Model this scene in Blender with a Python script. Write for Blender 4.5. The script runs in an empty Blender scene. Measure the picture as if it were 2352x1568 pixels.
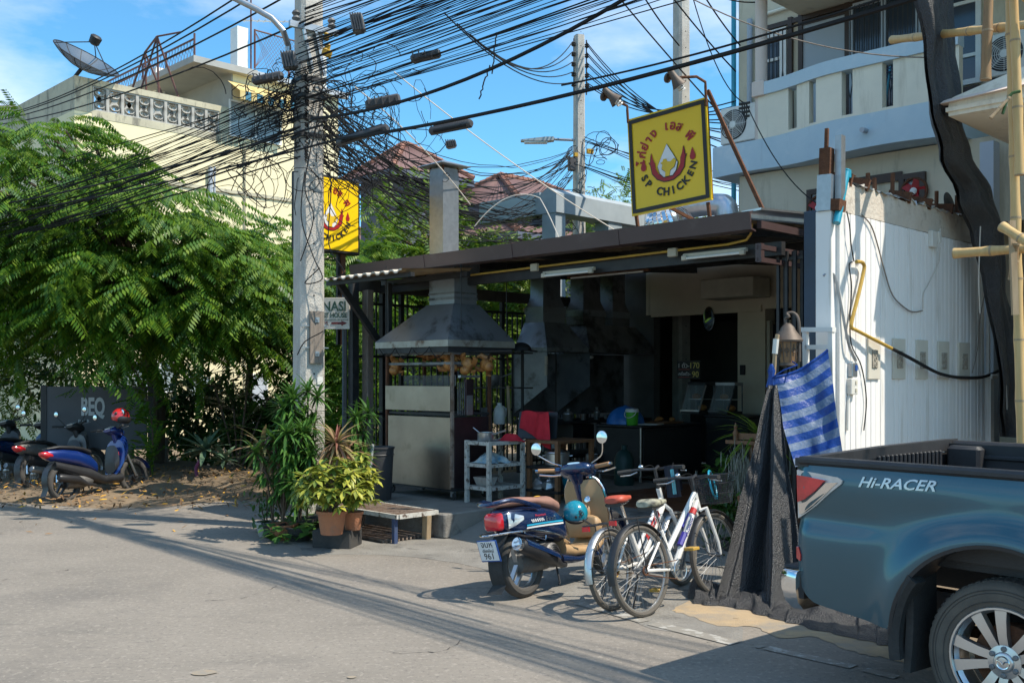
import bpy, bmesh, math, random
import numpy as np
from mathutils import Vector, Matrix, Euler
random.seed(7); rng = np.random.default_rng(7)
SC = bpy.context.scene; COL = SC.collection
R = math.radians; PI = math.pi

# ---------------------------------------------------------------- camera, sky, sun, exposure
EYE, FPX, HOR = 1.75, 2305.0, 868.0
cam = bpy.data.cameras.new('camera'); camo = bpy.data.objects.new('camera', cam); COL.objects.link(camo)
cam.sensor_width = 36; cam.lens = 36 * FPX / 2352; cam.shift_y = (HOR - 784) / 2352
cam.clip_start = .1; cam.clip_end = 600
camo.location = (0, 0, EYE); camo.rotation_euler = (R(90), 0, 0)
SC.camera = camo
SUN_AZ, SUN_EL = math.atan2(.93, -.37), R(55)           # azimuth measured from +Y towards +X
sd = Vector((math.sin(SUN_AZ) * math.cos(SUN_EL), math.cos(SUN_AZ) * math.cos(SUN_EL), math.sin(SUN_EL)))
sl = bpy.data.lights.new('sun', 'SUN'); sl.energy = 3.05; sl.angle = R(.53); sl.color = (1, .92, .79)
so = bpy.data.objects.new('sun', sl); COL.objects.link(so); so.rotation_euler = sd.to_track_quat('Z', 'Y').to_euler()
so.location = (20, -5, 30)
W = bpy.data.worlds.new('World'); SC.world = W; W.use_nodes = True
wn, wl = W.node_tree.nodes, W.node_tree.links; wn.clear()
sky = wn.new('ShaderNodeTexSky'); sky.sky_type = 'NISHITA'; sky.sun_disc = False
sky.sun_elevation = SUN_EL; sky.sun_rotation = SUN_AZ; sky.air_density = 1.0; sky.dust_density = .6; sky.ozone_density = 4.0
tc = wn.new('ShaderNodeTexCoord'); mp = wn.new('ShaderNodeMapping'); mp.inputs['Scale'].default_value = (1.2, 1.2, 3.4)
mp.inputs['Location'].default_value = (3.1, .4, .35)
nz = wn.new('ShaderNodeTexNoise'); nz.inputs['Scale'].default_value = 2.1; nz.inputs['Detail'].default_value = 8; nz.inputs['Roughness'].default_value = .56
rp = wn.new('ShaderNodeValToRGB'); rp.color_ramp.elements[0].position = .46; rp.color_ramp.elements[1].position = .80
hs = wn.new('ShaderNodeMix'); hs.data_type = 'RGBA'; hs.blend_type = 'MULTIPLY'; hs.inputs[0].default_value = 1; hs.inputs[7].default_value = (.40, .72, .78, 1)
mx = wn.new('ShaderNodeMix'); mx.data_type = 'RGBA'; mx.inputs[7].default_value = (4.6, 4.7, 4.8, 1)
bg = wn.new('ShaderNodeBackground'); bg.inputs[1].default_value = .15
ow = wn.new('ShaderNodeOutputWorld')
wl.new(tc.outputs['Generated'], mp.inputs[0]); wl.new(mp.outputs[0], nz.inputs['Vector']); wl.new(nz.outputs[0], rp.inputs[0])
wl.new(rp.outputs[0], mx.inputs[0]); wl.new(sky.outputs[0], hs.inputs[6]); wl.new(hs.outputs[2], mx.inputs[6])
wl.new(mx.outputs[2], bg.inputs[0]); wl.new(bg.outputs[0], ow.inputs[0])
vs = SC.view_settings; vs.view_transform = 'Standard'; vs.look = 'None'; vs.gamma = 1; vs.use_curve_mapping = False; vs.exposure = 1.02
SC.cycles.max_bounces = 8; SC.cycles.diffuse_bounces = 4; SC.cycles.transparent_max_bounces = 12

# ---------------------------------------------------------------- places
def P(u, v, Y): return Vector(((u - 1176) / FPX * Y, Y, EYE - (v - HOR) / FPX * Y))      # survey of the photograph
def G(u, v, z=0): return P(u, v, (EYE - z) * FPX / (v - HOR))
K = math.sqrt(.5)
def S(a, b, z=0): return Vector((K * (a + b), K * (b - a), z))      # plot frame: a along the street, b away from it
def SB(u, b): k = (u - 1176) / FPX; Y = b / K / (1 + k); return (k * Y - Y) * K    # a of a photo column on the plane b
ROT = R(-45)

# ---------------------------------------------------------------- mesh builder
class MB:
    def __init__(s): s.v = []; s.f = []; s.m = []; s.sh = True
    def add(s, vs, fs, mi=0, M=None):
        o = len(s.v)
        if M is not None: vs = [M @ Vector(p) for p in vs]
        s.v += [tuple(p) for p in vs]; s.f += [tuple(i + o for i in f) for f in fs]; s.m += [mi] * len(fs); return s
    def box(s, c, d, rot=None, mi=0, bev=0, M=None):
        x, y, z = d[0] / 2, d[1] / 2, d[2] / 2
        T = Matrix.Translation(c)
        if rot: T = T @ Euler(rot).to_matrix().to_4x4()
        if M is not None: T = M @ T
        if not bev:
            vs = [(i * x, j * y, k * z) for k in (-1, 1) for j in (-1, 1) for i in (-1, 1)]
            fs = [(0, 2, 3, 1), (4, 5, 7, 6), (0, 1, 5, 4), (2, 6, 7, 3), (0, 4, 6, 2), (1, 3, 7, 5)]
            return s.add(vs, fs, mi, T)
        b = min(bev, x * .9, y * .9, z * .9); rings = []
        for q, zz in ((b, -z), (0, -z + b), (0, z - b), (b, z)):
            X, Y = x - q, y - q; e = b if q == 0 else b * .4
            rings.append([(X, -Y + e, zz), (X, Y - e, zz), (X - e, Y, zz), (-X + e, Y, zz), (-X, Y - e, zz), (-X, -Y + e, zz), (-X + e, -Y, zz), (X - e, -Y, zz)])
        return s.loft(rings, mi=mi, M=T)
    def loft(s, rings, cap=True, mi=0, M=None, closed=True):
        n = len(rings[0]); vs = [p for r in rings for p in r]; fs = []
        for i in range(len(rings) - 1):
            for j in range(n if closed else n - 1):
                k = (j + 1) % n; fs.append((i * n + j, i * n + k, (i + 1) * n + k, (i + 1) * n + j))
        if cap and closed: fs.append(tuple(reversed(range(n)))); fs.append(tuple((len(rings) - 1) * n + j for j in range(n)))
        return s.add(vs, fs, mi, M)
    def tube(s, pts, r, n=6, mi=0, cap=True, M=None):
        pts = [Vector(p) for p in pts]; rings = []; up = None
        for i, p in enumerate(pts):
            t = (pts[min(i + 1, len(pts) - 1)] - pts[max(i - 1, 0)])
            if t.length < 1e-9: t = Vector((0, 0, 1))
            t.normalize()
            if up is None: up = t.orthogonal().normalized()
            else:
                up = up - t * up.dot(t)
                up = up.normalized() if up.length > 1e-6 else t.orthogonal().normalized()
            w = t.cross(up); q = r[i] if isinstance(r, (list, tuple)) else r
            rings.append([p + (up * math.cos(2 * PI * j / n) + w * math.sin(2 * PI * j / n)) * q for j in range(n)])
        return s.loft(rings, cap, mi, M)
    def bar(s, p, q, w, h=None, mi=0, M=None):
        p, q = Vector(p), Vector(q); h = h or w; t = (q - p); L = t.length; t.normalize()
        x = t.cross(Vector((0, 0, 1)))
        if x.length < 1e-4: x = Vector((1, 0, 0))
        x.normalize(); y = x.cross(t)
        T = Matrix((x, t, y)).transposed().to_4x4(); T.translation = (p + q) / 2
        return s.box((0, 0, 0), (w, L, h), mi=mi, M=(M @ T) if M is not None else T)
    def lathe(s, prof, n=16, mi=0, M=None, cap=True):
        return s.loft([[(r * math.cos(2 * PI * j / n), r * math.sin(2 * PI * j / n), z) for j in range(n)] for r, z in prof], cap, mi, M)
    def prism(s, poly, h, mi=0, M=None):        # poly in xy, thickness h along z
        n = len(poly); vs = [(x, y, 0) for x, y in poly] + [(x, y, h) for x, y in poly]
        fs = [tuple(reversed(range(n))), tuple(range(n, 2 * n))] + [(i, (i + 1) % n, n + (i + 1) % n, n + i) for i in range(n)]
        return s.add(vs, fs, mi, M)
    def grid(s, rows, mi=0, M=None): return s.loft(rows, False, mi, M, closed=False)
    def torus(s, Rr, r, n=32, m=8, mi=0, M=None, sq=1):
        rings = [[((Rr + r * math.cos(2 * PI * j / m)) * math.cos(2 * PI * i / n), (Rr + r * math.cos(2 * PI * j / m)) * math.sin(2 * PI * i / n), sq * r * math.sin(2 * PI * j / m)) for j in range(m)] for i in range(n + 1)]
        return s.loft(rings, False, mi, M)
    def ball(s, c, d, n=12, m=8, mi=0, M=None, top=1.0, bot=-1.0):
        rings = []
        for i in range(m + 1):
            t = bot + (top - bot) * i / m; a = math.asin(max(-1, min(1, t)))
            a = math.asin(bot) + (math.asin(top) - math.asin(bot)) * i / m
            rr = max(math.cos(a), .02)
            rings.append([(c[0] + d[0] / 2 * rr * math.cos(2 * PI * j / n), c[1] + d[1] / 2 * rr * math.sin(2 * PI * j / n), c[2] + d[2] / 2 * math.sin(a)) for j in range(n)])
        return s.loft(rings, True, mi, M)
    def text(s, body, size, M, ex=.002, mi=0, align='CENTER', sx=1, bold=0, shear=0):
        cu = bpy.data.curves.new('lettering', 'FONT'); cu.body = body; cu.size = size; cu.align_x = align; cu.extrude = ex; cu.resolution_u = 3; cu.offset = bold; cu.shear = shear
        o = bpy.data.objects.new('lettering', cu); me = bpy.data.meshes.new_from_object(o)
        s.add([(v.co.x * sx, v.co.y, v.co.z) for v in me.vertices], [tuple(p.vertices) for p in me.polygons], mi, M)
        bpy.data.meshes.remove(me); bpy.data.objects.remove(o); bpy.data.curves.remove(cu); return s
    def mesh(s, name, mats, ang=38):
        me = bpy.data.meshes.new(name); me.from_pydata(s.v, [], s.f)
        for m in (mats if isinstance(mats, (list, tuple)) else [mats]): me.materials.append(M_(m))
        if any(s.m): me.polygons.foreach_set('material_index', s.m)
        bm = bmesh.new(); bm.from_mesh(me); bmesh.ops.recalc_face_normals(bm, faces=bm.faces); bm.to_mesh(me); bm.free()
        if ang: me.shade_smooth(); me.set_sharp_from_angle(angle=R(ang))
        me.update(); return me
    def build(s, name, mats, parent=None, loc=None, rot=None, ang=38):
        o = bpy.data.objects.new(name, s.mesh(name, mats, ang)); COL.objects.link(o)
        if parent is not None: o.parent = parent
        if loc is not None: o.location = loc
        if rot is not None: o.rotation_euler = rot
        return o

def tag(o, label=None, cat=None, group=None, kind=None):
    if label: o['label'] = label
    if cat: o['category'] = cat
    if group: o['group'] = group
    if kind: o['kind'] = kind
    return o
def thing(name, label, cat, loc=(0, 0, 0), rz=0, group=None, rot=None):
    o = bpy.data.objects.new(name, None); COL.objects.link(o); o.empty_display_size = .2
    o.location = loc; o.rotation_euler = rot if rot else (0, 0, rz); return tag(o, label, cat, group)
def part(parent, name, mb, mats, label=None, **k):
    o = mb.build(name, mats, parent, **k)
    if label: o['label'] = label
    return o
def solo(name, mb, mats, label, cat, group=None, loc=None, rot=None, ang=38):
    return tag(mb.build(name, mats, None, loc, rot, ang), label, cat, group)
def struct(name, mb, mats, parent=None, **k): return tag(mb.build(name, mats, parent, **k), kind='structure')
def link_copy(o, parent=None, loc=None, rot=None):
    c = o.copy(); COL.objects.link(c); c.parent = parent
    if loc is not None: c.location = loc
    if rot is not None: c.rotation_euler = rot
    return c
def dup(root, loc, rz=None, label=None, group=None):
    c = link_copy(root, None, loc)
    if rz is not None: c.rotation_euler = (root.rotation_euler.x, root.rotation_euler.y, rz)
    if label: c['label'] = label
    if group: c['group'] = group
    for ch in list(root.children):
        d = link_copy(ch, c)
        for g in list(ch.children): link_copy(g, d)
    return c
def T(x=0, y=0, z=0): return Matrix.Translation((x, y, z))
def RX(d): return Matrix.Rotation(R(d), 4, 'X')
def RY(d): return Matrix.Rotation(R(d), 4, 'Y')
def RZ(d): return Matrix.Rotation(R(d), 4, 'Z')
def bez(p0, p1, p2, p3, n=12):
    p0, p1, p2, p3 = map(Vector, (p0, p1, p2, p3)); r = []
    for i in range(n + 1):
        t = i / n; q = 1 - t; r.append(p0 * q**3 + p1 * 3 * q * q * t + p2 * 3 * q * t * t + p3 * t**3)
    return r
def smooth(pts, n=6):
    pts = [Vector(p) for p in pts]; r = []
    for i in range(len(pts) - 1):
        a, b, c, d = pts[max(i - 1, 0)], pts[i], pts[i + 1], pts[min(i + 2, len(pts) - 1)]
        for k in range(n):
            t = k / n; r.append(.5 * ((2 * b) + (c - a) * t + (2 * a - 5 * b + 4 * c - d) * t * t + (3 * b - a - 3 * c + d) * t**3))
    r.append(pts[-1]); return r

# ---------------------------------------------------------------- materials
MATS = {}
def mat(name, c, rough=.6, metal=0, c2=None, scale=4, bump=0, bscale=40, dirt_sheen=None, spec=.5, coat=0, trans=0, emit=None, alpha=1, stretch=None, isl=0, sss=0, wave=None, det=6):
    m = bpy.data.materials.new(name); m.use_nodes = True; MATS[name] = m
    n, l = m.node_tree.nodes, m.node_tree.links; b = n['Principled BSDF']
    b.inputs['Roughness'].default_value = rough; b.inputs['Metallic'].default_value = metal; b.inputs['Specular IOR Level'].default_value = spec
    b.inputs['Coat Weight'].default_value = coat; b.inputs['Coat Roughness'].default_value = .06
    c2 = c2 or tuple(x * .78 for x in c)
    t = n.new('ShaderNodeTexCoord'); vec = t.outputs['Object']
    if stretch:
        q = n.new('ShaderNodeMapping'); q.inputs['Scale'].default_value = stretch; l.new(vec, q.inputs[0]); vec = q.outputs[0]
    mix = n.new('ShaderNodeMix'); mix.data_type = 'RGBA'; mix.inputs[6].default_value = (*c, 1); mix.inputs[7].default_value = (*c2, 1)
    if isl:
        g = n.new('ShaderNodeNewGeometry'); l.new(g.outputs['Random Per Island'], mix.inputs[0])
    else:
        z = n.new('ShaderNodeTexNoise'); z.inputs['Scale'].default_value = scale; z.inputs['Detail'].default_value = det; z.inputs['Roughness'].default_value = .62; l.new(vec, z.inputs['Vector'])
        r = n.new('ShaderNodeValToRGB'); r.color_ramp.elements[0].position = .32; r.color_ramp.elements[1].position = .68; l.new(z.outputs[0], r.inputs[0]); l.new(r.outputs[0], mix.inputs[0])
    col = mix.outputs[2]
    for d in (dirt_sheen if isinstance(dirt_sheen, list) else [dirt_sheen] if dirt_sheen else []):
        dc, ds, thr, amt = d[:4]; st = d[4] if len(d) > 4 else None; v2 = t.outputs['Object']
        if st:
            q = n.new('ShaderNodeMapping'); q.inputs['Scale'].default_value = st; l.new(v2, q.inputs[0]); v2 = q.outputs[0]
        z = n.new('ShaderNodeTexNoise'); z.inputs['Scale'].default_value = ds; z.inputs['Detail'].default_value = 7; z.inputs['Roughness'].default_value = .68; l.new(v2, z.inputs['Vector'])
        r = n.new('ShaderNodeValToRGB'); r.color_ramp.elements[0].position = thr; r.color_ramp.elements[1].position = min(thr + (d[5] if len(d) > 5 else .12), 1)
        r.color_ramp.elements[1].color = (amt, amt, amt, 1); l.new(z.outputs[0], r.inputs[0])
        k = n.new('ShaderNodeMix'); k.data_type = 'RGBA'; k.inputs[7].default_value = (*dc, 1); l.new(col, k.inputs[6]); l.new(r.outputs[0], k.inputs[0]); col = k.outputs[2]
    l.new(col, b.inputs['Base Color'])
    if bump:
        z = n.new('ShaderNodeTexNoise'); z.inputs['Scale'].default_value = bscale; z.inputs['Detail'].default_value = 5; l.new(vec, z.inputs['Vector'])
        k = n.new('ShaderNodeBump'); k.inputs['Strength'].default_value = bump; k.inputs['Distance'].default_value = .02; l.new(z.outputs[0], k.inputs['Height']); l.new(k.outputs[0], b.inputs['Normal'])
    if trans: b.inputs['Transmission Weight'].default_value = trans
    if emit: b.inputs['Emission Color'].default_value = (*emit[:3], 1); b.inputs['Emission Strength'].default_value = emit[3]
    if alpha < 1: b.inputs['Alpha'].default_value = alpha
    if sss:     # light through thin leaves
        tr = n.new('ShaderNodeBsdfTranslucent'); l.new(col, tr.inputs[0]); a = n.new('ShaderNodeMixShader'); a.inputs[0].default_value = sss
        l.new(b.outputs[0], a.inputs[1]); l.new(tr.outputs[0], a.inputs[2]); l.new(a.outputs[0], n['Material Output'].inputs[0])
    return m
def M_(x): return MATS[x] if isinstance(x, str) else x

mat('asphalt', (.265, .235, .20), .95, c2=(.21, .187, .16), scale=.7, bump=.35, bscale=190, spec=.2, dirt_sheen=[((.16, .145, .13), .45, .53, .6), ((.17, .155, .135), (2.2), .56, .5, (.35, 2, 1)), ((.36, .32, .275), 24, .54, .55, None, .08), ((.13, .118, .105), 31, .56, .55, None, .06), ((.08, .075, .068), 8, .67, .8, None, .02), ((.09, .082, .075), 4, .70, .8, None, .015)])
mat('earth', (.24, .175, .11), .95, c2=(.15, .11, .07), scale=2, bump=.8, bscale=30)
mat('sand', (.44, .32, .19), .95, c2=(.34, .255, .16), scale=5, bump=.4, bscale=120, dirt_sheen=[((.245, .222, .19), 2.6, .44, .95, None, .2), ((.2, .17, .13), 60, .62, .5)])
mat('concrete_dark', (.25, .235, .21), .9, c2=(.17, .158, .14), scale=2.5, bump=.5, bscale=40, dirt_sheen=[((.05, .048, .045), 2.2, .55, .8), ((.34, .33, .31), 9, .66, .6)])
mat('concrete', (.42, .40, .36), .9, c2=(.33, .31, .28), scale=3, bump=.5, bscale=50, dirt_sheen=[((.18, .17, .15), 2, .58, .6, (3, 3, .5)), ((.55, .53, .48), 6, .62, .5)])
mat('concrete_pole', (.52, .49, .44), .9, c2=(.40, .37, .33), scale=5, bump=.6, bscale=70, dirt_sheen=[((.25, .23, .21), 3, .56, .6, (4, 4, .4)), ((.2, .17, .14), 30, .68, .7)])
mat('faded_line', (.40, .385, .35), .92, c2=(.31, .295, .265), scale=9, dirt_sheen=((.24, .22, .19), 9, .42, 1, None, .06))
mat('floor_tile', (.17, .07, .035), .45, c2=(.11, .045, .025), scale=3)
mat('black_steel', (.018, .019, .021), .5, c2=(.035, .034, .034), scale=8, spec=.4)
mat('dark_steel', (.035, .037, .04), .38, .5, c2=(.02, .02, .022), scale=3, bump=.15, bscale=8)
mat('sooty_metal', (.22, .225, .23), .45, .3, c2=(.11, .11, .11), scale=2.5, bump=.2, bscale=6, dirt_sheen=((.03, .027, .024), 3, .5, .85))
mat('galvanised', (.42, .44, .46), .38, .8, c2=(.33, .35, .37), scale=14, bump=.12, bscale=5)
mat('kitchen_metal_skylit', (.33, .37, .41), .38, .5, c2=(.22, .25, .28), scale=3, bump=.12, bscale=5, dirt_sheen=((.08, .075, .07), 2.4, .52, .85))  # paler and bluer than the grill hood; sky light is painted in
mat('spoke_steel', (.35, .35, .35), .5, .4)
mat('gas_green', (.008, .05, .045), .5)
mat('hood_metal', (.27, .285, .30), .40, .5, c2=(.21, .22, .235), scale=3, bump=.12, bscale=5, dirt_sheen=((.05, .045, .04), 2.4, .55, .8))
mat('hood_rim', (.42, .41, .36), .5, .4, c2=(.3, .27, .22), scale=6, dirt_sheen=((.12, .06, .03), 5, .55, .85))
mat('steel_panel', (.34, .285, .235), .34, .9, c2=(.25, .21, .175), scale=2, bump=.10, bscale=4, dirt_sheen=[((.2, .17, .13), 3, .56, .7), ((.2, .12, .06), 9, .66, .7)])
mat('steel_red_reflection', (.10, .062, .066), .34, .7, c2=(.06, .04, .045), scale=2, bump=.1, bscale=4)  # dark red reflection painted into the steel colour
mat('chrome', (.78, .79, .8), .12, 1, c2=(.7, .71, .72), scale=4)
mat('aluminium', (.62, .62, .61), .33, .9, c2=(.5, .5, .49), scale=8)
mat('rust', (.16, .065, .03), .9, .2, c2=(.09, .04, .022), scale=14, bump=.5, bscale=60, dirt_sheen=((.3, .14, .07), 20, .6, .6))
mat('rusty_white', (.55, .53, .48), .7, c2=(.45, .43, .38), scale=10, dirt_sheen=[((.07, .035, .02), 16, .52, .95), ((.03, .028, .026), 30, .58, .9)])
mat('rusty_slats', (.30, .24, .2), .8, .2, c2=(.17, .1, .06), scale=7, dirt_sheen=((.08, .045, .03), 12, .52, .8))
mat('blue_paint', (.035, .06, .15), .6, c2=(.05, .07, .12), scale=12, dirt_sheen=((.12, .06, .03), 14, .62, .8))
mat('navy_steel', (.012, .03, .075), .35, c2=(.01, .02, .045), scale=3)
mat('brown_fascia', (.075, .045, .043), .45, c2=(.06, .036, .035), scale=2, dirt_sheen=((.1, .075, .07), 3, .6, .6))
mat('roof_under', (.48, .36, .24), .6, .2, c2=(.15, .1, .06), scale=3)
mat('roof_top', (.35, .33, .31), .5, .5, c2=(.25, .2, .17), scale=2)
mat('awning_edge', (.62, .56, .48), .6, c2=(.5, .43, .34), scale=5)
mat('awning_under', (.42, .29, .16), .6, c2=(.33, .21, .11), scale=5)
mat('yellow_pipe', (.55, .34, .05), .5, c2=(.4, .24, .05), scale=8)
mat('cream_box', (.55, .5, .4), .6)
mat('tube_glass', (.8, .8, .76), .3)
mat('cream_wall', (.66, .57, .42), .85, c2=(.55, .475, .36), scale=1.2, bump=.12, bscale=25, dirt_sheen=[((.36, .30, .21), 1.6, .54, .6, (2, 2, .35)), ((.22, .19, .15), 2.6, .64, .6, (3, 3, .3))])
mat('cream_light', (.80, .73, .59), .8, c2=(.70, .64, .52), scale=1.5, bump=.1, bscale=30, dirt_sheen=[((.50, .44, .34), 2, .56, .55, (2.5, 2.5, .3)), ((.33, .29, .23), 3, .66, .6, (4, 4, .3))])
mat('pink_column', (.68, .57, .50), .8, c2=(.62, .51, .44), scale=2)
mat('pale_blue', (.50, .60, .65), .8, c2=(.42, .54, .61), scale=2, bump=.12, bscale=20, dirt_sheen=[((.62, .66, .68), 2.2, .56, .6), ((.35, .42, .46), 2.5, .6, .45, (3, 3, .4))])
mat('grey_panel', (.42, .45, .49), .7, c2=(.38, .41, .45), scale=2)
mat('sooty_wall', (.13, .115, .095), .9, c2=(.06, .053, .046), scale=1.3, dirt_sheen=((.02, .018, .016), 1.2, .5, .9))
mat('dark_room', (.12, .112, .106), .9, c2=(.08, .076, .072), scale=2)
mat('shop_wall', (.68, .58, .44), .85, c2=(.58, .49, .37), scale=1.6, dirt_sheen=((.2, .17, .13), 1.6, .62, .6))
mat('brown_frame', (.055, .03, .02), .5)
mat('window_glass', (.035, .05, .07), .12, spec=.7, c2=(.05, .065, .085), scale=2)
mat('white_paint', (.78, .77, .74), .6, c2=(.7, .68, .64), scale=4, dirt_sheen=((.5, .45, .38), 5, .62, .5))
mat('white_board', (.83, .81, .78), .55, c2=(.79, .765, .735), scale=1.4, dirt_sheen=[((.42, .37, .29), 2.2, .57, .55, (3.5, 3.5, .25)), ((.55, .52, .47), 9, .66, .6)])
mat('old_plaster', (.62, .56, .48), .9, c2=(.5, .43, .35), scale=3, bump=.5, bscale=30, dirt_sheen=((.28, .23, .18), 5, .55, .7))
mat('plate_cream', (.60, .56, .47), .7, c2=(.54, .50, .42), scale=5)
mat('relief', (.42, .38, .31), .7, c2=(.2, .17, .13), scale=30)
mat('cyan_pipe', (.02, .30, .42), .35, c2=(.02, .25, .36), scale=6)
mat('black_rubber', (.022, .022, .022), .8, c2=(.035, .034, .032), scale=20, bump=.2, bscale=80)
mat('cable', (.012, .012, .014), .75, c2=(.02, .02, .02), spec=.2)
mat('cable_white', (.62, .57, .5), .6)
mat('splice', (.06, .06, .065), .55)
mat('yellow_box', (.55, .33, .03), .5)
mat('wood_grey', (.28, .23, .19), .9, c2=(.17, .14, .115), scale=4, stretch=(8, 8, .7), bump=.4, bscale=30)
mat('wood_brown', (.20, .095, .04), .6, c2=(.12, .055, .025), scale=4, stretch=(8, 1, 8))
mat('wood_pale', (.42, .31, .19), .8, c2=(.3, .21, .12), scale=5, stretch=(8, 8, .8))
mat('bamboo', (.62, .42, .18), .5, c2=(.52, .33, .13), scale=6, stretch=(6, 6, .6), dirt_sheen=((.25, .15, .07), 6, .66, .6))
mat('bamboo_brown', (.32, .19, .08), .6, c2=(.22, .13, .06), scale=6, stretch=(6, 6, .6))
mat('terracotta', (.42, .17, .08), .85, c2=(.33, .14, .075), scale=6, bump=.3, bscale=50, dirt_sheen=((.2, .13, .09), 5, .56, .7))
mat('black_pot', (.03, .03, .03), .8, c2=(.06, .055, .05), scale=7)
mat('bin_black', (.035, .037, .042), .55, c2=(.05, .05, .052), scale=6)
mat('soil', (.06, .04, .025), .95)
mat('red_cloth', (.58, .02, .035), .85, c2=(.45, .012, .025), scale=9, bump=.4, bscale=30)
mat('blue_plastic', (.02, .19, .58), .35, c2=(.015, .11, .36), scale=5)
mat('green_plastic', (.08, .42, .03), .4, c2=(.07, .36, .03), scale=5)
mat('white_plastic', (.72, .70, .64), .45, c2=(.62, .6, .55), scale=5)
mat('paper_print', (.62, .62, .55), .6, c2=(.05, .25, .4), scale=14, dirt_sheen=[((.45, .4, .1), 18, .6, .9), ((.1, .1, .1), 26, .6, .9)])
mat('chicken', (.45, .20, .05), .5, c2=(.20, .07, .02), scale=22, bump=.4, bscale=30, dirt_sheen=((.07, .025, .01), 18, .6, .8))
mat('sign_yellow', (.80, .52, .012), .4, c2=(.77, .50, .012), scale=2)
mat('sign_painted_lit', (.9, .58, .005), .35, c2=(.88, .56, .005), scale=2)  # brighter copy of the sign yellow; the lit look is painted, nothing glows
mat('sign_red', (.38, .012, .015), .45)
mat('sign_black', (.022, .018, .015), .5)
mat('sign_white', (.78, .78, .78), .45)
mat('sign_gold', (.80, .52, .02), .45)
mat('board_white', (.52, .5, .45), .7, c2=(.42, .39, .34), scale=5, dirt_sheen=((.2, .16, .12), 7, .58, .7))
mat('letter_green', (.015, .06, .04), .7)
mat('letter_dark_red', (.13, .02, .02), .7)
mat('charcoal_board', (.085, .085, .092), .6, c2=(.07, .07, .076), scale=3)
mat('letter_grey', (.55, .56, .56), .6)
mat('chalk_white', (.7, .7, .68), .8); mat('chalk_yellow', (.7, .6, .15), .8); mat('chalk_red', (.6, .15, .12), .8)
mat('car_teal', (.024, .088, .122), .36, .35, c2=(.021, .080, .112), scale=2, coat=.85, spec=.5, dirt_sheen=((.11, .11, .10), 1.3, .56, .30, None, .3))
mat('truck_black', (.02, .02, .022), .55, c2=(.028, .028, .03), scale=10, bump=.1, bscale=100)
mat('alloy', (.60, .60, .60), .3, .85, c2=(.54, .54, .54), scale=3)
mat('tyre', (.05, .046, .042), .85, c2=(.075, .068, .06), scale=6, bump=.15, bscale=60)
mat('tyre_dust', (.085, .075, .064), .9, c2=(.125, .108, .088), scale=6, bump=.15, bscale=60)
mat('lamp_red', (.75, .02, .03), .12, coat=1, c2=(.42, .01, .016), scale=9)
mat('lamp_clear', (.66, .67, .66), .12, .3, coat=1, c2=(.5, .51, .5), scale=20)
mat('paint_navy', (.005, .022, .082), .22, .25, coat=1, c2=(.005, .02, .07), scale=3)
mat('paint_blue', (.005, .028, .15), .25, .2, coat=1, c2=(.01, .03, .17), scale=3)
mat('bike_black', (.018, .018, .02), .4, c2=(.03, .03, .032), scale=8)
mat('seat_brown', (.30, .16, .12), .6, c2=(.25, .13, .10), scale=4, bump=.15, bscale=150)
mat('panel_tan', (.42, .27, .14), .5, c2=(.37, .235, .12), scale=4)
mat('grip_tan', (.38, .21, .10), .6)
mat('engine_grey', (.20, .19, .18), .55, .5, c2=(.11, .105, .1), scale=9, bump=.3, bscale=40)
mat('helmet_teal', (.005, .22, .30), .2, coat=1, c2=(.005, .20, .28)); mat('helmet_red', (.55, .02, .02), .25, coat=1, c2=(.5, .02, .02))
mat('mirror', (.75, .78, .8), .03, 1)
mat('bike_white', (.74, .73, .7), .35, coat=.4, c2=(.66, .64, .6), scale=7)
mat('decal_blue', (.05, .04, .30), .4); mat('decal_red', (.55, .03, .03), .4); mat('decal_cyan', (.02, .35, .55), .4)
mat('saddle_cream', (.55, .52, .38), .6, c2=(.05, .05, .045), scale=12); mat('saddle_red', (.5, .09, .05), .5)
mat('plate_white', (.75, .76, .76), .4); mat('plate_blue', (.02, .08, .3), .4)
mat('fabric_dark', (.02, .022, .035), .9)
mat('net_black', (.022, .022, .024), .4, c2=(.010, .010, .012), scale=14, bump=1, bscale=90, dirt_sheen=[((.10, .10, .105), 85, .58, .7, (1.9, 1.9, .5), .1)], spec=.9)  # pale stretched flecks paint the net's sheen into its colour
mat('tarp_blue', (.001, .045, .27), .4, c2=(.001, .035, .20), scale=9, bump=.9, bscale=11, sss=.05)
mat('tarp_grey', (.16, .20, .27), .45, c2=(.08, .14, .26), scale=45, bump=.9, bscale=11, sss=.05)
mat('bronze', (.14, .115, .095), .6, .4, c2=(.10, .075, .06), scale=9); mat('lantern_glass', (.30, .17, .08), .3, c2=(.18, .1, .05), scale=14)
mat('yellow_wall', (.80, .70, .45), .85, c2=(.75, .65, .41), scale=.9, bump=.06, bscale=20, dirt_sheen=((.52, .45, .29), .9, .60, .5, (1.5, 1.5, .35)))
mat('aged_parapet', (.55, .50, .36), .9, c2=(.42, .38, .28), scale=1.5, bump=.2, bscale=20, dirt_sheen=((.13, .12, .10), 1.6, .52, .75, (2, 2, .6)))
mat('block_grey', (.46, .44, .40), .9, c2=(.34, .32, .29), scale=4, dirt_sheen=((.18, .17, .15), 5, .56, .7))
mat('grey_slab_shade', (.40, .39, .37), .9, c2=(.33, .32, .3), scale=1.5)  # roof slab grey, also paints the shade on the street-facing wall
mat('rail_brown', (.13, .055, .045), .6); mat('roof_grey', (.16, .14, .13), .8, c2=(.11, .1, .09), scale=2)
mat('roof_red', (.19, .105, .095), .75, c2=(.14, .078, .072), scale=3, dirt_sheen=((.16, .08, .07), 4, .6, .6)); mat('ridge_red', (.28, .125, .085), .75)
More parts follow.
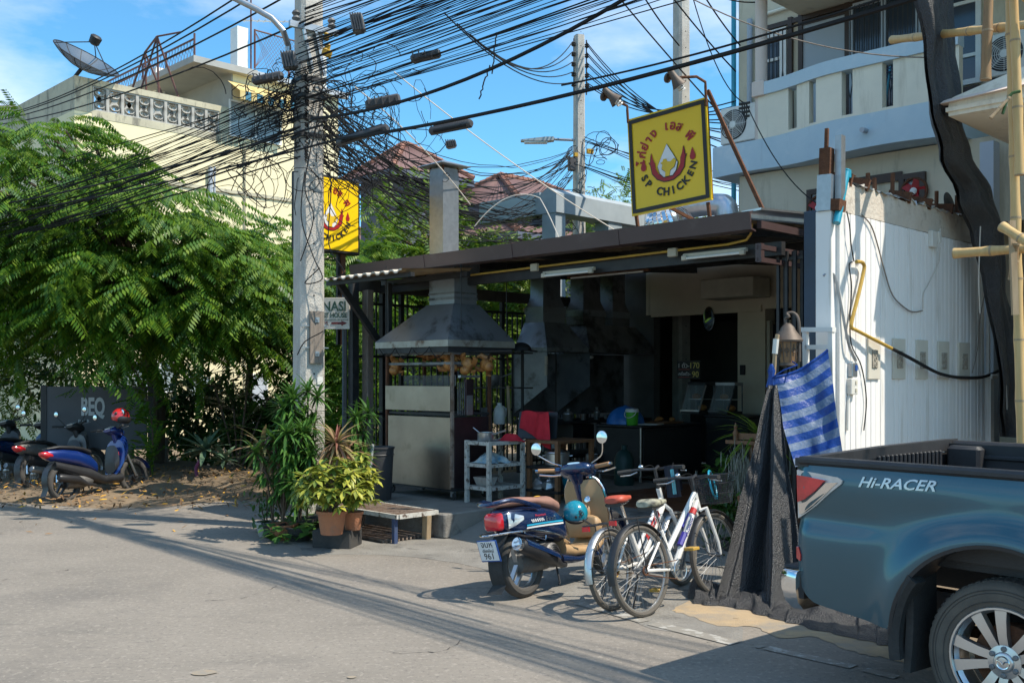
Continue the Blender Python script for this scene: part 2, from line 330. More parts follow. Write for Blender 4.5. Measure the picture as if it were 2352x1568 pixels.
mat('house_slate', (.10, .11, .15), .8, c2=(.085, .095, .13), scale=1.5); mat('house_blue_grey', (.36, .40, .42), .7, c2=(.28, .32, .34), scale=1.2, dirt_sheen=((.2, .2, .19), 2, .6, .6, (2, 2, .4)))
mat('foil', (.6, .62, .65), .3, .8, c2=(.45, .47, .5), scale=6, bump=.5, bscale=10)
mat('awning_stripe', (.62, .5, .25), .7, c2=(.5, .35, .1), scale=3); mat('awning_blue', (.05, .2, .3), .7)
mat('bark', (.13, .09, .06), .9, c2=(.075, .052, .038), scale=6, stretch=(4, 4, .8), bump=.6, bscale=20)
mat('leaf_tree', (.15, .255, .014), .5, c2=(.04, .13, .014), isl=1, sss=.40, spec=.35)
mat('leaf_light', (.20, .28, .025), .5, c2=(.08, .17, .02), isl=1, sss=.36)
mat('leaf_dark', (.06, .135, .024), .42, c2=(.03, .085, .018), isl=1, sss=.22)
mat('leaf_drac', (.095, .20, .03), .4, c2=(.04, .115, .025), isl=1, sss=.25)
mat('leaf_variegated', (.50, .48, .07), .4, c2=(.05, .13, .025), isl=1, sss=.25)
mat('leaf_cordyline', (.32, .30, .12), .45, c2=(.26, .09, .08), isl=1, sss=.25)
mat('leaf_litter', (.30, .17, .07), .9, c2=(.13, .075, .04), isl=1)
mat('leaf_yellow', (.62, .36, .03), .8, c2=(.5, .25, .03), isl=1)
mat('moss_grey', (.30, .31, .26), .9, c2=(.2, .21, .17), isl=1)
mat('purple_stem', (.20, .04, .11), .6)
mat('case_glass', (.6, .65, .65), .05, spec=.8, alpha=.16)
# ================================================================ ground, road, verge, platform
ORG = {}
def thingS(name, label, cat, a, b, z=0, group=None):        # a thing in the plot frame; its parts are written in plot coordinates
    o = thing(name, label, cat, S(a, b, z), ROT, group); ORG[o.name] = (a, b, z); return o
def partS(parent, name, mb, mats, label=None, **k):
    r = parent
    while r.parent: r = r.parent
    a, b, z = ORG[r.name]; mb.v = [(p[0] - a, p[1] - b, p[2] - z) for p in mb.v]
    return part(parent, name, mb, mats, label, **k)
def soloS(name, mb, mats, label, cat, at, group=None, ang=38):
    mb.v = [(p[0] - at[0], p[1] - at[1], p[2] - at[2]) for p in mb.v]
    return solo(name, mb, mats, label, cat, group, S(*at), (0, 0, ROT), ang)
def structS(name, mb, mats): return struct(name, mb, mats, rot=(0, 0, ROT))

def sheet(poly, z, n=1): return MB().add([(x, y, z) for x, y in poly], [tuple(range(len(poly)))])
def rough_edge(poly, step=.35, amp=.12, seed=1):
    q = random.Random(seed); r = []
    for i in range(len(poly)):
        a, b = Vector(poly[i]), Vector(poly[(i + 1) % len(poly)]); k = max(1, int((b - a).length / step))
        for j in range(k): r.append(tuple(a.lerp(b, j / k) + Vector((q.uniform(-amp, amp), q.uniform(-amp, amp)))))
    return r
def g2(*pp): return [tuple(G(u, v)[:2]) for u, v in pp]

struct('ground', sheet([(-260, -60), (260, -60), (260, 420), (-260, 420)], -.02), 'earth')
road = [(-90, 100), (-40, -40), (40, -40), (14, -8)] + g2((2700, 1560), (2040, 1470), (1560, 1375), (1180, 1290), (820, 1225), (600, 1150), (0, 1130)) + [(-40, 60), (-60, 100)]
struct('road', sheet(road, 0), 'asphalt')
def fc(u, v): return tuple(G(u, v)[:2])
fore = rough_edge([fc(700, 1275), fc(880, 1272), fc(1050, 1290), fc(1180, 1335), fc(1330, 1385), fc(1500, 1440), fc(1700, 1480), tuple(S(-4.3, 6.9)[:2]), tuple(S(-4.3, 8.6)[:2]), tuple(S(-11.8, 8.6)[:2]), fc(640, 1200)], .3, .05, 3)
struct('forecourt', sheet(fore, .002), 'concrete_dark')
sp_ = [G(u, v) for u, v in ((1545, 1402), (1590, 1376), (1660, 1378), (1800, 1400), (2100, 1440), (2300, 1500), (2160, 1540), (2040, 1512), (1960, 1496), (1870, 1462), (1800, 1466), (1730, 1440), (1650, 1438), (1590, 1418), (1545, 1402))]
struct('sandy_strip', sheet(rough_edge([(p.x, p.y) for p in smooth(sp_, 6)[:-1]], .08, .018, 4), .004), 'sand')
fl = MB()
def line_piece(u0, v0, u1, v1, w):
    a, b = G(u0, v0), G(u1, v1); n = (b - a).cross(Vector((0, 0, 1))).normalized() * w / 2
    pts = [a + n, b + n, b - n, a - n]; fl.add([(p.x, p.y, .006) for p in pts], [(0, 1, 2, 3)])
line_piece(1330, 1385, 1480, 1428, .11); line_piece(1500, 1432, 1690, 1478, .13); line_piece(1760, 1488, 1960, 1532, .10); line_piece(1985, 1538, 2060, 1556, .09); line_piece(1740, 1484, 1752, 1487, .08)
struct('road_marking', fl, 'faded_line')
qc = random.Random(12)
for pts in (((-40, 1342), (60, 1322), (130, 1312), (160, 1308)), ((640, 1345), (560, 1372), (470, 1380)), ((1060, 1470), (1010, 1495), (900, 1500)), ((1040, 1350), (1160, 1352), (1260, 1372))):
    c = smooth([G(u, v) for u, v in pts], 8); m = MB(); L, Rr_ = [], []
    for i, p in enumerate(c): w = qc.uniform(.001, .006); o = Vector((qc.uniform(-.02, .02), qc.uniform(-.02, .02), 0)); L.append((p.x + o.x - w, p.y + o.y - w, .0035)); Rr_.append((p.x + o.x + w, p.y + o.y + w, .0035))
    m.grid([L, Rr_]); struct('road_crack', m, 'tyre')
# sand patches dropped on the road
for k, (u, v, r) in enumerate(((470, 1545, .07), (808, 1556, .03), (1690, 1420, .02))):
    c = G(u, v); m = MB(); q = random.Random(k); m.add([(c.x + r * q.uniform(.7, 1.2) * math.cos(i * .45), c.y + r * .8 * q.uniform(.7, 1.2) * math.sin(i * .45), .006) for i in range(14)], [tuple(range(14))]); struct('sand_patch', m, 'sand')
# verge: a low mound of earth under the trees on the left
vp = [fc(-260, 1128), fc(60, 1160), fc(260, 1172), fc(420, 1164), fc(600, 1140), fc(640, 1112)]
rows = []
for j in range(14):
    t = j / 13; row = []
    for i in range(44):
        s_ = i / 43 * 5; k = min(int(s_), 4); f = s_ - k; base = Vector(vp[k]).lerp(Vector(vp[k + 1]), f); far = Vector((-16, 24)).lerp(Vector((-3.2, 17)), i / 43)
        p = base.lerp(far, t); h = .012 + (.16 * min(1, t * 4) + .05 * math.sin(i * .9) * math.sin(j * 1.3)) * min(1, t * 3) + random.uniform(0, .02)
        row.append((p.x + random.uniform(-.04, .04), p.y + random.uniform(-.06, .06) * (j > 0), h if j else -.012))
    rows.append(row)
struct('verge', MB().grid(rows), 'earth')

# ---------------------------------------------------------------- numpy scatter of small meshes
def scatter_mesh(name, tmpl, mats4, mat_, parent=None, kind=None, loc=None):
    """tmpl: list of (verts Nx3, quads Kx4); mats4: list per template of (n,4,4) arrays; ONE mesh"""
    V, F, o = [], [], 0
    for (tv, tf), m4 in zip(tmpl, mats4):
        if len(m4) == 0: continue
        m4 = np.asarray(m4, dtype=np.float64); tv = np.asarray(tv, float); tf = np.asarray(tf, int)
        w = np.einsum('nij,vj->nvi', m4[:, :3, :3], tv) + m4[:, None, :3, 3]
        V.append(w.reshape(-1, 3)); F.append((tf[None] + (np.arange(len(m4)) * len(tv))[:, None, None] + o).reshape(-1, 4)); o += len(m4) * len(tv)
    V = np.concatenate(V); F = np.concatenate(F)
    me = bpy.data.meshes.new(name); me.vertices.add(len(V)); me.vertices.foreach_set('co', V.astype(np.float32).ravel())
    me.loops.add(F.size); me.loops.foreach_set('vertex_index', F.astype(np.int32).ravel()); me.polygons.add(len(F)); me.polygons.foreach_set('loop_start', np.arange(0, F.size, 4, dtype=np.int32))
    me.update(calc_edges=True); me.materials.append(M_(mat_))
    ob = bpy.data.objects.new(name, me); COL.objects.link(ob)
    if parent is not None: ob.parent = parent
    if loc is not None: ob.location = loc
    return tag(ob, kind=kind)
def frame(p, x, up=(0, 0, 1), s=1.0, roll=0):
    """4x4 with local x along x"""
    x = np.asarray(x, float); x = x / np.linalg.norm(x); y = np.cross(up, x); ny = np.linalg.norm(y); y = np.array([0, 1, 0]) if ny < 1e-5 else y / ny
    z = np.cross(x, y)
    if roll: c, q = math.cos(roll), math.sin(roll); y, z = c * y + q * z, -q * y + c * z
    m = np.eye(4); m[:3, 0] = x * s; m[:3, 1] = y * s; m[:3, 2] = z * s; m[:3, 3] = p; return m
def leaf_tmpl(L=1.0, w=.3, droop=.15, seg=2, fold=.05):        # pointed blade along x
    vs, fs = [], []
    for i in range(seg + 1):
        t = i / seg; ww = w / 2 * (math.sin(PI * min(1, .12 + t * .88)) ** .8 if t < 1 else .02); z = -droop * L * t * t
        vs += [(L * t, -ww, z + fold * ww), (L * t, 0, z), (L * t, ww, z + fold * ww)]
    for i in range(seg):
        k = i * 3; fs += [(k, k + 3, k + 4, k + 1), (k + 1, k + 4, k + 5, k + 2)]
    return np.array(vs), np.array(fs)
def frond_tmpl(pairs=8, L=.5, leaf=.13, w=.045, hang=.75, droop=.25):      # pinnate leaf with hanging leaflets
    vs, fs = [], []
    for i in range(pairs):
        t = (i + .6) / pairs; bx, bz = L * t, -droop * L * t * t
        for sgn in (-1, 1):
            ll = leaf * (1 - .45 * abs(t - .45)); d = np.array([.45, sgn * .75, -hang]); d /= np.linalg.norm(d); sd_ = np.array([.9, -sgn * .35, 0.1])
            b = np.array([bx, 0, bz]); m = b + d * ll * .45; k = len(vs)
            vs += [b, m + sd_ * w / 2, b + d * ll, m - sd_ * w / 2]; fs.append((k, k + 1, k + 2, k + 3))
    k = len(vs); vs += [np.array([0, .004, 0]), np.array([L, .002, -droop * L]), np.array([L, -.002, -droop * L]), np.array([0, -.004, 0])]; fs.append((k, k + 1, k + 2, k + 3))
    return np.array(vs), np.array(fs)
LEAF = leaf_tmpl(1, .34, .12)
# leaf litter on the verge
lm = []
for i in range(1700):
    u = rng.uniform(-40, 640); v = rng.uniform(1095, 1172); p = G(u, v)
    if i % 6 == 0 and u > 200: p = G(rng.uniform(0, 640), rng.uniform(1150, 1235))
    if i % 6 == 0: 
        if rng.random() < .85: continue
    d = rng.normal(size=3); d[2] *= .35; z = .015 if i % 6 == 0 else .06 + .16 * max(0, min(1, (1168 - v) / 35)) 
    lm.append(frame((p.x, p.y, z), d, s=rng.uniform(.05, .11), roll=rng.uniform(-.5, .5)))
scatter_mesh('leaf_litter', [LEAF], [lm[:-260]], 'leaf_litter', kind='stuff')
scatter_mesh('fallen_yellow_leaves', [LEAF], [lm[-260:]], 'leaf_yellow', kind='stuff')

# raised shop platform and floors
PZ = .27
m = MB().box((-9.72, 9.55, PZ / 2), (2.96, 4.7, PZ), bev=.015); structS('platform', m, 'concrete_dark')
m = MB().add([(-8.236, 7.9, .02), (-4.9, 7.9, .012), (-4.9, 8.9, .24), (-8.236, 8.9, .26), ], [(0, 1, 2, 3)]); m.add([(-8.236, 8.9, .26), (-4.9, 8.9, .24), (-4.9, 14, .262), (-8.236, 14, .262)], [(0, 1, 2, 3)]); structS('shop_floor', m, 'concrete_dark')
m = MB()
for i in range(9):
    for j in range(12): m.box((-8.05 + i * .4 , 9.35 + j * .4, .264), (.392, .392, .012))
structS('floor_tiles', m, 'floor_tile')['kind'] = 'structure'
m = MB().add([(-8.236, 7.25, 0), (-7.4, 7.1, 0), (-7.0, 7.9, .02), (-8.236, 7.9, .19)], [(0, 1, 2, 3)]); structS('ramp', m, 'concrete_dark')
# ================================================================ the restaurant shed
FB = 8.2
def rz_(b): return 3.3 + .065 * (b - FB)
shed = thingS('restaurant_shed', 'open fronted grill restaurant shed with brown fascia and dark steel posts', 'restaurant', -8.2, 10, 0)
def corrugated(a0, a1, b0, b1, zf, pitch=.19, amp=.018, t=.004):
    n = int((a1 - a0) / pitch * 4); rows = []
    for b in (b0, b1):
        rows.append([(a0 + (a1 - a0) * i / n, b, zf(b) + amp * (1 if i % 4 in (1, 2) else -1)) for i in range(n + 1)])
    m = MB().grid(rows, 0); m.grid([[(p[0], p[1], p[2] - t) for p in r] for r in rows], 1)
    m.add([rows[0][i] for i in range(n + 1)] + [(p[0], p[1], p[2] - .02) for p in rows[0]], [(i, i + 1, n + 2 + i, n + 1 + i) for i in range(n)], 2); return m
partS(shed, 'roof_sheet', corrugated(-11.35, -5.08, FB + .03, 13.95, lambda b: rz_(b) - .05), ['roof_top', 'roof_under', 'brown_fascia'], ang=0)
for i in range(8):      # gutter panels, lapped
    a0 = -11.33 + i * .785; dz = .003 * (i % 2)
    m = MB(); y = FB - .005 - .006 * (i % 2)
    prof = [(y + .05, 3.315 + dz), (y - .03, 3.30 + dz), (y - .005, 3.14 - dz), (y + .08, 3.125 - dz), (y + .08, 3.137), (y + .012, 3.15), (y - .01, 3.28)]
    m.loft([[(aa, p[0], p[1]) for p in prof] for aa in (a0, a0 + .80)]); partS(shed, 'fascia_panel', m, 'brown_fascia')
# low awning over the grill
m = corrugated(-10.72, -9.08, 7.28, 8.42, lambda b: 3.0 + .085 * (b - 7.28), .17, .014); aw = partS(shed, 'grill_awning', m, ['awning_edge', 'awning_under', 'awning_edge'], ang=0)
m = MB().box((-9.9, 7.42, 2.955), (1.7, .06, .05)).box((-9.9, 8.3, 3.02), (1.7, .06, .06)); partS(aw, 'awning_rail', m, 'black_steel')
# beams and purlins
for b, z, h, a0, a1 in ((8.62, 2.99, .13, -11.2, -4.95), (9.9, 3.28, .1, -11.2, -5.1), (11.2, 3.36, .1, -11.2, -5.1), (12.6, 3.45, .1, -11.2, -5.1)):
    partS(shed, 'beam', MB().box(((a0 + a1) / 2, b, z), (a1 - a0, .07, h)), 'black_steel')
for a in (-11.2, -9.6, -8.0, -6.5, -5.3):
    partS(shed, 'rafter', MB().bar((a, 8.3, rz_(8.3) - .135), (a, 13.9, rz_(13.9) - .135), .06, .1), 'black_steel')
partS(shed, 'header_beam', MB().box((-11.22, 11.0, 3.02), (.08, 5.6, .16)), 'sooty_wall')
# right end of the frame: channel ends, flashing
for z, b1 in ((3.19, 9.75), (2.98, 9.55), (2.86, 9.55)):
    partS(shed, 'channel', MB().box((-5.02, (8.3 + b1) / 2, z), (.05, b1 - 8.3, .07 if z > 3 else .045)), 'brown_fascia')
partS(shed, 'channel', MB().box((-5.03, 8.33, 2.93), (.06, .06, .17)), 'brown_fascia')
m = MB().loft([[(-5.16, b, rz_(b) + .02), (-4.95, b, rz_(b) + .03), (-4.95, b, rz_(b) + .01), (-5.16, b, rz_(b) - .0)] for b in (8.22, 9.9)]); partS(shed, 'flashing', m, 'aluminium')
# posts
def post(a, b, w, z0, z1, mt, d=None, nm='post', par=None): return partS(par or shed, nm, MB().box((a, b, (z0 + z1) / 2), (w, d or w, z1 - z0), bev=.006), mt)
post(SB(790, 8.0), 8.0, .04, .0, 3.0, 'navy_steel'); post(SB(812, 8.1), 8.1, .11, .27, 3.1, 'black_steel')
post(SB(845, 8.3), 8.3, .13, .27, 2.95, 'wood_grey', .1, 'timber_post'); post(SB(880, 8.75), 8.75, .09, .27, 3.2, 'black_steel'); post(SB(893, 8.2), 8.2, .07, .27, 3.0, 'black_steel')
partS(shed, 'brace', MB().bar((SB(775, 7.5), 7.5, 3.0), (SB(880, 8.3), 8.3, 2.15), .05, .09), 'black_steel')
m = MB().box((-4.60, 8.62, 1.85), (.19, .16, 2.9), bev=.006); partS(shed, 'end_column', m, 'navy_steel')
partS(shed, 'end_column', MB().box((-4.76, 8.8, 1.75), (.10, .1, 2.7), bev=.006), 'black_steel')
# folded steel gate at the right end
gate = thingS('folding_gate', 'black steel folding gate pushed back beside the navy end column', 'gate', -4.93, 8.7, .25)
for i in range(6):
    partS(gate, 'bar', MB().box((-5.05 + i * .045, 8.7 + (i % 2) * .05, 1.62), (.028, .028, 2.7)), 'black_steel')
for z in (.35, 1.5, 2.9): partS(gate, 'rail', MB().box((-4.93, 8.725, z), (.27, .03, .03)), 'black_steel')
# side fence along the left edge
fence = thingS('bar_fence', 'black steel bar fence down the left side of the restaurant', 'fence', -11.25, 10, .27)
nb = 0
b = 8.12
while b < 13.2:
    big = nb % 9 == 8; top = 3.05 if b < 9.2 or big else 2.78
    partS(fence, 'post' if big else 'bar', MB().box((-11.25, b, (.3 + top) / 2), ((.06,) * 2 if big else (.02, .02)) + (top - .3,)), 'black_steel'); b += .112; nb += 1
for z in (.42, 1.25, 2.05, 2.78): partS(fence, 'rail', MB().box((-11.25, 10.65, z), (.034, 5.1, .034)), 'black_steel')
partS(fence, 'rail', MB().box((-11.25, 10.65, 3.05), (.04, 5.1, .04)), 'black_steel')
# wires, lights, conduit on the front beam
cd = soloS('conduit', MB().tube([(-11.0, 8.52, 3.03), (-9.2, 8.52, 3.04), (-6.9, 8.52, 3.06), (-5.5, 8.52, 3.07), (-5.28, 8.5, 3.09), (-5.22, 8.48, 3.14), (-5.2, 8.47, 3.24)], .013, 8), 'yellow_pipe', 'yellow electrical conduit running under the restaurant fascia', 'conduit', (-8, 8.52, 3.03))
for u in (1228, 1545):
    a = SB(u, 8.5); soloS('junction_box', MB().box((a, 8.5, 3.045), (.11, .05, .09), bev=.008), 'cream_box', 'cream junction box on the yellow conduit, the %s one' % ('left' if u < 1300 else 'right'), 'junction box', (a, 8.5, 3.045), 'junction boxes on the yellow conduit')
for u0, u1, z, lab in ((1246, 1363, 2.95, 'left'), (1568, 1713, 2.985, 'right')):
    a0, a1 = SB(u0, 8.48), SB(u1, 8.48); t = thingS('fluorescent_light', 'unlit white fluorescent batten under the front beam, %s of two' % lab, 'light', (a0 + a1) / 2, 8.48, z, 'fluorescent battens on the front beam')
    partS(t, 'batten', MB().box(((a0 + a1) / 2, 8.5, z + .012), (a1 - a0, .045, .04), bev=.004), 'cream_box'); partS(t, 'tube', MB().tube([(a0 + .06, 8.465, z - .02), (a1 - .06, 8.465, z - .02)], .014, 8), 'tube_glass')
    for e in (a0 + .03, a1 - .03): partS(t, 'end_cap', MB().box((e, 8.468, z - .015), (.06, .04, .05), bev=.006), 'cream_box')
t = thingS('fluorescent_light', 'brown fluorescent batten deeper inside under the dark roof', 'light', SB(1395, 10), 10, 3.1); a = SB(1395, 10)
partS(t, 'batten', MB().box((a, 10, 3.1), (1.35, .05, .05)), 'rust'); partS(t, 'tube', MB().tube([(a - .6, 9.97, 3.075), (a + .6, 9.97, 3.075)], .013, 8), 'tube_glass')

# ---------------------------------------------------------------- grill cart and its hood
GA0, GA1, GB0, GB1 = -10.32, -9.06, 8.04, 8.66
gr = thingS('grill_cart', 'tall rotisserie grill cart with grey steel front panels on casters', 'grill', (GA0 + GA1) / 2, 8.35, PZ)
ga = (GA0 + GA1) / 2
m = MB().box((ga, GB0 - .004, .84), (GA1 - GA0 - .05, .012, .87), bev=.004); partS(gr, 'lower_panel', m, 'steel_panel')
m = MB().box((ga, GB0 - .03, 1.50), (GA1 - GA0, .012, .31), bev=.004); partS(gr, 'upper_panel', m, 'steel_panel')
partS(gr, 'side_panel', MB().box((GA1 + .004, (GB0 + GB1) / 2, .84), (.012, GB1 - GB0 - .04, .87), bev=.004), 'steel_red_reflection')
partS(gr, 'body', MB().box((ga, 8.36, .84), (GA1 - GA0 - .02, .58, .86)), 'black_steel')
for a in (GA0, GA1):
    for b in (GB0, GB1): partS(gr, 'leg_post', MB().box((a, b, 1.24), (.035, .035, 1.62)), 'rusty_slats' if (a, b) == (GA1, GB0) else 'rust')
for z in (1.31, 1.28 + .65, 2.05, .40):
    for b in (GB0 + .02, GB1 - .02): partS(gr, 'rail', MB().box((ga, b, z), (GA1 - GA0, .03, .03)), 'sooty_metal' if z > 1.5 else 'black_steel')
    partS(gr, 'rail', MB().box((GA1, (GB0 + GB1) / 2, z), (.03, GB1 - GB0, .03)), 'sooty_metal' if z > 1.5 else 'black_steel')
for a in (GA0 + .04, GA1 - .04):
    for b in (GB0 + .05, GB1 - .05):
        c = partS(gr, 'caster', MB().torus(.038, .018, 14, 6, M=T(a, b, PZ + .056) @ RX(90) @ RZ(0)).lathe([(.03, -.015), (.03, .015)], 12, M=T(a, b, PZ + .056) @ RX(90)), 'black_rubber'); partS(c, 'fork', MB().box((a, b, PZ + .1), (.05, .05, .03)).box((a, b - .028, PZ + .075), (.03, .006, .06)), 'galvanised')
for i in range(44):
    a = GA0 + .22 + i * .023; partS(gr, 'grate_rod', MB().box((a, GB0 + .10, 1.72), (.007, .007, .13)), 'sooty_metal')
cl = partS(gr, 'gear_column', MB().box((GA1 + .01, 8.3, 1.52), (.05, .13, .44), bev=.004), 'steel_red_reflection'); partS(cl, 'ash_plate', MB().box((GA1 + .04, 8.29, 1.42), (.012, .09, .24)), "galvanised"); partS(cl, 'top_bar', MB().box((GA1 + .02, 8.3, 1.77), (.05, .32, .03)), 'galvanised')
for k in range(4): partS(gr, 'chain_bar', MB().box((GA1 + .015, 8.12 + .035 * k, 1.5), (.01, .012, .4)), 'sooty_metal')
partS(gr, 'spit_rod', MB().tube([(GA0 - .05, 8.3, 2.07), (GA1 + .75, 8.3, 2.07)], .009, 6), 'black_steel'); partS(gr, 'spit_rod', MB().tube([(GA0 - .05, 8.12, 1.9), (GA1 + .1, 8.12, 1.9)], .009, 6), 'black_steel')
def chicken_mb():
    m = MB(); m.ball((0, 0, 0), (.15, .13, .12), 12, 8); m.ball((.055, 0, .02), (.10, .11, .10), 10, 6)
    for s in (-1, 1):
        m.tube([(-.03, s * .05, -.01), (-.075, s * .07, .03), (-.10, s * .045, .055)], [.033, .026, .011], 7); m.tube([(.05, s * .055, .01), (.03, s * .09, -.01), (.075, s * .085, -.02)], [.02, .017, .009], 6)
    return m
ch0 = None
for i in range(11):
    if i < 7: a, b, z, rz, lab = GA0 + .42 + i * .12, 8.3, 2.07, (30, 75, 10, 55, 100, 20, 65)[i], ('first', 'second', 'third', 'fourth', 'fifth', 'sixth', 'seventh')[i] + ' roast chicken from the left on the upper spit'
    else: a, b, z, rz, lab = (GA0 + .09, GA1 - .13, GA1 + .05, GA1 + .18)[i - 7], (8.12, 8.12, 8.24, 8.44)[i - 7], 1.91, 90 * (i % 2) + 20, ('lone roast chicken at the left end of the lower spit', 'roast chicken on the lower spit left of the bare corner post', 'roast chicken on the lower spit right of the bare corner post', 'roast chicken rightmost on the lower spit')[i - 7]
    if ch0 is None: ch0 = chicken_mb().build('roast_chicken', 'chicken'); c = ch0
    else: c = link_copy(ch0)
    c.location = S(a, b, z); c.rotation_euler = (R(90), R(rz), ROT + R(8 * (i % 5))); sc_ = 1.0 if i < 7 else 1.25; c.scale = (sc_, sc_, sc_); tag(c, lab, 'roast chicken', 'roast chickens on the grill spits')
hd = thingS('grill_hood', 'pyramid steel extractor hood hanging over the chicken grill', 'extractor hood', -9.55, 8.6, 2.13)
def rect(a0, a1, b0, b1, z): return [(a0, b0, z), (a1, b0, z), (a1, b1, z), (a0, b1, z)]
ha0, ha1, hb0, hb1 = -10.42, -9.0, 7.92, 9.05; ca, cb = -9.62, 8.55
partS(hd, 'hood_skirt', MB().loft([rect(ha0, ha1, hb0, hb1, 2.13), rect(ha0, ha1, hb0, hb1, 2.21)], cap=False), 'hood_rim', ang=20)
partS(hd, 'hood_cone', MB().loft([rect(ha0, ha1, hb0, hb1, 2.212), rect(ca - .26, ca + .26, cb - .22, cb + .22, 2.68)], cap=False), 'hood_metal', ang=20)
partS(hd, 'hood_lip', MB().loft([rect(ha0 + .02, ha1 - .02, hb0 + .02, hb1 - .02, 2.06), rect(ha0 + .02, ha1 - .02, hb0 + .02, hb1 - .02, 2.13)], cap=False), 'black_steel', ang=20)
dk = partS(hd, 'duct', MB().loft([rect(ca - .24, ca + .24, cb - .19, cb + .19, 2.68), rect(ca - .24, ca + .24, cb - .19, cb + .19, 3.02), rect(ca - .27, ca + .27, cb - .22, cb + .22, 3.02), rect(ca - .27, ca + .27, cb - .22, cb + .22, 3.28)]), 'hood_metal', ang=20)
partS(dk, 'seam', MB().loft([rect(ca - .25, ca + .25, cb - .2, cb + .2, 2.74), rect(ca - .25, ca + .25, cb - .2, cb + .2, 2.77)]).loft([rect(ca - .25, ca + .25, cb - .2, cb + .2, 2.81), rect(ca - .25, ca + .25, cb - .2, cb + .2, 2.83)]), 'sooty_metal', ang=20)
for a, b in ((ha0 + .1, hb0 + .1), (ha1 - .1, hb0 + .3), (ha1 - .05, hb1 - .1)): partS(hd, 'hanger', MB().tube([(a, b, 2.15), (a, b, 3.2)], .006, 5), 'black_steel')
pts = []
for i in range(4):
    for k in range(6): t = k / 6; pts.append((ha0 + .1 + (i + t) * .33, hb0 - .012, 2.13 - .1 * (4 * t * (1 - t)) * (1.0 + .3 * (i % 2))))
partS(hd, 'loose_wire', MB().tube(pts, .006, 5), 'cable')
ch = thingS('chimney', 'square galvanised chimney with wide flat cap rising through the restaurant roof', 'chimney', ca, 9.0, 3.35)
cb2 = 9.0; ca2 = SB(1020, 9.0)
partS(ch, 'shaft', MB().loft([rect(ca2 - .14, ca2 + .14, cb2 - .14, cb2 + .14, 3.3), rect(ca2 - .14, ca2 + .14, cb2 - .14, cb2 + .14, 4.58)]), 'galvanised', ang=20)
partS(ch, 'cap', MB().loft([rect(ca2 - .26, ca2 + .26, cb2 - .26, cb2 + .26, 4.61), rect(ca2 - .26, ca2 + .26, cb2 - .26, cb2 + .26, 4.62), rect(ca2 - .04, ca2 + .04, cb2 - .04, cb2 + .04, 4.70)]), 'galvanised', ang=20)
for a in (-.13, .13):
    for b in (-.13, .13): partS(ch, 'cap_strut', MB().box((ca2 + a, cb2 + b, 4.57), (.02, .02, .07)), 'rust')

# ---------------------------------------------------------------- kitchen line along the left side: hoods, splash panels, stove
kh0 = None
for k, (b0, b1, lab) in enumerate(((11.15, 12.12, 'sooty steel kitchen hood with three stacked ducts, the nearer of two'), (12.14, 13.9, 'wide blackened kitchen hood behind the nearer hood'))):
    t = thingS('kitchen_hood', lab, 'extractor hood', -10.75, (b0 + b1) / 2, 2.1, 'kitchen hoods above the stove'); a0, a1 = -11.1, -10.4
    q0, q1 = b0 + .2, b1 - .25
    partS(t, 'hood_cone', MB().loft([rect(a0, a1, b0, b1, 2.16), rect(a0, a1, b0, b1, 2.22), rect(a0 + .03, a1 - .25, q0, q1, 2.62)], cap=False), 'kitchen_metal_skylit' if k == 0 else 'sooty_metal', ang=20)
    for d, (d0, d1) in enumerate([(q0, q1)] if k == 0 else [(12.3, 12.85), (13.05, 13.5)]):
        dd = partS(t, 'duct', MB().loft([rect(a0 + .05, a1 - .27, d0, d1, 2.62), rect(a0 + .05, a1 - .27, d0, d1, 2.85), rect(a0 + .1, a1 - .32, d0 + .06, d1 - .06, 3.02), rect(a0 + .1, a1 - .32, d0 + .06, d1 - .06, 3.6)]), 'kitchen_metal_skylit' if k == 0 else 'sooty_metal', ang=20); partS(dd, 'collar', MB().loft([rect(a0 + .04, a1 - .26, d0 - .01, d1 + .01, 2.76), rect(a0 + .04, a1 - .26, d0 - .01, d1 + .01, 2.86)]), 'kitchen_metal_skylit', ang=20)
    partS(t, 'side_plate', MB().add([(a0, b0 + .01, 1.2), (a0, b0 + .01, 2.15), (a1, b0 + .01, 2.15), (a1, b0 + .01, 1.62)], [(0, 1, 2, 3)]).add([(a0, b0 - .0, 1.2), (a0, b0 - .0, 2.15), (a1, b0 - .0, 2.15), (a1, b0 - .0, 1.62)], [(0, 1, 2, 3)]), 'kitchen_metal_skylit')
    partS(t, 'back_plate', MB().box((a0 - .02, (b0 + b1) / 2, 1.65), (.01, b1 - b0, 1.0)), 'sooty_metal')
st = thingS('stove', 'long black cooking bench under the kitchen hoods', 'stove', -10.75, 12.4, PZ)
partS(st, 'bench_top', MB().box((-10.75, 12.45, 1.06), (.72, 2.6, .05)), 'black_steel')
for b in (11.2, 12.4, 13.7):
    for a in (-11.05, -10.43): partS(st, 'leg', MB().box((a, b, .65), (.05, .05, .77)), 'black_steel')
partS(st, 'under_shelf', MB().box((-10.75, 12.45, .55), (.68, 2.5, .03)), 'black_steel'); partS(st, 'burner_box', MB().box((-10.6, 12.0, .9), (.4, .5, .24)), 'dark_steel')
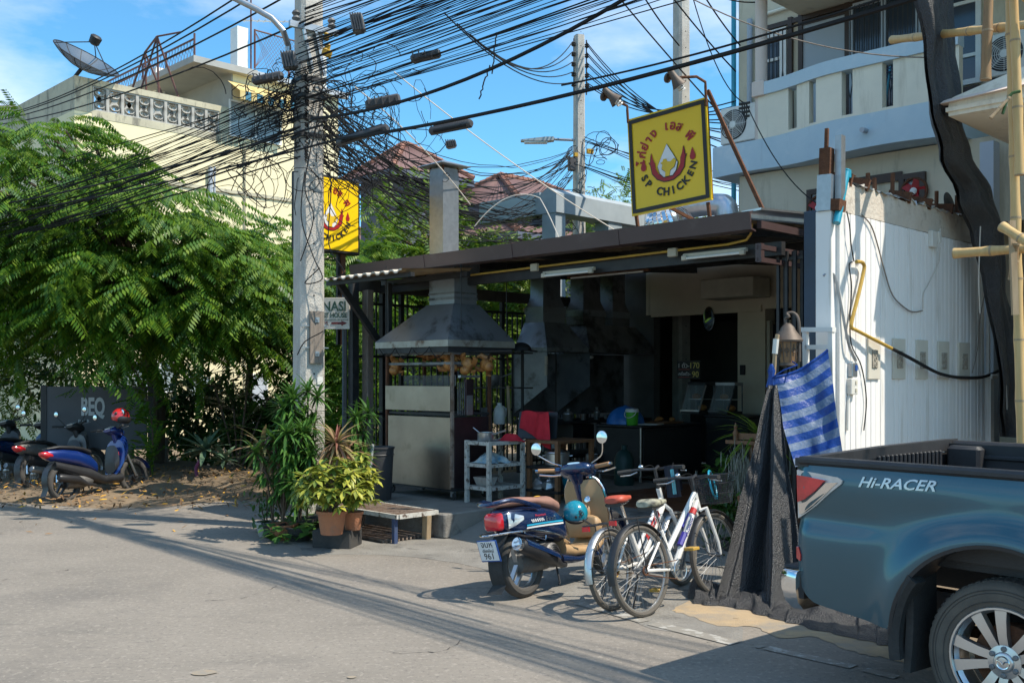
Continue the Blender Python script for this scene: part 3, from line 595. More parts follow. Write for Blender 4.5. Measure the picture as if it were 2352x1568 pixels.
def pot_mb(r, h, lid=False, hnd=0, ear=False, n=20):
    m = MB().lathe([(r * .9, 0), (r * .97, .01), (r, h), (r * 1.04, h + .004), (r * 1.0, h - .004), (r * .95, .02), (.002, .02)], n, cap=False)
    if lid: m.lathe([(r * 1.02, h), (r * .98, h + .015), (r * .5, h + .045), (.02, h + .055), (.02, h + .07), (.03, h + .085), (.001, h + .09)], n)
    if hnd: m.tube([(r, 0, h * .8), (r + hnd * .5, 0, h * .85 + .02), (r + hnd, 0, h * .9 + .04)], .011, 6)
    if ear:
        for s in (-1, 1): m.tube([(s * r, -.03, h * .75), (s * (r + .03), -.03, h * .78), (s * (r + .03), .03, h * .78), (s * r, .03, h * .75)], .006, 5)
    return m
for u, r, h, lab, lid in ((1270, .05, .12, 'tall cream pot leftmost on the dark stove', 0), (1305, .08, .10, 'dented aluminium pot with lid second on the stove', 1), (1340, .045, .09, 'small steel mug third on the stove', 0), (1371, .05, .11, 'steel kettle pot fourth on the stove', 1), (1392, .035, .07, 'small steel cup fifth on the stove', 0), (1420, .04, .05, 'pale bowl rightmost on the stove', 0)):
    k = (u - 1176) / FPX; a = -10.48; Y = -a / K / (1 - k); b = (k * Y + Y) * K
    tag(pot_mb(r, h, lid).build('cooking_pot', 'aluminium', None, S(a, b, 1.086)), lab, 'pot', 'pots on the stove')
soloS('switch_box', MB().box((-10.395, 11.13, 2.02), (.05, .03, .13), bev=.005).box((-10.395, 11.125, 1.87), (.045, .03, .16), bev=.005), 'cream_box', 'cream switch box on the corner of the nearer kitchen hood', 'switch box', (-10.395, 11.13, 1.95))
t = solo('hood_lamp', MB().ball((0, 0, 0), (.09, .09, .05), 12, 6), 'tube_glass', 'small lamp under the rim of the wide kitchen hood', 'lamp', None, S(-10.42, 12.2, 2.08))

# utensil rack beside the grill
rk = thingS('utensil_rack', 'dark pot rack between grill and kitchen hood', 'rack', -10.0, 9.7, PZ)
ra0, ra1, rb = SB(1105, 9.5), SB(1200, 9.5), 9.5
for a in (ra0, ra1): partS(rk, 'upright', MB().box((a, rb, 1.2), (.03, .03, 1.86)), 'black_steel')
for z in (1.62, 2.08): partS(rk, 'shelf', MB().box(((ra0 + ra1) / 2, rb, z), (ra1 - ra0 + .1, .3, .02)), 'black_steel')
def rk_at(u): return SB(u, 9.4)
w = MB().ball((0, 0, 0), (.34, .34, .26), 20, 8, bot=-1, top=-.02); w2 = w
tag(MB().ball((0, 0, 0), (.34, .34, .3), 20, 8, bot=.02, top=1).tube([(.16, 0, .01), (.3, 0, -.01), (.42, 0, -.03)], .013).build('wok', 'black_steel', None, S(rk_at(1143), 9.4, 2.1), (0, 0, ROT)), 'black wok upside down on top of the utensil rack, left', 'wok', 'woks on the utensil rack')
tag(MB().ball((0, 0, 0), (.30, .30, .24), 20, 8, bot=.02, top=1).tube([(.14, 0, .01), (.3, 0, -.01)], .013).build('wok', 'black_steel', None, S(rk_at(1172), 9.6, 2.11), (0, 0, ROT)), 'black wok upside down on top of the utensil rack, right', 'wok', 'woks on the utensil rack')
tag(pot_mb(.09, .15, 0, .16).build('saucepan', 'sooty_metal', None, S(rk_at(1135), 9.38, 1.64)), 'grey saucepan standing on the rack above the white jug', 'saucepan')
tag(pot_mb(.075, .13, 0, 0).build('saucepan', 'sooty_metal', None, S(rk_at(1130), 9.3, 1.22)), 'grey saucepan hanging left of the white jug', 'saucepan')
for i, u in enumerate((1150, 1160, 1172)): soloS('ladle', MB().tube([(rk_at(u), 9.33, 2.06), (rk_at(u) + .03 + .02 * i, 9.3, 1.86 + .02 * i)], .008, 6).ball((rk_at(u) + .032 + .02 * i, 9.3, 1.85 + .02 * i), (.04, .03, .06), 8, 5), ['wood_brown', 'black_steel', 'wood_brown'][i], ['wooden spoon', 'black spatula', 'brown handled ladle'][i] + ' hanging below the woks', 'utensil', (rk_at(u), 9.33, 2))
jg = MB().lathe([(.075, 0), (.08, .02), (.08, .16), (.06, .22), (.03, .25), (.03, .28), (.001, .285)], 16).tube([(.06, 0, .23), (.11, 0, .2), (.1, 0, .1), (.078, 0, .08)], .013, 6)
tag(jg.build('jug', 'white_plastic', None, S(rk_at(1157), 9.32, 1.14), (0, 0, R(40))), 'white plastic jug hanging by the utensil rack', 'jug')
soloS('wooden_board', MB().box((rk_at(1181), 9.3, 1.4), (.035, .02, .5), (0, R(-4), 0)), 'wood_pale', 'pale wooden stick hanging at the right end of the utensil rack', 'stick', (rk_at(1181), 9.3, 1.4))

# ---------------------------------------------------------------- counters
ct = thingS('steel_counter', 'black steel corner counter carrying the blue food cover', 'counter', -9.1, 11.7, PZ)
partS(ct, 'counter_body', MB().box((-9.13, 12.05, .70), (.80, 1.5, .68), bev=.006), 'dark_steel'); partS(ct, 'counter_top', MB().box((-9.13, 12.05, 1.062), (.86, 1.56, .03), bev=.006), 'dark_steel')
partS(ct, 'door_panel', MB().box((-8.722, 11.95, .70), (.012, 1.2, .60), bev=.004), 'dark_steel')
for a, b in ((-9.5, 11.33), (-8.76, 11.33), (-8.76, 12.7)): partS(ct, 'leg', MB().tube([(a, b, PZ), (a, b, .37)], .02, 8), 'aluminium')
partS(ct, 'edge_strip', MB().box((-8.727, 11.298, .70), (.018, .018, .7)), 'aluminium')
c2 = thingS('steel_counter', 'black cabinet counter under the glass display cases', 'counter', -8.35, 13.0, PZ)
partS(c2, 'counter_body', MB().box((-8.35, 13.2, .72), (.74, .62, .88), bev=.006), 'dark_steel'); partS(c2, 'counter_top', MB().box((-8.35, 13.2, 1.18), (.80, .66, .03), bev=.006), 'black_steel')
soloS('food_cover', MB().ball((-9.26, 11.62, 1.08), (.56, .56, .52), 28, 10, bot=.0, top=1).ball((-9.26, 11.62, 1.34), (.06, .06, .03), 8, 5), 'blue_plastic', 'blue plastic dome food cover on the black counter', 'food cover', (-9.26, 11.62, 1.08))
bk = thingS('bucket', 'lime green bucket with white lid and handle on the counter', 'bucket', -8.93, 11.36, 1.078)
partS(bk, 'pail', MB().lathe([(.075, 1.078), (.08, 1.085), (.093, 1.27), (.088, 1.272)], 20, M=T(-8.93, 11.36)), 'green_plastic'); partS(bk, 'lid', MB().lathe([(.098, 1.265), (.1, 1.275), (.098, 1.30), (.08, 1.315), (.001, 1.318)], 20, M=T(-8.93, 11.36)), 'white_plastic')
partS(bk, 'handle', MB().tube([(-8.93 + .1 * math.cos(t), 11.36 - .055 * math.sin(t) - .04, 1.26 - .075 * math.sin(t)) for t in np.linspace(0, PI, 12)], .006, 6), 'white_plastic')
t = thingS('wooden_tray', 'wooden tray of cut meat on the counter right of the bucket', 'tray', -8.95, 12.1, 1.08)
partS(t, 'board', MB().box((-8.95, 12.15, 1.095), (.36, .5, .03), bev=.006), 'wood_brown'); partS(t, 'chicken_pieces', MB().ball((-9.0, 12.1, 1.14), (.12, .14, .08), 9, 6).ball((-8.88, 12.25, 1.135), (.1, .1, .07), 9, 6).ball((-8.95, 11.98, 1.13), (.09, .1, .06), 9, 6), 'chicken'); partS(t, 'paper', MB().box((-8.86, 11.7, 1.084), (.3, .3, .01), (0, 0, .3)), 'white_plastic')
for i, u in enumerate((1585, 1650)):
    bb = 12.98; a = SB(u, bb); w = .33
    t = thingS('display_case', ['glass food display case with sloping front, left of two', 'glass food display case with grey top, right of two'][i], 'display case', a, bb + .2, 1.2, 'glass display cases on the cabinet')
    sec = [(bb, 1.2), (bb + .4, 1.2), (bb + .4, 1.64), (bb + .2, 1.64)]
    partS(t, 'base', MB().box((a, bb + .2, 1.22), (w, .42, .04)), 'black_steel'); partS(t, 'top', MB().box((a, bb + .3, 1.66), (w + .02, .24, .05), bev=.005), 'galvanised' if i else 'black_steel')
    for s in (-1, 1):
        partS(t, 'frame', MB().tube([(a + s * w / 2, bb, 1.24), (a + s * w / 2, bb + .19, 1.64)], .012, 6), 'aluminium' if i == 0 else 'sooty_metal'); partS(t, 'frame', MB().tube([(a + s * w / 2, bb + .4, 1.24), (a + s * w / 2, bb + .4, 1.64)], .01, 6), 'sooty_metal')
    partS(t, 'front_glass', MB().loft([[(a - w / 2 + .01, bb + .005, 1.245), (a + w / 2 - .01, bb + .005, 1.245), (a + w / 2 - .01, bb + .011, 1.245), (a - w / 2 + .01, bb + .011, 1.245)], [(a - w / 2 + .01, bb + .19, 1.635), (a + w / 2 - .01, bb + .19, 1.635), (a + w / 2 - .01, bb + .196, 1.635), (a - w / 2 + .01, bb + .196, 1.635)]]), 'case_glass')
    partS(t, 'shelf', MB().box((a, bb + .26, 1.42), (w - .04, .24, .012)), 'aluminium'); partS(t, 'sill', MB().box((a, bb - .005, 1.245), (w + .03, .025, .02)), 'aluminium' if i == 0 else 'sooty_metal')
    partS(t, 'food', MB().ball((a - .06, bb + .25, 1.46), (.14, .14, .1), 9, 6).ball((a + .08, bb + .22, 1.29), (.15, .14, .1), 9, 6), 'chicken')
bb = 12.9; a = SB(1582, bb)
pb = thingS('price_board', 'small blackboard with chalk prices 170 and 90 above the display case', 'price board', a, bb, 1.68)
partS(pb, 'slate', MB().box((a, bb, 1.88), (.42, .02, .28), bev=.003), 'sign_black')
MT = T(a, bb - .012, 0) @ RX(90)
partS(pb, 'chalk_prices', MB().text('170', .13, MT @ T(.11, 1.90, 0)).text('90', .13, MT @ T(.13, 1.765, 0)), 'chalk_yellow', ang=0)
partS(pb, 'chalk_text', MB().text('1 ตัว-', .10, MT @ T(-.09, 1.91, 0)).text('ครึ่งตัว-', .075, MT @ T(-.07, 1.79, 0)), 'chalk_white', ang=0)
for z in (1.885, 1.765): partS(pb, 'chalk_underline', MB().box((a - .08, bb - .012, z), (.2, .004, .006)), 'chalk_red')
soloS('mirror', MB().lathe([(.0, 0), (.14, 0), (.15, .012), (.14, .02)], 24, M=T(SB(1630, 13.95), 13.93, 2.72) @ RX(90) @ Matrix.Diagonal((.75, 1.35, 1, 1))), 'mirror', 'oval mirror hanging on the dark back wall', 'mirror', (SB(1630, 13.95), 13.93, 2.72))
a = SB(1712, 13.9); soloS('air_curtain', MB().box((a, 13.6, 3.15), (.95, .5, .3), bev=.01), 'cream_box', 'long cream box casing above the doorway at the back', 'casing', (a, 13.6, 3.0))
soloS('wall_socket', MB().box((SB(1706, 13.98), 13.975, 1.88), (.09, .03, .16), bev=.005), 'black_steel', 'dark wall socket on the cream pillar', 'socket', (SB(1706, 13.98), 13.97, 1.88))

# ---------------------------------------------------------------- white rack, brown shelf, and what stands on them
ra, rb_ = -8.73, 8.12; rw, rd = .40, .60
rack = thingS('metal_rack', 'chipped white metal three shelf rack beside the grill', 'rack', -8.68, 8.38, PZ)
x0, x1, y0, y1 = -8.86, -8.48, 8.10, 8.66
for a in (x0, x1):
    for b in (y0, y1): partS(rack, 'leg', MB().box((a, b, .64), (.045, .045, .74)), 'rusty_white')
for z in (.46, .73, .99): 
    sh = partS(rack, 'shelf', MB().box(((x0 + x1) / 2, (y0 + y1) / 2, z), (x1 - x0 - .02, y1 - y0 - .02, .012)), 'rusty_white'); partS(sh, 'rim', MB().box(((x0 + x1) / 2, y0, z - .01), (x1 - x0, .03, .04)).box((x1, (y0 + y1) / 2, z - .01), (.03, y1 - y0, .04)).box(((x0 + x1) / 2, y1, z - .01), (x1 - x0, .03, .04)).box((x0, (y0 + y1) / 2, z - .01), (.03, y1 - y0, .04)), 'rusty_white')
p = tag(pot_mb(.10, .10, 0, .17).build('saucepan', 'aluminium', None, S(-8.72, 8.27, 1.0), (0, 0, R(-25))), 'shiny aluminium saucepan on the top shelf of the white rack', 'saucepan')
soloS('spoon', MB().tube([(-8.70, 8.27, 1.03), (-8.86, 8.2, 1.155)], .007, 6), 'aluminium', 'spoon standing in the shiny saucepan', 'spoon', (-8.7, 8.27, 1.03))
def cloth_mb(w, d, f, n=14): return MB().grid([[f(i / n, j / n) for i in range(n + 1)] for j in range(n + 1)])
q = random.Random(5); ph = [q.uniform(0, 6) for _ in range(8)]
soloS('red_towel', cloth_mb(0, 0, lambda s, t: (-8.72 + .30 * s + .05 * t, 8.42 + .2 * t, 1.0 + .09 * math.sin(PI * s) * math.sin(PI * t) + .02 * math.sin(9 * s + ph[0]) * math.sin(8 * t))), 'red_cloth', 'crumpled red towel heaped on the white rack behind the saucepan', 'towel', (-8.6, 8.5, 1.0))
pn = thingS('cutting_board', 'dark board propped up behind the white rack under the hanging red towel', 'board', -8.45, 8.9, 1.0); partS(pn, 'panel', MB().box((-8.5, 8.95, 1.17), (.5, .02, .34), (R(-14), 0, R(28)), bev=.004), 'dark_steel')
def drape(s, t):
    x = -8.66 + .44 * s; fold = .016 * math.sin(9 * s + 1.6 * t) + .008 * math.sin(21 * s + 2 * t)
    L = .20 + .10 * math.sin(3 * s) + .30 * max(0, s - .6) * 2
    if t < .3: return (x, 8.86 + .1 - .33 * t, 1.34 + fold * .3 - .02 * (t - .3) ** 2)
    return (x + .06 * (t - .3) * (s - .4), 8.85 - fold - .02 * t, 1.335 - L * (t - .3) / .7 + .02 * math.sin(7 * s))
soloS('red_towel', cloth_mb(0, 0, drape, 20), 'red_cloth', 'red towel draped over the propped board with a hanging corner', 'towel', (-8.45, 8.85, 1.3))
soloS('printed_bag', cloth_mb(0, 0, lambda s, t: (-8.83 + .34 * s + .03 * math.sin(9 * t), 8.13 + .34 * t, .745 + .12 * math.sin(PI * s) ** .6 * math.sin(PI * t) ** .6 + .012 * math.sin(17 * s + 3) * math.sin(14 * t))), 'paper_print', 'crumpled printed plastic bag on the middle shelf of the white rack', 'bag', (-8.7, 8.3, .74))
soloS('charcoal_tray', MB().loft([rect(-8.80, -8.62, 8.2, 8.32, .47), rect(-8.83, -8.59, 8.17, 8.35, .57)]), 'concrete', 'grey block shaped tray on the bottom shelf of the white rack', 'tray', (-8.7, 8.26, .47))
bs = thingS('wooden_shelf', 'brown wooden shelf unit holding a big aluminium pot', 'shelf', -8.25, 9.0, PZ)
x0, x1, y0, y1 = -8.44, -7.98, 8.74, 9.35
for a in (x0, x1):
    for b in (y0, y1): partS(bs, 'leg', MB().box((a, b, .64), (.05, .05, .74)), 'wood_brown')
for z in (.40, .68, .99): partS(bs, 'shelf', MB().box(((x0 + x1) / 2, (y0 + y1) / 2, z), (x1 - x0 + .06, y1 - y0 + .06, .035)), 'wood_brown' if z > .8 else 'dark_steel')
tag(pot_mb(.15, .15, 1, 0, True, 28).build('stock_pot', 'aluminium', None, S(-8.18, 8.95, .70)), 'big lidded aluminium pot on the brown wooden shelf', 'pot')
soloS('teal_bucket', MB().lathe([(.09, 0), (.12, .2), (.125, .2), (.115, .19), (.09, .02), (.001, .02)], 18, M=T(-8.1, 9.1, .42), cap=False), 'helmet_teal', 'teal bucket on the lowest board of the brown shelf', 'bucket', (-8.1, 9.1, .42))
for a, b, lab in ((-8.35, 8.82, 'crumpled grey bag on the brown shelf floor, left'), (-8.16, 8.8, 'clear bag of food on the brown shelf floor, right')):
    m = MB().ball((a, b, .46), (.2, .18, .14), 10, 7); qq = random.Random(a); m.v = [(x + qq.uniform(-.015, .015), y + qq.uniform(-.015, .015), z + qq.uniform(-.015, .015)) for x, y, z in m.v]; m.lathe([(.03, .5), (.012, .54), (.04, .6)], 7, M=T(a, b)); soloS('plastic_bag', m, 'galvanised', lab, 'bag', (a, b, .42), 'bags on the brown shelf')
gt = soloS('gas_cylinder', MB().lathe([(.13, .27), (.14, .32), (.14, .62), (.1, .72), (.04, .76), (.04, .82), (.001, .82)], 18, M=T(-8.9, 11.0)), 'gas_green', 'green gas cylinder in the gloom under the kitchen bench', 'gas cylinder', (-9.9, 11.3, .27))
gt.location = S(-9.75, 11.25, .27)
soloS('tin', pot_mb(.09, .17), 'aluminium', 'shiny tin beside the gas cylinder', 'tin', (0, 0, 0)).location = S(-9.55, 11.2, .27 + .2)
# ================================================================ buildings
def onB(u, v, b):
    k = (u - 1176) / FPX; Y = b / K / (1 + k); return ((k * Y - Y) * K, b, EYE - (v - HOR) / FPX * Y)
def onA(u, v, a):
    k = (u - 1176) / FPX; Y = a / K / (k - 1); return (a, (k * Y + Y) * K, EYE - (v - HOR) / FPX * Y)
def bb_(m, x0, x1, y0, y1, z0, z1, **k): return m.box(((x0 + x1) / 2, (y0 + y1) / 2, (z0 + z1) / 2), (abs(x1 - x0), abs(y1 - y0), abs(z1 - z0)), **k)
HB = 14.0
ho = thingS('balcony_house', 'cream two storey house with pale blue wavy balcony above the restaurant', 'house', -8.84, HB, 0)
m = MB(); bb_(m, -8.84, 0, HB, HB + 8, 3.9, 8.6); bb_(m, -10.7, 0, HB, HB + .2, 2.84, 3.9); LW = 12.95; bb_(m, SB(1699, LW), 0, LW, HB - .01, 3.66, 4.74); bb_(m, -4.2, -2.6, LW, LW + .2, 0, 3.66); partS(ho, 'upper_wall', m, 'cream_wall')
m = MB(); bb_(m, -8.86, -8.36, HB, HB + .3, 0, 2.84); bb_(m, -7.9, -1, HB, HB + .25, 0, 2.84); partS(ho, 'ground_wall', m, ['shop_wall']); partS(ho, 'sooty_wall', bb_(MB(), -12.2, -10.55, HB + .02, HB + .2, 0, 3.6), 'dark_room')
m = MB(); bb_(m, -10.6, -7.5, HB - .012, HB - .002, 2.84, 3.62); partS(ho, 'lintel', m, 'shop_wall')
partS(ho, 'lintel_ledge', bb_(MB(), -10.55, -8.4, HB - .06, HB - .012, 2.80, 2.90), 'shop_wall')
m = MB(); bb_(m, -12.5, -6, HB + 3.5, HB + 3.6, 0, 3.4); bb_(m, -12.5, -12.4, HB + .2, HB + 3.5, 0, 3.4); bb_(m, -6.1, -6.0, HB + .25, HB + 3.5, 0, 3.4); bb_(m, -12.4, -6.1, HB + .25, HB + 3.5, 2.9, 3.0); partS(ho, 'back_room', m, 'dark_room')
partS(ho, 'door', bb_(MB(), -8.36, -7.9, HB + .14, HB + .18, .26, 2.6), 'dark_steel'); partS(ho, 'door_frame', MB().box((-8.31, HB + .06, 1.4), (.05, .1, 2.5)).box((-7.94, HB + .06, 1.4), (.05, .1, 2.5)), 'cream_box')
def bal(a):
    t = max(0, min(1, (a + 7.6) / 1.2)); t = t * t * (3 - 2 * t); return 12.78 - .24 * t
def wavy(a0, a1, th, z0, z1, off=0, n=None):
    n = n or max(2, int((a1 - a0) / .12)); return MB().loft([[(a, bal(a) + off, z0), (a, bal(a) + off + th, z0), (a, bal(a) + off + th, z1), (a, bal(a) + off, z1)] for a in np.linspace(a0, a1, n + 1)])
AR = SB(2200, 12.5)
aL = SB(1637, 12.78)
partS(ho, 'balcony_slab', MB().loft([[(a, bal(a), 4.75 + .015 * math.sin(3 * a)), (a, 14, 4.75), (a, 14, 5.17), (a, bal(a), 5.2)] for a in np.linspace(aL, AR, 34)]), 'pale_blue')
a0 = SB(1741, 12.78)
partS(ho, 'balcony_rail', wavy(a0 - .06, AR, .2, 5.82, 6.0, -.04), 'pale_blue')
cuts = [a0] + [SB(u, 12.6) for u in (1800, 1823, 1857, 1875, 1938, 1963, 2031, 2056)] + [AR]
for i in range(0, 10, 2): partS(ho, 'balcony_panel', wavy(cuts[i], cuts[i + 1], .12, 5.2, 5.82), 'cream_light')
for i in range(1, 9, 2): partS(ho, 'slot_sill', wavy(cuts[i], cuts[i + 1], .12, 5.2, 5.235, .002, 2), 'cream_light')
partS(ho, 'column', MB().tube([(a0, 12.87, 4.9), (a0, 12.87, 7.3)], .088, 16), 'pink_column'); partS(ho, 'column_base', MB().box((a0 + .02, 12.83, 5.92), (.2, .2, .22), bev=.01), 'pink_column')
partS(ho, 'upper_eave', bb_(MB(), SB(1712, 12.4), 0, 12.4, 14.0, 7.28, 7.5), 'cream_wall'); partS(ho, 'eave_edge', bb_(MB(), SB(1712, 12.4) - .03, 0, 12.34, 12.4, 7.26, 7.6), 'pale_blue')
m = MB(); p, q = onB(1737, 40, 13.95), onB(1935, -22, 13.95); partS(ho, 'eave_pipe', m.tube([p, q], .03, 8), 'cream_light')
partS(ho, 'drain_pipe', MB().tube([onB(1722, 45, 13.92), onB(1722, 320, 13.92)], .045, 10), 'grey_panel')
partS(ho, 'corner_pipe', MB().tube([(-8.9, 13.95, 4.2), (-8.9, 13.95, 8.5)], .04, 8), 'cyan_pipe')
partS(ho, 'spout', MB().tube([(SB(1990, 12.55), 12.6, 4.98), (SB(1990, 12.55), 12.42, 4.97)], .035, 10), 'grey_panel')
# windows of the balcony wall
def win(u0, u1, z0, z1, frame, mull=0, bars=0, jal=0, nm='window', fw=.06):
    x0, x1 = SB(u0, HB), SB(u1, HB); W_ = partS(ho, nm, bb_(MB(), x0, x1, HB - .015, HB - .005, z0, z1), 'window_glass')
    m = MB()
    for x in (x0, x1): m.box((x, HB - .03, (z0 + z1) / 2), (fw, .05, z1 - z0 + fw))
    for z in (z0, z1): m.box(((x0 + x1) / 2, HB - .031, z), (x1 - x0 - fw, .05, fw))
    for i in range(mull): m.box((x0 + (x1 - x0) * (i + 1) / (mull + 1), HB - .032, (z0 + z1) / 2), (fw, .05, z1 - z0 - fw))
    partS(W_, 'frame', m, frame)
    for i in range(jal): partS(W_, 'pane', MB().box(((x0 + x1) / 2, HB - .03, z0 + (z1 - z0) * (i + 1) / (jal + 1)), (x1 - x0 - fw, .03, .045)), frame)
    if bars:
        m = MB(); n = bars; w = (x1 - x0) / n; zz = [z0, z0 + (z1 - z0) * .35, z0 + (z1 - z0) * .62, z1]
        for i in range(n + 1):
            x = x0 + i * w; s = 1 if i % 2 else -1
            m.tube([(x, HB - .06, zz[0]), (x, HB - .06, zz[1] - .12), (x + s * w * .5, HB - .06, zz[1] + .1), (x, HB - .06, zz[2]), (x, HB - .06, zz[3])], .008, 4)
            m.tube([(x, HB - .06, zz[1] - .12), (x - s * w * .5, HB - .06, zz[1] + .1), (x, HB - .06, zz[2])], .008, 4)
        partS(W_, 'grille', m, 'black_steel')
win(1752, 1802, 5.5, 7.12, 'white_paint', 0, 5, 3, fw=.11); win(1957, 2112, 5.3, 7.2, 'grey_panel', 1, 14, 0, fw=.07); win(2168, 2250, 5.75, 7.2, 'white_paint', 0, 0, 3, fw=.07)
for u in (1818, 1842, 1949): partS(ho, 'brown_post', MB().box((SB(u, HB), HB - .03, 6.2), (.07, .06, 2.2)), 'brown_frame')
partS(ho, 'brown_rail', bb_(MB(), SB(1745, HB), SB(2112, HB), HB - .055, HB - .01, 7.2, 7.27), 'brown_frame')
partS(ho, 'door', bb_(MB(), SB(1846, HB), SB(1945, HB), HB - .03, HB - .01, 5.2, 7.16), 'grey_panel'); partS(ho, 'brown_rail', bb_(MB(), SB(1842, HB), SB(1949, HB), HB - .056, HB - .01, 7.12, 7.18), 'brown_frame')
partS(ho, 'brown_rail', bb_(MB(), SB(2168, HB), SB(2252, HB), HB - .05, HB - .01, 5.62, 5.69), 'brown_frame')
# fan windows below the balcony
fa = []
for u0, u1, v0, v1, fu in ((1862, 1900, 440, 520, 1885), (2074, 2122, 405, 478, 2103)):
    p, q = onB(u0, v0, LW), onB(u1, v1, LW); z1, z0 = onB((u0 + u1) / 2, v0, LW)[2], onB((u0 + u1) / 2, v1, LW)[2]
    W_ = partS(ho, 'fan_window', bb_(MB(), p[0], q[0], LW - .02, LW - .006, z0, z1), 'grey_panel'); m = MB()
    for x in (p[0], q[0]): m.box((x, LW - .03, (z0 + z1) / 2), (.07, .06, z1 - z0 + .07))
    m.box(((p[0] + q[0]) / 2, LW - .031, z1), (q[0] - p[0] - .07, .06, .07)).box(((p[0] + q[0]) / 2, LW - .031, z0), (q[0] - p[0] - .07, .06, .07)); partS(W_, 'frame', m, 'brown_frame')
    xc, zc = SB(fu, LW), (z0 + z1) / 2; t = thingS('exhaust_fan', 'red bladed exhaust fan in the brown framed opening, %s one' % ('left' if fu < 2000 else 'right'), 'fan', xc, LW - .05, zc, 'exhaust fans under the balcony')
    partS(t, 'ring', MB().torus(.17, .02, 24, 6, M=T(xc, LW - .05, zc) @ RX(90)), 'rust'); m = MB()
    for i in range(5): m.box((.085, 0, 0), (.14, .10, .008), (R(25), 0, 0), M=T(xc, LW - .05, zc) @ RX(90) @ RZ(72 * i))
    partS(t, 'blades', m, 'sign_red'); partS(t, 'hub', MB().ball((xc, LW - .07, zc), (.1, .06, .1), 12, 6), 'white_paint')
m = MB(); bb_(m, SB(1900, LW), SB(2074, LW), LW - .04, LW - .012, onB(2000, 425, LW)[2], onB(2000, 405, LW)[2]); partS(ho, 'brown_rail', m, 'brown_frame')
def ac_unit(a, b, z, w, h, d, label, group='air conditioners on the house'):
    t = thingS('air_conditioner', label, 'air conditioner', a, b, z, group); r = h * .41
    partS(t, 'case', MB().box((a, b + d / 2, z + h / 2), (w, d, h), bev=.015), 'white_plastic'); xc = a - w * .12
    partS(t, 'fan_opening', MB().lathe([(r, 0), (r, .004), (.001, .005)], 28, M=T(xc, b - .001, z + h / 2) @ RX(90)), 'dark_steel'); m = MB()
    for k in range(7): m.torus(r * (k + 1.5) / 8.5, .004, 28, 4, M=T(xc, b - .016, z + h / 2) @ RX(90))
    for k in range(8): m.tube([(xc, b - .016, z + h / 2), (xc + r * math.cos(k * PI / 4), b - .014, z + h / 2 + r * math.sin(k * PI / 4))], .004, 4)
    partS(t, 'grille', m, 'white_plastic'); partS(t, 'hub', MB().lathe([(r * .24, 0), (r * .24, .006), (.001, .01)], 16, M=T(xc, b - .017, z + h / 2) @ RX(90)), 'white_plastic'); m = MB()
    for k in range(5): m.box((xc + r * .5 * math.cos(k * 1.2566), b - .008, z + h / 2 + r * .5 * math.sin(k * 1.2566)), (r * .8, .004, r * .35), (0, -k * 1.2566, 0))
    partS(t, 'blades', m, 'sooty_metal'); partS(t, 'feet', MB().box((a, b + d / 2, z - .02), (w * .8, d * .9, .04)), 'black_steel'); return t
ac_unit(SB(1694, 12.8), 12.80, 5.22, .60, .54, .28, 'white air conditioner on the left end of the balcony slab')
ac_unit(SB(2318, 13.5), 13.55, onB(2318, 168, 13.5)[2], .62, .55, .3, 'white air conditioner on the wall behind the bamboo poles')
t = thingS('drying_rack', 'blue metal drying rack standing on the balcony', 'drying rack', SB(2042, 13.1), 13.1, 5.2)
for du in (-.08, .14): partS(t, 'leg', MB().tube([(SB(2042, 13.1) + du, 13.1, 5.2), (SB(2042, 13.1) + du + .05, 13.2, 5.95)], .014, 6), 'cyan_pipe')
for k in range(4): partS(t, 'rail', MB().tube([(SB(2042, 13.1) - .5, 13.1 + .06 * k, 5.9 - .03 * k), (SB(2042, 13.1) + .4, 13.1 + .06 * k, 5.9 - .03 * k)], .009, 5), 'blue_paint')
m = MB()
for k in range(3): m.tube([onB(1705 + 5 * k, 275, 12.8), onB(1705 + 5 * k, 235, 12.8)], .012, 5)
for k in range(4): m.tube([onB(1698, 240 + 10 * k, 12.8), onB(1722, 236 + 10 * k, 12.8)], .02, 6)
tag(soloS('insulator_rack', m, 'black_steel', 'black insulator rack with cable ends above the balcony air conditioner', 'insulator', onB(1708, 270, 12.8)))

# ---------------------------------------------------------------- the white party wall left from the demolished house
WA = -4.27
def WP(x, y, off=.0):     # a point of the wall, surveyed on the photograph
    u, v = (1750 + .4017 * x) * .9408, (420 + .4018 * y) * .9408; a, b, z = onA(u, v, WA); return (WA + off, b, z)
pw = thingS('party_wall', 'white panelled side wall left standing from a demolished house', 'wall', WA, 10.1, 0)
partS(pw, 'core', bb_(MB(), WA - .16, WA - .012, 8.42, 11.86, 0, 3.50), 'old_plaster')
bw = (11.84 - 8.5) / 33
for i in range(33): partS(pw, 'panel', MB().box((WA - .002, 8.5 + bw * (i + .5), 1.62), (.018 + .003 * (i % 3), bw - .008, 3.23), bev=.004), 'white_board')
rows = []
q = random.Random(8)
n = 44
top = [(8.43 + (11.86 - 8.43) * i / n, 3.52 + q.uniform(-.03, .03) - .02 * (i % 7 == 3)) for i in range(n + 1)]
m = MB().loft([[(WA - .16, b, 3.24), (WA + .006 + q.uniform(-.006, .006), b, 3.24), (WA + .006 + q.uniform(-.01, .01), b, z), (WA - .16, b, z + q.uniform(-.02, .02))] for b, z in top]); partS(pw, 'plaster_band', m, 'old_plaster', ang=20)
m = MB(); b = 8.7
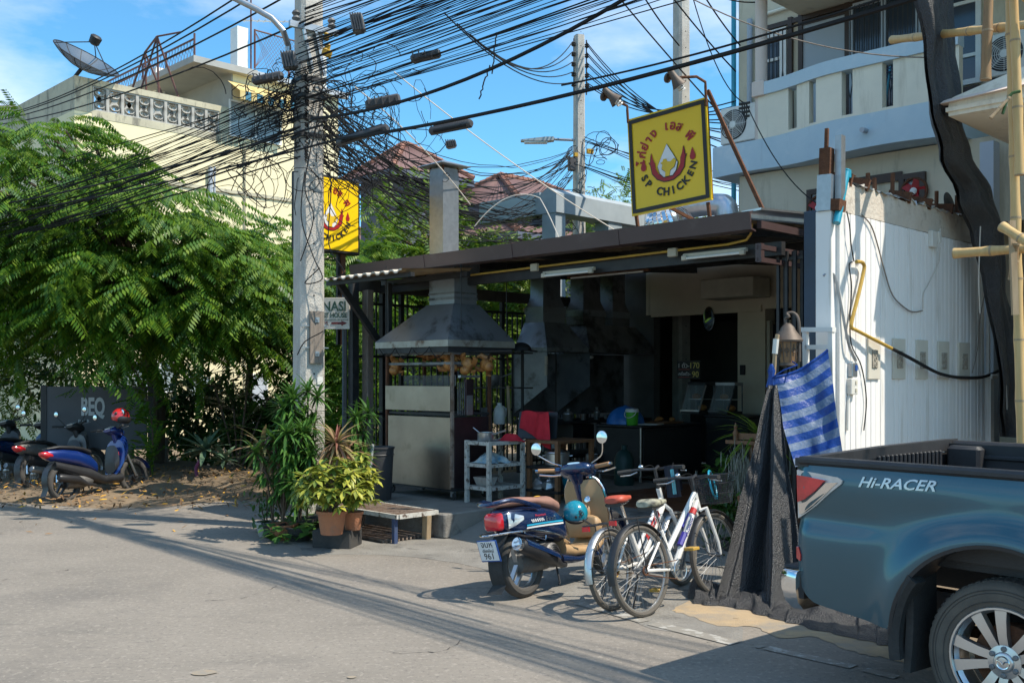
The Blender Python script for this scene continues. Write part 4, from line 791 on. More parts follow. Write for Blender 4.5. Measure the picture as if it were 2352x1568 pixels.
while b < 11.6:
    w = q.uniform(.08, .3); dz = q.uniform(-.015, .015); m.add([(WA + .012, b, 3.525 + dz), (WA + .02 + q.uniform(0, .03), b + w * .5, 3.50 + q.uniform(-.025, .0)), (WA + .012, b + w, 3.525 + dz), (WA - .10, b + w, 3.555 + q.uniform(-.01, .03)), (WA - .10, b, 3.55 + q.uniform(-.01, .02))], [(0, 1, 2, 3, 4)]); b += w * q.uniform(.6, 1.1)
partS(pw, 'torn_flashing', m, 'aluminium', ang=0)
partS(pw, 'end_post', MB().box((WA - .1, 8.36, 1.62), (.15, .12, 3.24), bev=.004), 'white_board'); partS(pw, 'end_post', MB().box((WA - .015, 8.44, 1.68), (.05, .10, 3.36), bev=.004), 'white_paint')
for z0, z1, w, mt in ((3.24, 3.56, .13, 'galvanised'), (3.56, 3.8, .10, 'rust'), (3.72, 3.98, .03, 'rust')): partS(pw, 'rusty_column_top', MB().box((WA - .09, 8.34, (z0 + z1) / 2), (w, w, z1 - z0), (0, .03, .1)), mt)
partS(pw, 'rusty_bracket', MB().box((WA - .05, 8.36, 3.29), (.2, .16, .10), (0, .1, .1)), 'rust'); partS(pw, 'steel_angle', MB().box((WA + .01, 8.4, 3.6), (.06, .08, .62)), 'galvanised')
for k, (x, y, h, tilt) in enumerate(((800, 60, .12, .2), (905, 65, .14, .25), (1010, 105, .2, -.1), (965, 100, .26, 0), (1113, 110, .3, .05), (1160, 150, .13, .2), (1285, 185, .12, .25), (1380, 200, .26, 0), (1415, 225, .12, .1), (1500, 230, .28, .05), (1530, 255, .13, .1))):
    p = WP(x, y, -.08); rod = h > .18
    partS(pw, 'rod' if rod else 'cut_purlin', MB().tube([(p[0], p[1], 3.48), (p[0] + tilt * .1, p[1] + .01, p[2] + h * .6)], .022, 8) if rod else MB().box((p[0], p[1], max(p[2], 3.56)), (.22, .05, .11), (0, tilt, .2)).box((p[0], p[1] + .05, max(p[2], 3.56) + .05), (.22, .1, .006), (0, tilt, .2)), 'rust')
partS(pw, 'sheet_scrap', MB().lathe([(.14, 0), (.14, .006)], 20, M=T(*WP(1480, 190, -.12)) @ RY(80)), 'dark_steel')
x0 = WP(900, 0)[1]
for k, (xa, xb) in enumerate(((905, 977), (1058, 1131), (1200, 1268), (1332, 1398), (1457, 1523))):
    pa, pb_ = WP(xa, 980, .02), WP(xb, 1255, .02); yc = (pa[1] + pb_[1]) / 2; w = pb_[1] - pa[1]; z0, z1 = 1.74, 2.135
    P_ = partS(pw, 'plate', MB().box((WA + .018, yc, (z0 + z1) / 2), (.02, w, z1 - z0), bev=.003), 'plate_cream')
    m = MB().box((WA + .032, yc, 1.93), (.012, w * .46, .17), bev=.003)
    for j in range(3): m.torus(.022, .006, 10, 5, M=T(WA + .04, yc, 1.875 + .053 * j) @ RY(90)); m.ball((WA + .04, yc + .012 * (-1) ** j, 1.875 + .053 * j), (.012, .018, .018), 7, 5)
    partS(P_, 'relief', m, 'relief')
cp = thingS('bent_conduit', 'yellow and black bent conduit sagging across the white wall', 'conduit', *WP(790, 955, .05))
ypts = [WP(810, 548, .06), WP(840, 550, .06), WP(855, 565, .06), WP(856, 600, .06), WP(822, 750, .06), WP(790, 900, .05), WP(787, 945, .05), WP(810, 962, .06)]
partS(cp, 'yellow_pipe', MB().tube(smooth(ypts + [WP(900, 1015, .08), WP(1000, 1072, .10)], 5), .017, 8), 'yellow_pipe'); partS(cp, 'black_pipe', MB().tube(smooth([WP(1000, 1072, .10), WP(1100, 1130, .12), WP(1250, 1210, .12), WP(1350, 1238, .1), WP(1450, 1248, .08), WP(1580, 1245, .06), WP(1680, 1208, .06)], 5), .017, 8), 'cable')
def wire(pts, r, label, mt='cable', cat='wire', grp=None, n=5, name='wire'):
    pts = smooth(pts, n); m = MB().tube(pts, r, 5); return soloS(name, m, mt, label, cat, tuple(pts[0]), grp)
wire([WP(770, 240, .03), WP(775, 330, .05), WP(790, 440, .04), WP(808, 545, .04)], .006, 'grey wire hanging from the wall top to the yellow conduit', 'cable')
wire([WP(805, 548, .03), WP(785, 570, .03), WP(800, 700, .03), WP(790, 900, .03), WP(800, 1050, .03), WP(860, 1180, .03), WP(890, 1380, .03), WP(875, 1568, .03)], .006, 'dark wire snaking down the front of the white wall', 'cable')
wire([WP(870, 262, .02), WP(920, 330, .03), WP(960, 450, .03), WP(1000, 600, .03), WP(1050, 750, .03), WP(1130, 830, .03), WP(1180, 850, .03), WP(1238, 842, .02)], .007, 'brown wire curving down the middle of the white wall', 'wood_grey')
wire([WP(1340, 460, .03), WP(1330, 560, .03), WP(1270, 690, .02), WP(1245, 740, .02), WP(1242, 830, .02)], .005, 'white flex hanging from the junction box on the white wall', 'cable_white')
wire([WP(1615, 540, .05), WP(1600, 700, .06), WP(1570, 900, .05), WP(1560, 1050, .05), WP(1530, 1220, .04)], .005, 'thin grey wire at the far end of the white wall', 'wood_grey')
wire([(WA - .1, 8.3, 2.66), (WA - .02, 8.35, 2.66), WP(760, 1010, .05), WP(790, 1100, .05), WP(825, 1145, .03)], .013, 'grey flexible conduit looping from the white frame onto the wall', 'galvanised')
t = thingS('wall_box', 'white junction box with dangling flex near the top of the white wall', 'junction box', *WP(1300, 410, .04)); p = WP(1295, 410, .03)
partS(t, 'box', MB().box(p, (.05, .14, .17), bev=.008), 'white_plastic'); partS(t, 'plug', MB().box((p[0] + .01, p[1] + .12, p[2] + .03), (.04, .07, .12), (R(15), 0, 0), bev=.008).tube([(p[0], p[1] + .08, p[2] - .12), (p[0] + .02, p[1] + .1, p[2] - .02), (p[0] + .02, p[1] + .14, p[2] + .12)], .006, 5), 'white_plastic')
t = thingS('meter_box', 'grey meter box with blue dial on the front edge of the white wall', 'meter', *WP(806, 1200, .03)); p = WP(806, 1202, .03)
partS(t, 'box', MB().box(p, (.05, .10, .13), bev=.006), 'galvanised'); partS(t, 'dial', MB().box((p[0] + .027, p[1] + .02, p[2] + .02), (.006, .045, .05)), 'plate_blue')
t = thingS('switch_box', 'pair of white switch boxes under the meter box', 'switch box', *WP(804, 1300, .03))
for y in (1278, 1325): p = WP(804, y, .03); b_ = partS(t, 'box', MB().box(p, (.05, .125, .078), bev=.006), 'white_plastic'); partS(b_, 'switch', MB().box((p[0] + .027, p[1] + .02, p[2]), (.008, .03, .03)), 'cream_box')
partS(t, 'pipe', MB().tube([WP(792, 1345, .02), WP(785, 1400, .02), WP(780, 1568, .02)], .014, 8), 'white_plastic')
t = thingS('blue_pipe', 'bright blue plastic pipe leaning on the end of the white wall', 'pipe', WA - .02, 8.3, 3.2); p0, p1 = WP(715, 312, .02), WP(790, -10, .0)
partS(t, 'pipe', MB().tube([p0, p1], .034, 14), 'cyan_pipe'); partS(t, 'socket', MB().tube([(p1[0], p1[1], p1[2] - .07), p1], .04, 14), 'cyan_pipe')
fp = thingS('wall_pilaster', 'white pilaster with a small cap at the far end of the white wall', 'pilaster', *WP(1640, 1400, .03)); p = WP(1640, 1240, .03)
partS(fp, 'shaft', bb_(MB(), WA - .02, WA + .06, p[1] - .04, p[1] + .06, 0, p[2] - .03), 'white_board'); partS(fp, 'cap', MB().box((WA + .02, p[1] + .01, p[2]), (.14, .2, .05), bev=.012), 'white_paint')
partS(fp, 'upper_strip', bb_(MB(), WA - .0, WA + .03, p[1] - .01, p[1] + .03, p[2] + .03, 3.2), 'white_paint')

# ---------------------------------------------------------------- neighbouring house on the right with its canopy
nh = thingS('canopy_house', 'white house canopy jutting in at the right behind bamboo poles', 'house', -2.6, 10.6, 0)
ca0, cb0 = -3.82, 9.7
c = [(0, 3.86), (.0, 4.02), (-.05, 4.06), (-.05, 4.10)]
partS(nh, 'canopy', MB().loft([[(ca0, cb0, 4.24), (ca0, cb0, 4.36), (ca0, cb0 + .1, 4.44), (ca0, 11.8, 4.5), (ca0, 11.8, 4.24)], [(-3.15, cb0, 4.24), (-3.15, cb0, 4.40), (-3.15, cb0 + .2, 4.64), (-3.15, 11.8, 4.7), (-3.15, 11.8, 4.24)], [(-2.9, cb0, 4.24), (-2.9, cb0, 4.41), (-2.9, cb0 + .24, 4.70), (-2.9, 11.8, 4.78), (-2.9, 11.8, 4.24)]]), 'cream_light', ang=20)
partS(nh, 'canopy_lip', MB().loft([[(ca0 - .06, cb0 - .06, 4.36), (ca0 - .06, cb0 + .06, 4.42), (ca0 - .06, cb0 + .1, 4.36)], [(-2.9, cb0 - .06, 4.40), (-2.9, cb0 + .06, 4.46), (-2.9, cb0 + .1, 4.40)]]), 'pink_column')
partS(nh, 'canopy_band', bb_(MB(), ca0 - .02, -2.9, cb0 - .02, cb0 + .03, 4.28, 4.32), 'cream_light')
m = MB(); bb_(m, -2.5, -1.7, 10.4, 14, 0, 9); bb_(m, -1.7, 6, 13, 14, 0, 9); partS(nh, 'wall', m, 'cream_light')  # unseen block added to cast shade on the rear of the white wall
partS(nh, 'ledge', bb_(MB(), -3.85, -2.5, 11.9, 12.3, 2.9, 3.35), 'pink_column'); partS(nh, 'column', bb_(MB(), SB(2262, 12.6) - .06, SB(2262, 12.6) + .1, 12.6, 12.8, 0, 4.6), 'grey_panel')
partS(nh, 'window', bb_(MB(), SB(2322, 11.88), SB(2350, 11.88), 11.86, 11.9, onB(2330, 765, 11.88)[2], onB(2330, 690, 11.88)[2]), 'window_glass'); m = MB(); bb_(m, -3.85, -2.5, 11.9, 12.2, 0, 2.9); partS(nh, 'garden_wall', m, 'cream_light')

# ---------------------------------------------------------------- yellow apartment building behind the trees on the left
YA = -26.1
yb = thingS('yellow_building', 'pale yellow flat roofed building with breeze block parapet behind the tree', 'building', YA, 13, 0)
m = MB(); bb_(m, YA - 9, YA, 10.25, 14.74, 0, 8.62); partS(yb, 'lower_wall', m, 'yellow_wall')
m = MB(); bb_(m, YA - 9, YA + .002, 14.74, 18.4, 0, 10.6); partS(yb, 'tall_wall', m, 'yellow_wall')
partS(yb, 'grey_slab_shade', bb_(MB(), YA - 9, YA - .01, 14.70, 14.74, 9.2, 10.6), 'grey_slab_shade')  # shade of the street-facing side, painted as a grey sheet over the yellow
NB = 9; b0 = 10.72; bwid = .40
m = MB(); bb_(m, YA - .2, YA + .01, 10.25, 10.70, 8.62, 9.5); bb_(m, YA - .2, YA + .01, 10.70, 14.74, 9.34, 9.5); bb_(m, YA - .2, YA + .01, 10.70, 14.74, 8.5, 8.70); bb_(m, YA - .2, YA + .01, b0 + NB * bwid, 14.74, 8.70, 9.34); bb_(m, YA - 9, YA - .2, 10.25, 10.45, 8.62, 9.5); partS(yb, 'parapet', m, 'aged_parapet')
m = MB(); w, h = bwid, .64
for x in (-1, 1): m.box((0, x * (w / 2 - .02), 0), (.15, .04, h))
for z in (-1, 1): m.box((0, 0, z * (h / 2 - .02)), (.15, w - .08, .04))
for s in (-1, 1): m.bar((0, -w / 2 + .04, s * (h / 2 - .04)), (0, w / 2 - .04, -s * (h / 2 - .04)), .035, .12); 
for z in (-1, 1): m.torus(.09, .02, 14, 5, M=T(0, 0, z * .16) @ RY(90) @ Matrix.Diagonal((.8, 1.35, 4, 1)))
blk = None
for i in range(NB):
    y = b0 + bwid * (i + .5)
    if blk is None: blk = m.build('breeze_block', 'block_grey', yb)
    o = blk if i == 0 else link_copy(blk, yb); o.location = (-.09, y - 13, 9.02)
partS(yb, 'roof_slab', bb_(MB(), YA - 6, YA + .25, 13.4, 15.4, 10.50, 10.68), 'grey_slab_shade'); partS(yb, 'gutter', bb_(MB(), YA + .05, YA + .25, 15.4, 18.6, 10.5, 10.66), 'grey_panel')
partS(yb, 'white_pillar', bb_(MB(), YA - .6, YA - .2, 15.0, 15.35, 10.8, 12.0), 'white_paint'); partS(yb, 'white_pillar', bb_(MB(), YA - 3.4, YA - 3.1, 13.9, 14.2, 9.6, 11.2), 'white_paint'); partS(yb, 'white_pillar', bb_(MB(), YA - 1.0, YA - .5, 17.9, 18.3, 10.8, 12.2), 'white_paint')
def ywin(u0, u1, v0, v1, mull=1, nm='window', mt='window_light'):
    p, q = onA(u0, v0, YA), onA(u1, v1, YA); y0, y1 = p[1], q[1]; z1, z0 = onA((u0 + u1) / 2, v0, YA)[2], onA((u0 + u1) / 2, v1, YA)[2]
    W_ = partS(yb, nm, bb_(MB(), YA + .004, YA + .02, y0, y1, z0, z1), mt); m = MB()
    for y in (y0, y1): m.box((YA + .03, y, (z0 + z1) / 2), (.05, .05, z1 - z0 + .05))
    for z in (z0, z1): m.box((YA + .031, (y0 + y1) / 2, z), (.05, y1 - y0 - .05, .05))
    for i in range(mull): m.box((YA + .029, y0 + (y1 - y0) * (i + 1) / (mull + 1), (z0 + z1) / 2), (.05, .04, z1 - z0 - .05))
    partS(W_, 'frame', m, 'white_paint'); return W_, y0, y1, z0, z1
mat('window_light', (.34, .40, .42), .2, c2=(.22, .27, .3), scale=1.2)
W_, y0, y1, z0, z1 = ywin(527, 643, 243, 322)
yw = partS(yb, 'awning', MB().add([(YA + .03, y0 - .1, z1 + .55), (YA + .03, y1 + .25, z1 + .55), (YA + .75, y1 + .25, z1 + .12), (YA + .75, y0 - .1, z1 + .12)], [(0, 1, 2, 3)]), 'awning_stripe')
n = 11
for i in range(n):
    ya, yb_ = y0 - .1 + (y1 - y0 + .35) * i / n, y0 - .1 + (y1 - y0 + .35) * (i + .9) / n
    partS(yw, 'valance', MB().box((YA + .76, (ya + yb_) / 2, z1 + .0), (.015, yb_ - ya, .24)), 'awning_blue' if i % 2 else 'awning_stripe')
ywin(433, 480, 865, 925, 1); ywin(250, 330, 830, 905, 2); ywin(330, 400, 830, 900, 1); ywin(520, 560, 690, 760, 1)
ywin(566, 612, 860, 975, 0, 'door', 'grey_panel')
for u in (480, 489): partS(yb, 'pipe', MB().tube([tuple(Vector(onA(u, 385, YA)) + Vector((.1, 0, 0))), tuple(Vector(onA(u, 470, YA)) + Vector((.1, 0, 0)))], .07 if u < 485 else .03, 8), 'grey_panel')
partS(yb, 'string_course', bb_(MB(), YA, YA + .05, 10.25, 18.4, 7.05, 7.15), 'aged_parapet')
for p in ((560, 1),): partS(yb, 'wall_pipe', MB().tube([(YA + .06, 15.1, 0), (YA + .06, 15.1, 8.6)], .025, 6), 'aged_parapet')
# rails on its roof
rl = thingS('roof_railing', 'brown steel railing with diagonal struts on the roof of the yellow building', 'railing', YA - 1, 13.5, 9.5)
for (p, q) in (((YA + .2, 13.45, 11.15), (YA - 6, 13.45, 11.15)), ((YA + .2, 13.45, 10.95), (YA - 6, 13.45, 10.95)), ((YA + .2, 13.45, 10.66), (YA + .2, 13.45, 11.3)), ((YA - 1.5, 13.45, 10.66), (YA - 1.5, 13.45, 11.15)), ((YA - 3, 13.45, 10.66), (YA - 3, 13.45, 11.15)), ((YA + .1, 13.5, 10.66), (YA + .1, 13.5, 11.2))): partS(rl, 'rail', MB().tube([p, q], .03, 6), 'rail_brown')
for da in (0, .75):
    for p, q in (((YA - 1.2 - da, 12.4, 9.3), (YA - .5 - da, 12.7, 11.2 - da * .35)), ((YA - .5 - da, 12.7, 11.2 - da * .35), (YA - .3 - da, 13.3, 9.4)), ((YA - .5 - da, 12.7, 11.2 - da * .35), (YA - .5 - da, 12.75, 9.5))): partS(rl, 'strut', MB().tube([p, q], .03, 6), 'rail_brown')
partS(rl, 'strut', MB().tube([(YA - .5, 12.7, 11.2), (YA - 1.25, 12.7, 10.93)], .03, 6), 'rail_brown'); partS(rl, 'strut', MB().tube([(YA - .5, 12.7, 11.2), (YA + .3, 13.0, 11.2)], .025, 6), 'rail_brown')
m = MB()
for i in range(34): m.tube([(YA + .2 - i * .18, 13.45, 10.67), (YA + .2 - i * .18 - .3, 13.45, 11.15)], .006, 3); m.tube([(YA + .2 - i * .18, 13.45, 11.15), (YA + .2 - i * .18 - .3, 13.45, 10.67)], .006, 3)
partS(rl, 'wire_mesh', m, 'rail_brown')
cf = thingS('chain_link_fence', 'brown chain link fence on the tall roof beside the white pillar', 'fence', YA, 16.5, 10.8)
for y in (15.45, 16.6, 17.8): partS(cf, 'post', MB().tube([(YA, y, 10.8), (YA, y, 11.95)], .03, 6), 'rail_brown')
partS(cf, 'rail', MB().tube([(YA, 15.45, 11.93), (YA, 17.8, 11.93)], .025, 6), 'rail_brown'); m = MB()
for i in range(26):
    y = 15.0 + i * .11; m.tube([(YA, max(y, 15.45), 10.82), (YA, min(y + .9, 17.8), 11.9)], .005, 3); m.tube([(YA, min(y + .9, 17.8), 10.82), (YA, max(y, 15.45), 11.9)], .005, 3)
partS(cf, 'wire_mesh', m, 'rail_brown')
an = thingS('antenna', 'thin roof mast with a comb antenna above the white pillar', 'antenna', YA - .3, 15.5, 10.8); partS(an, 'mast', MB().tube([(YA - .3, 15.5, 10.8), (YA - .3, 15.5, 15.5)], .025, 6), 'rail_brown')
m = MB().tube([(YA - .5, 15.3, 12.3), (YA + .3, 16.9, 12.45)], .02, 5)
for i in range(9): y = 15.4 + i * .17; m.tube([(YA - .45 + i * .08 - .16, y + .05, 12.32 + i * .015), (YA - .45 + i * .08 + .16, y - .05, 12.32 + i * .015)], .01, 4)
partS(an, 'yagi', m, 'aluminium')
# dish
dc = P(192, 148, 26.0); ax = Vector((.52, -.22, .82)).normalized(); DM = Matrix.Translation(dc) @ ax.to_track_quat('Z', 'Y').to_matrix().to_4x4()
di = thing('satellite_dish', 'large mesh satellite dish on the corner of the roof parapet', 'satellite dish', dc); DL = ax.to_track_quat('Z', 'Y').to_matrix().to_4x4()
prof = [(.83 * t + .02, .30 * t * t - .12) for t in np.linspace(0, 1, 8)]
mm = mat('dish_mesh', (.07, .075, .085), .6, .3, alpha=.8); part(di, 'reflector', MB().lathe(prof, 32, M=DL, cap=False), 'dish_mesh')
m = MB().torus(.85, .014, 36, 5, M=DL @ T(0, 0, .18))
for i in range(12): a = i * PI / 6; m.tube([(r * math.cos(a), r * math.sin(a), z - .006) for r, z in prof], .012, 4, M=DL)
part(di, 'ribs', m, 'black_steel'); m = MB()
for i in range(3): a = i * 2.094 + .6; m.tube([(.85 * math.cos(a), .85 * math.sin(a), .18), (.05 * math.cos(a), .05 * math.sin(a), .62)], .014, 5, M=DL)
part(di, 'feed_struts', m, 'black_steel'); part(di, 'feed_horn', MB().lathe([(.06, .56), (.13, .6), (.15, .78), (.1, .82), (.001, .83)], 14, M=DL), 'black_steel')
part(di, 'mount', MB().tube([tuple(DL @ Vector((0, 0, -.12))), (-.25, 0, -.36), (-.25, 0, -.75)], .05, 8), 'black_steel')
# old tiled roof at the far left
tr = thing('tiled_house', 'grey tiled house roof at the far left behind the tree', 'house', P(-20, 700, 30)); o = tr.location.copy()
def lp(u, v, Y): return tuple(P(u, v, Y) - o)
rows_ = 9
for i in range(rows_):
    t0, t1 = i / rows_, (i + 1.15) / rows_; A, B, C_, D = Vector(lp(-260, 235, 33)), Vector(lp(105, 245, 33)), Vector(lp(28, 312, 29)), Vector(lp(-260, 330, 29)); m = MB(); n = 22
    top_, bot_ = [A.lerp(D, t0).lerp(B.lerp(C_, t0), k / n) for k in range(n + 1)], [A.lerp(D, t1).lerp(B.lerp(C_, t1), k / n) + Vector((0, 0, .05)) for k in range(n + 1)]
    for k in range(n + 1): bot_[k].z += .05 * (k % 2); top_[k].z += .03 * (k % 2)
    m.grid([top_, bot_, [p - Vector((0, 0, .06)) for p in bot_]]); part(tr, 'tile_course', m, 'roof_grey', ang=0)
part(tr, 'verge_board', MB().bar(lp(108, 243, 32.9), lp(26, 322, 28.8), .25, .12), 'white_paint'); m = MB(); c0, c1 = Vector(lp(-260, 330, 31)), Vector(lp(20, 330, 31)); m.box((c0 + c1) / 2 + Vector((0, 1, -3)), ((c1 - c0).length, 2, 6)); part(tr, 'wall', m, 'grey_panel')

# ---------------------------------------------------------------- red roofed houses behind
def hip_house(label, cx, cy, ang, w, d, ze, zr, ridge, wallm, ov=.6, extra=None):
    t = thing('red_roof_house', label, 'house', (cx, cy, 0), R(ang), 'houses with red tiled roofs'); part(t, 'wall', MB().box((0, 0, ze / 2), (w - 2 * ov, d - 2 * ov, ze)), wallm)
    def roof(w, d, ze, zr, ridge):
        e = [(-w / 2, -d / 2, ze), (w / 2, -d / 2, ze), (w / 2, d / 2, ze), (-w / 2, d / 2, ze)]; r = [(-ridge / 2, 0, zr), (ridge / 2, 0, zr)]
        rf = None
        for (a, b, c, dd) in ((e[0], e[1], r[1], r[0]), (e[1], e[2], r[1], r[1]), (e[2], e[3], r[0], r[1]), (e[3], e[0], r[0], r[0])):
            a, b, c, dd = map(Vector, (a, b, c, dd)); nc = max(6, int((a - dd).length / .32)); ns = max(8, int((b - a).length / .14)); m = MB(); rows = []
            for i in range(nc + 1):
                for hh in ((0, .05) if i else (0,)):
                    f = min(1, i / nc + (.0 if hh == 0 else .001)); l, rr = a.lerp(dd, f), b.lerp(c, f); rows.append([tuple(l.lerp(rr, k / ns) + Vector((0, 0, .05 * (1 - hh * 10) + .035 * (k % 2)))) for k in range(ns + 1)])
            part(t, 'roof_slope', m.grid(rows), 'roof_red', ang=0)
        for p, q in ((e[0], r[0]), (e[1], r[1]), (e[2], r[1]), (e[3], r[0]), (r[0], r[1])):
            p, q = Vector(p), Vector(q); n = max(3, int((q - p).length / .3)); m = MB()
            for i in range(n): m.tube([p.lerp(q, i / n) + Vector((0, 0, .1)), p.lerp(q, (i + 1.1) / n) + Vector((0, 0, .1))], [.13, .1], 7)
            part(t, 'ridge', m, 'ridge_red')
        m = MB()
        for p, q in zip(e, e[1:] + e[:1]): m.bar((p[0], p[1], p[2] - .12), (q[0], q[1], q[2] - .12), .06, .26)
        part(t, 'fascia', m, 'house_slate')
    roof(w, d, ze, zr, ridge)
    if extra: roof(*extra)
    return t
ha = hip_house('slate walled house with a pyramid red tiled roof behind the chimney', -4.3, 41, 40, 3.9, 3.9, 9.75, 11.2, .3, 'house_slate')
for x in (-.8, -.2, .4): part(ha, 'vent', MB().box((x, -1.72, 9.2), (.3, .05, .5)), 'black_steel')
hip_house('large house with two tiers of red tiled roof behind the kitchen ducts', .3, 43, 44, 6.6, 6.6, 8.6, 10.2, 2.2, 'house_slate', .9, (9.0, 9.0, 7.1, 8.6, 3.4))
hip_house('slate house with a low red roof half hidden by trees in the gap', -9.5, 52, 35, 9, 8, 7.5, 9.6, 3, 'house_slate')
# blue grey concrete frame behind the shed roof
cfm = thingS('concrete_frame', 'blue grey concrete beam on stained pillars behind the restaurant roof', 'building', -12.86, 15.5, 0)
za, zb = 4.9, 5.33
m = MB(); m.loft([[(-13.3, b, za), (-12.86, b, za), (-12.86, b, zb - .06), (-13.08, b, zb + .06), (-13.3, b, zb - .06)] for b in (14.05, 18.4)]); bb_(m, -15, -13.3, 14.05, 14.4, za, zb); partS(cfm, 'beam', m, 'house_blue_grey', ang=20)
for b, w in ((14.2, .3), (15.85, .45), (17.3, .4)): partS(cfm, 'pillar', bb_(MB(), -13.25, -12.9, b - w / 2 + .02, b + w / 2, 0, za), 'house_blue_grey')
partS(cfm, 'wall', bb_(MB(), -13.2, -13.0, 16.08, 17.1, 0, za), 'house_blue_grey')
# ventilator, foil duct on the shed roof
a = SB(1537, 10.6); tv = thingS('roof_ventilator', 'shiny spinning turbine ventilator on the restaurant roof behind the sign', 'ventilator', a, 10.6, rz_(10.6)); zr = rz_(10.6)
partS(tv, 'neck', MB().lathe([(.2, zr - .06), (.2, zr + .12)], 20, M=T(a, 10.6)), 'galvanised')
for i in range(28):
    ph_ = i * 2 * PI / 28; m = MB(); pts = []
    for t in np.linspace(.06, 1, 9): th = t * PI * .62; r = .31 * math.sin(th) + .01; z = zr + .28 + .24 * math.cos(th); pts.append((r * math.cos(ph_ + .5 * t), r * math.sin(ph_ + .5 * t), z)); 
    m.grid([[(a + x * s, 10.6 + y * s, z) for x, y, z in pts] for s in (1.0, .9)]) if False else m.grid([[(a + x, 10.6 + y, z) for x, y, z in pts], [(a + .97 * (x * math.cos(.15) - y * math.sin(.15)), 10.6 + .97 * (x * math.sin(.15) + y * math.cos(.15)), z) for x, y, z in pts]])
    partS(tv, 'fin', m, 'chrome')
partS(tv, 'cap', MB().lathe([(.07, zr + .51), (.06, zr + .53), (.001, zr + .54)], 16, M=T(a, 10.6)), 'galvanised')
p = [onB(1545, 520, 11.6), onB(1560, 488, 11.6), onB(1600, 474, 11.6), onB(1650, 470, 11.6), onB(1668, 478, 11.6), onB(1672, 515, 11.6)]
soloS('foil_duct', MB().tube(smooth(p, 6), .15, 14), 'foil', 'bent silver foil duct on the roof behind the yellow sign', 'duct', p[0])
m = MB(); pa = onB(1645, 500, 12.6); m.box((pa[0] + .2, 12.7, 3.72), (.9, .3, .22)); soloS('roof_clutter', m, 'sign_red', 'dark red box on the ledge under the left end of the balcony', 'box', (pa[0] + .2, 12.7, 3.6))
# ================================================================ signs
def sp_sign_face(m, w, h, M, gold=4):
    """printed face lying in local xy, z towards the viewer; material slots: 0 red 1 black 2 white 3 gold"""
    s = w / .96
    def chars(items, r, a0, a1, size, mi, top):
        n = len(items)
        for i, (t, sc) in enumerate(items):
            a = R(a0 + (a1 - a0) * i / (n - 1)); c = Vector((r * math.cos(a) * s, r * math.sin(a) * s * h / w * .98, .004)); rot = math.degrees(a) - 90 if top else math.degrees(a) + 90
            m.text(t, size * s * sc, M @ Matrix.Translation(c) @ RZ(rot) @ T(0, -size * s * .33, 0), .0015, mi, bold=.0035)
    chars([('ไ', 1), ('ก่', 1), ('ย่', 1), ('า', 1), ('ง', 1), (' ', 1), ('เ', 1), ('อ', 1), ('ส', 1), (' ', 1), ('พี', 1)], .34, 176, 32, .135, 0, True)
    chars([('S', 1), ('P', 1), (' ', 1), ('C', 1), ('H', 1), ('I', 1), ('C', 1), ('K', 1), ('E', .9), ('N', .95)], .335, 205, 338, .115, 1, False)
    def poly(pts, mi, z=.003): m.prism([(x * s, y * s) for x, y in pts], .0018, mi, M @ T(0, 0, z))
    for sx in (-1, 1):
        poly([(sx * .31 + .0, .06), (sx * .31 + .018, .015), (sx * .31 + .036, -.03), (sx * .31 + .028, -.062), (sx * .31, -.074), (sx * .31 - .028, -.062), (sx * .31 - .036, -.03), (sx * .31 - .018, .015)], 0)
        fl = [(.20, .10), (.185, .03), (.16, -.02), (.155, -.08), (.12, -.14), (.05, -.185), (0, -.195), (0, -.232), (.06, -.228), (.14, -.19), (.20, -.12), (.215, -.03), (.235, .01), (.215, .0), (.212, .045)]
        poly([(sx * x, y) for x, y in (fl if sx > 0 else fl[::-1])], 0); poly([(sx * x * 1.04, y * 1.03 - .003) for x, y in (fl if sx > 0 else fl[::-1])], 1, .001)
    drop = [(0, .155), (.075, .03), (.125, -.06), (.10, -.14), (.055, -.185), (-.055, -.185), (-.10, -.14), (-.125, -.06), (-.075, .03)]
    poly([(x * 1.06, y * 1.05) for x, y in drop], 1, .0035); poly(drop, 2, .006)
    hen = [(-.085, -.03), (-.06, -.022), (-.045, .005), (-.01, .0), (.0, -.03), (.04, -.038), (.085, -.01), (.11, -.04), (.085, -.10), (.03, -.13), (.02, -.185), (-.035, -.185), (-.03, -.135), (-.075, -.095), (-.06, -.05)]
    poly([(x * 1.05, y * 1.03) for x, y in hen], 1, .0085); poly(hen, 3, .011)
SG = ['sign_red', 'sign_black', 'sign_white', 'sign_gold']
sa, sbb = (SB(1447, 8.4) + SB(1622, 8.4)) / 2, 8.4
ctr = S(sa + .01, sbb, 4.0)
sg = thing('shop_sign', 'square yellow chicken restaurant sign with black border on the roof', 'sign', ctr, 0, 'yellow chicken signs', rot=(0, 0, R(-43)))
FM = RY(-3.5) @ RX(90)          # leaning a little, face towards the street
part(sg, 'panel', MB().box((0, 0, 0), (.97, 1.03, .03), M=FM @ T(0, 0, -.02)), 'sign_yellow'); 
m = MB()
for x in (-1, 1): m.box((x * .447, 0, .002), (.04, .985, .006), M=FM)
for y in (-1, 1): m.box((0, y * .475, .0022), (.855, .04, .006), M=FM)
part(sg, 'border', m, 'sign_black'); m = MB(); sp_sign_face(m, .93, .98, FM @ T(0, -.005, 0)); part(sg, 'lettering', m, SG, ang=0)
part(sg, 'back_frame', MB().box((0, .03, 0), (.95, .03, .03), M=RY(-3.5)).box((-.47, .03, 0), (.03, .03, 1.0), M=RY(-3.5)).box((.47, .03, 0), (.03, .03, 1.0), M=RY(-3.5)), 'rust')
for x in (-.42, .46): part(sg, 'leg', MB().bar((x, .03, -.5), (x, .08, -.72), .03), 'rust')
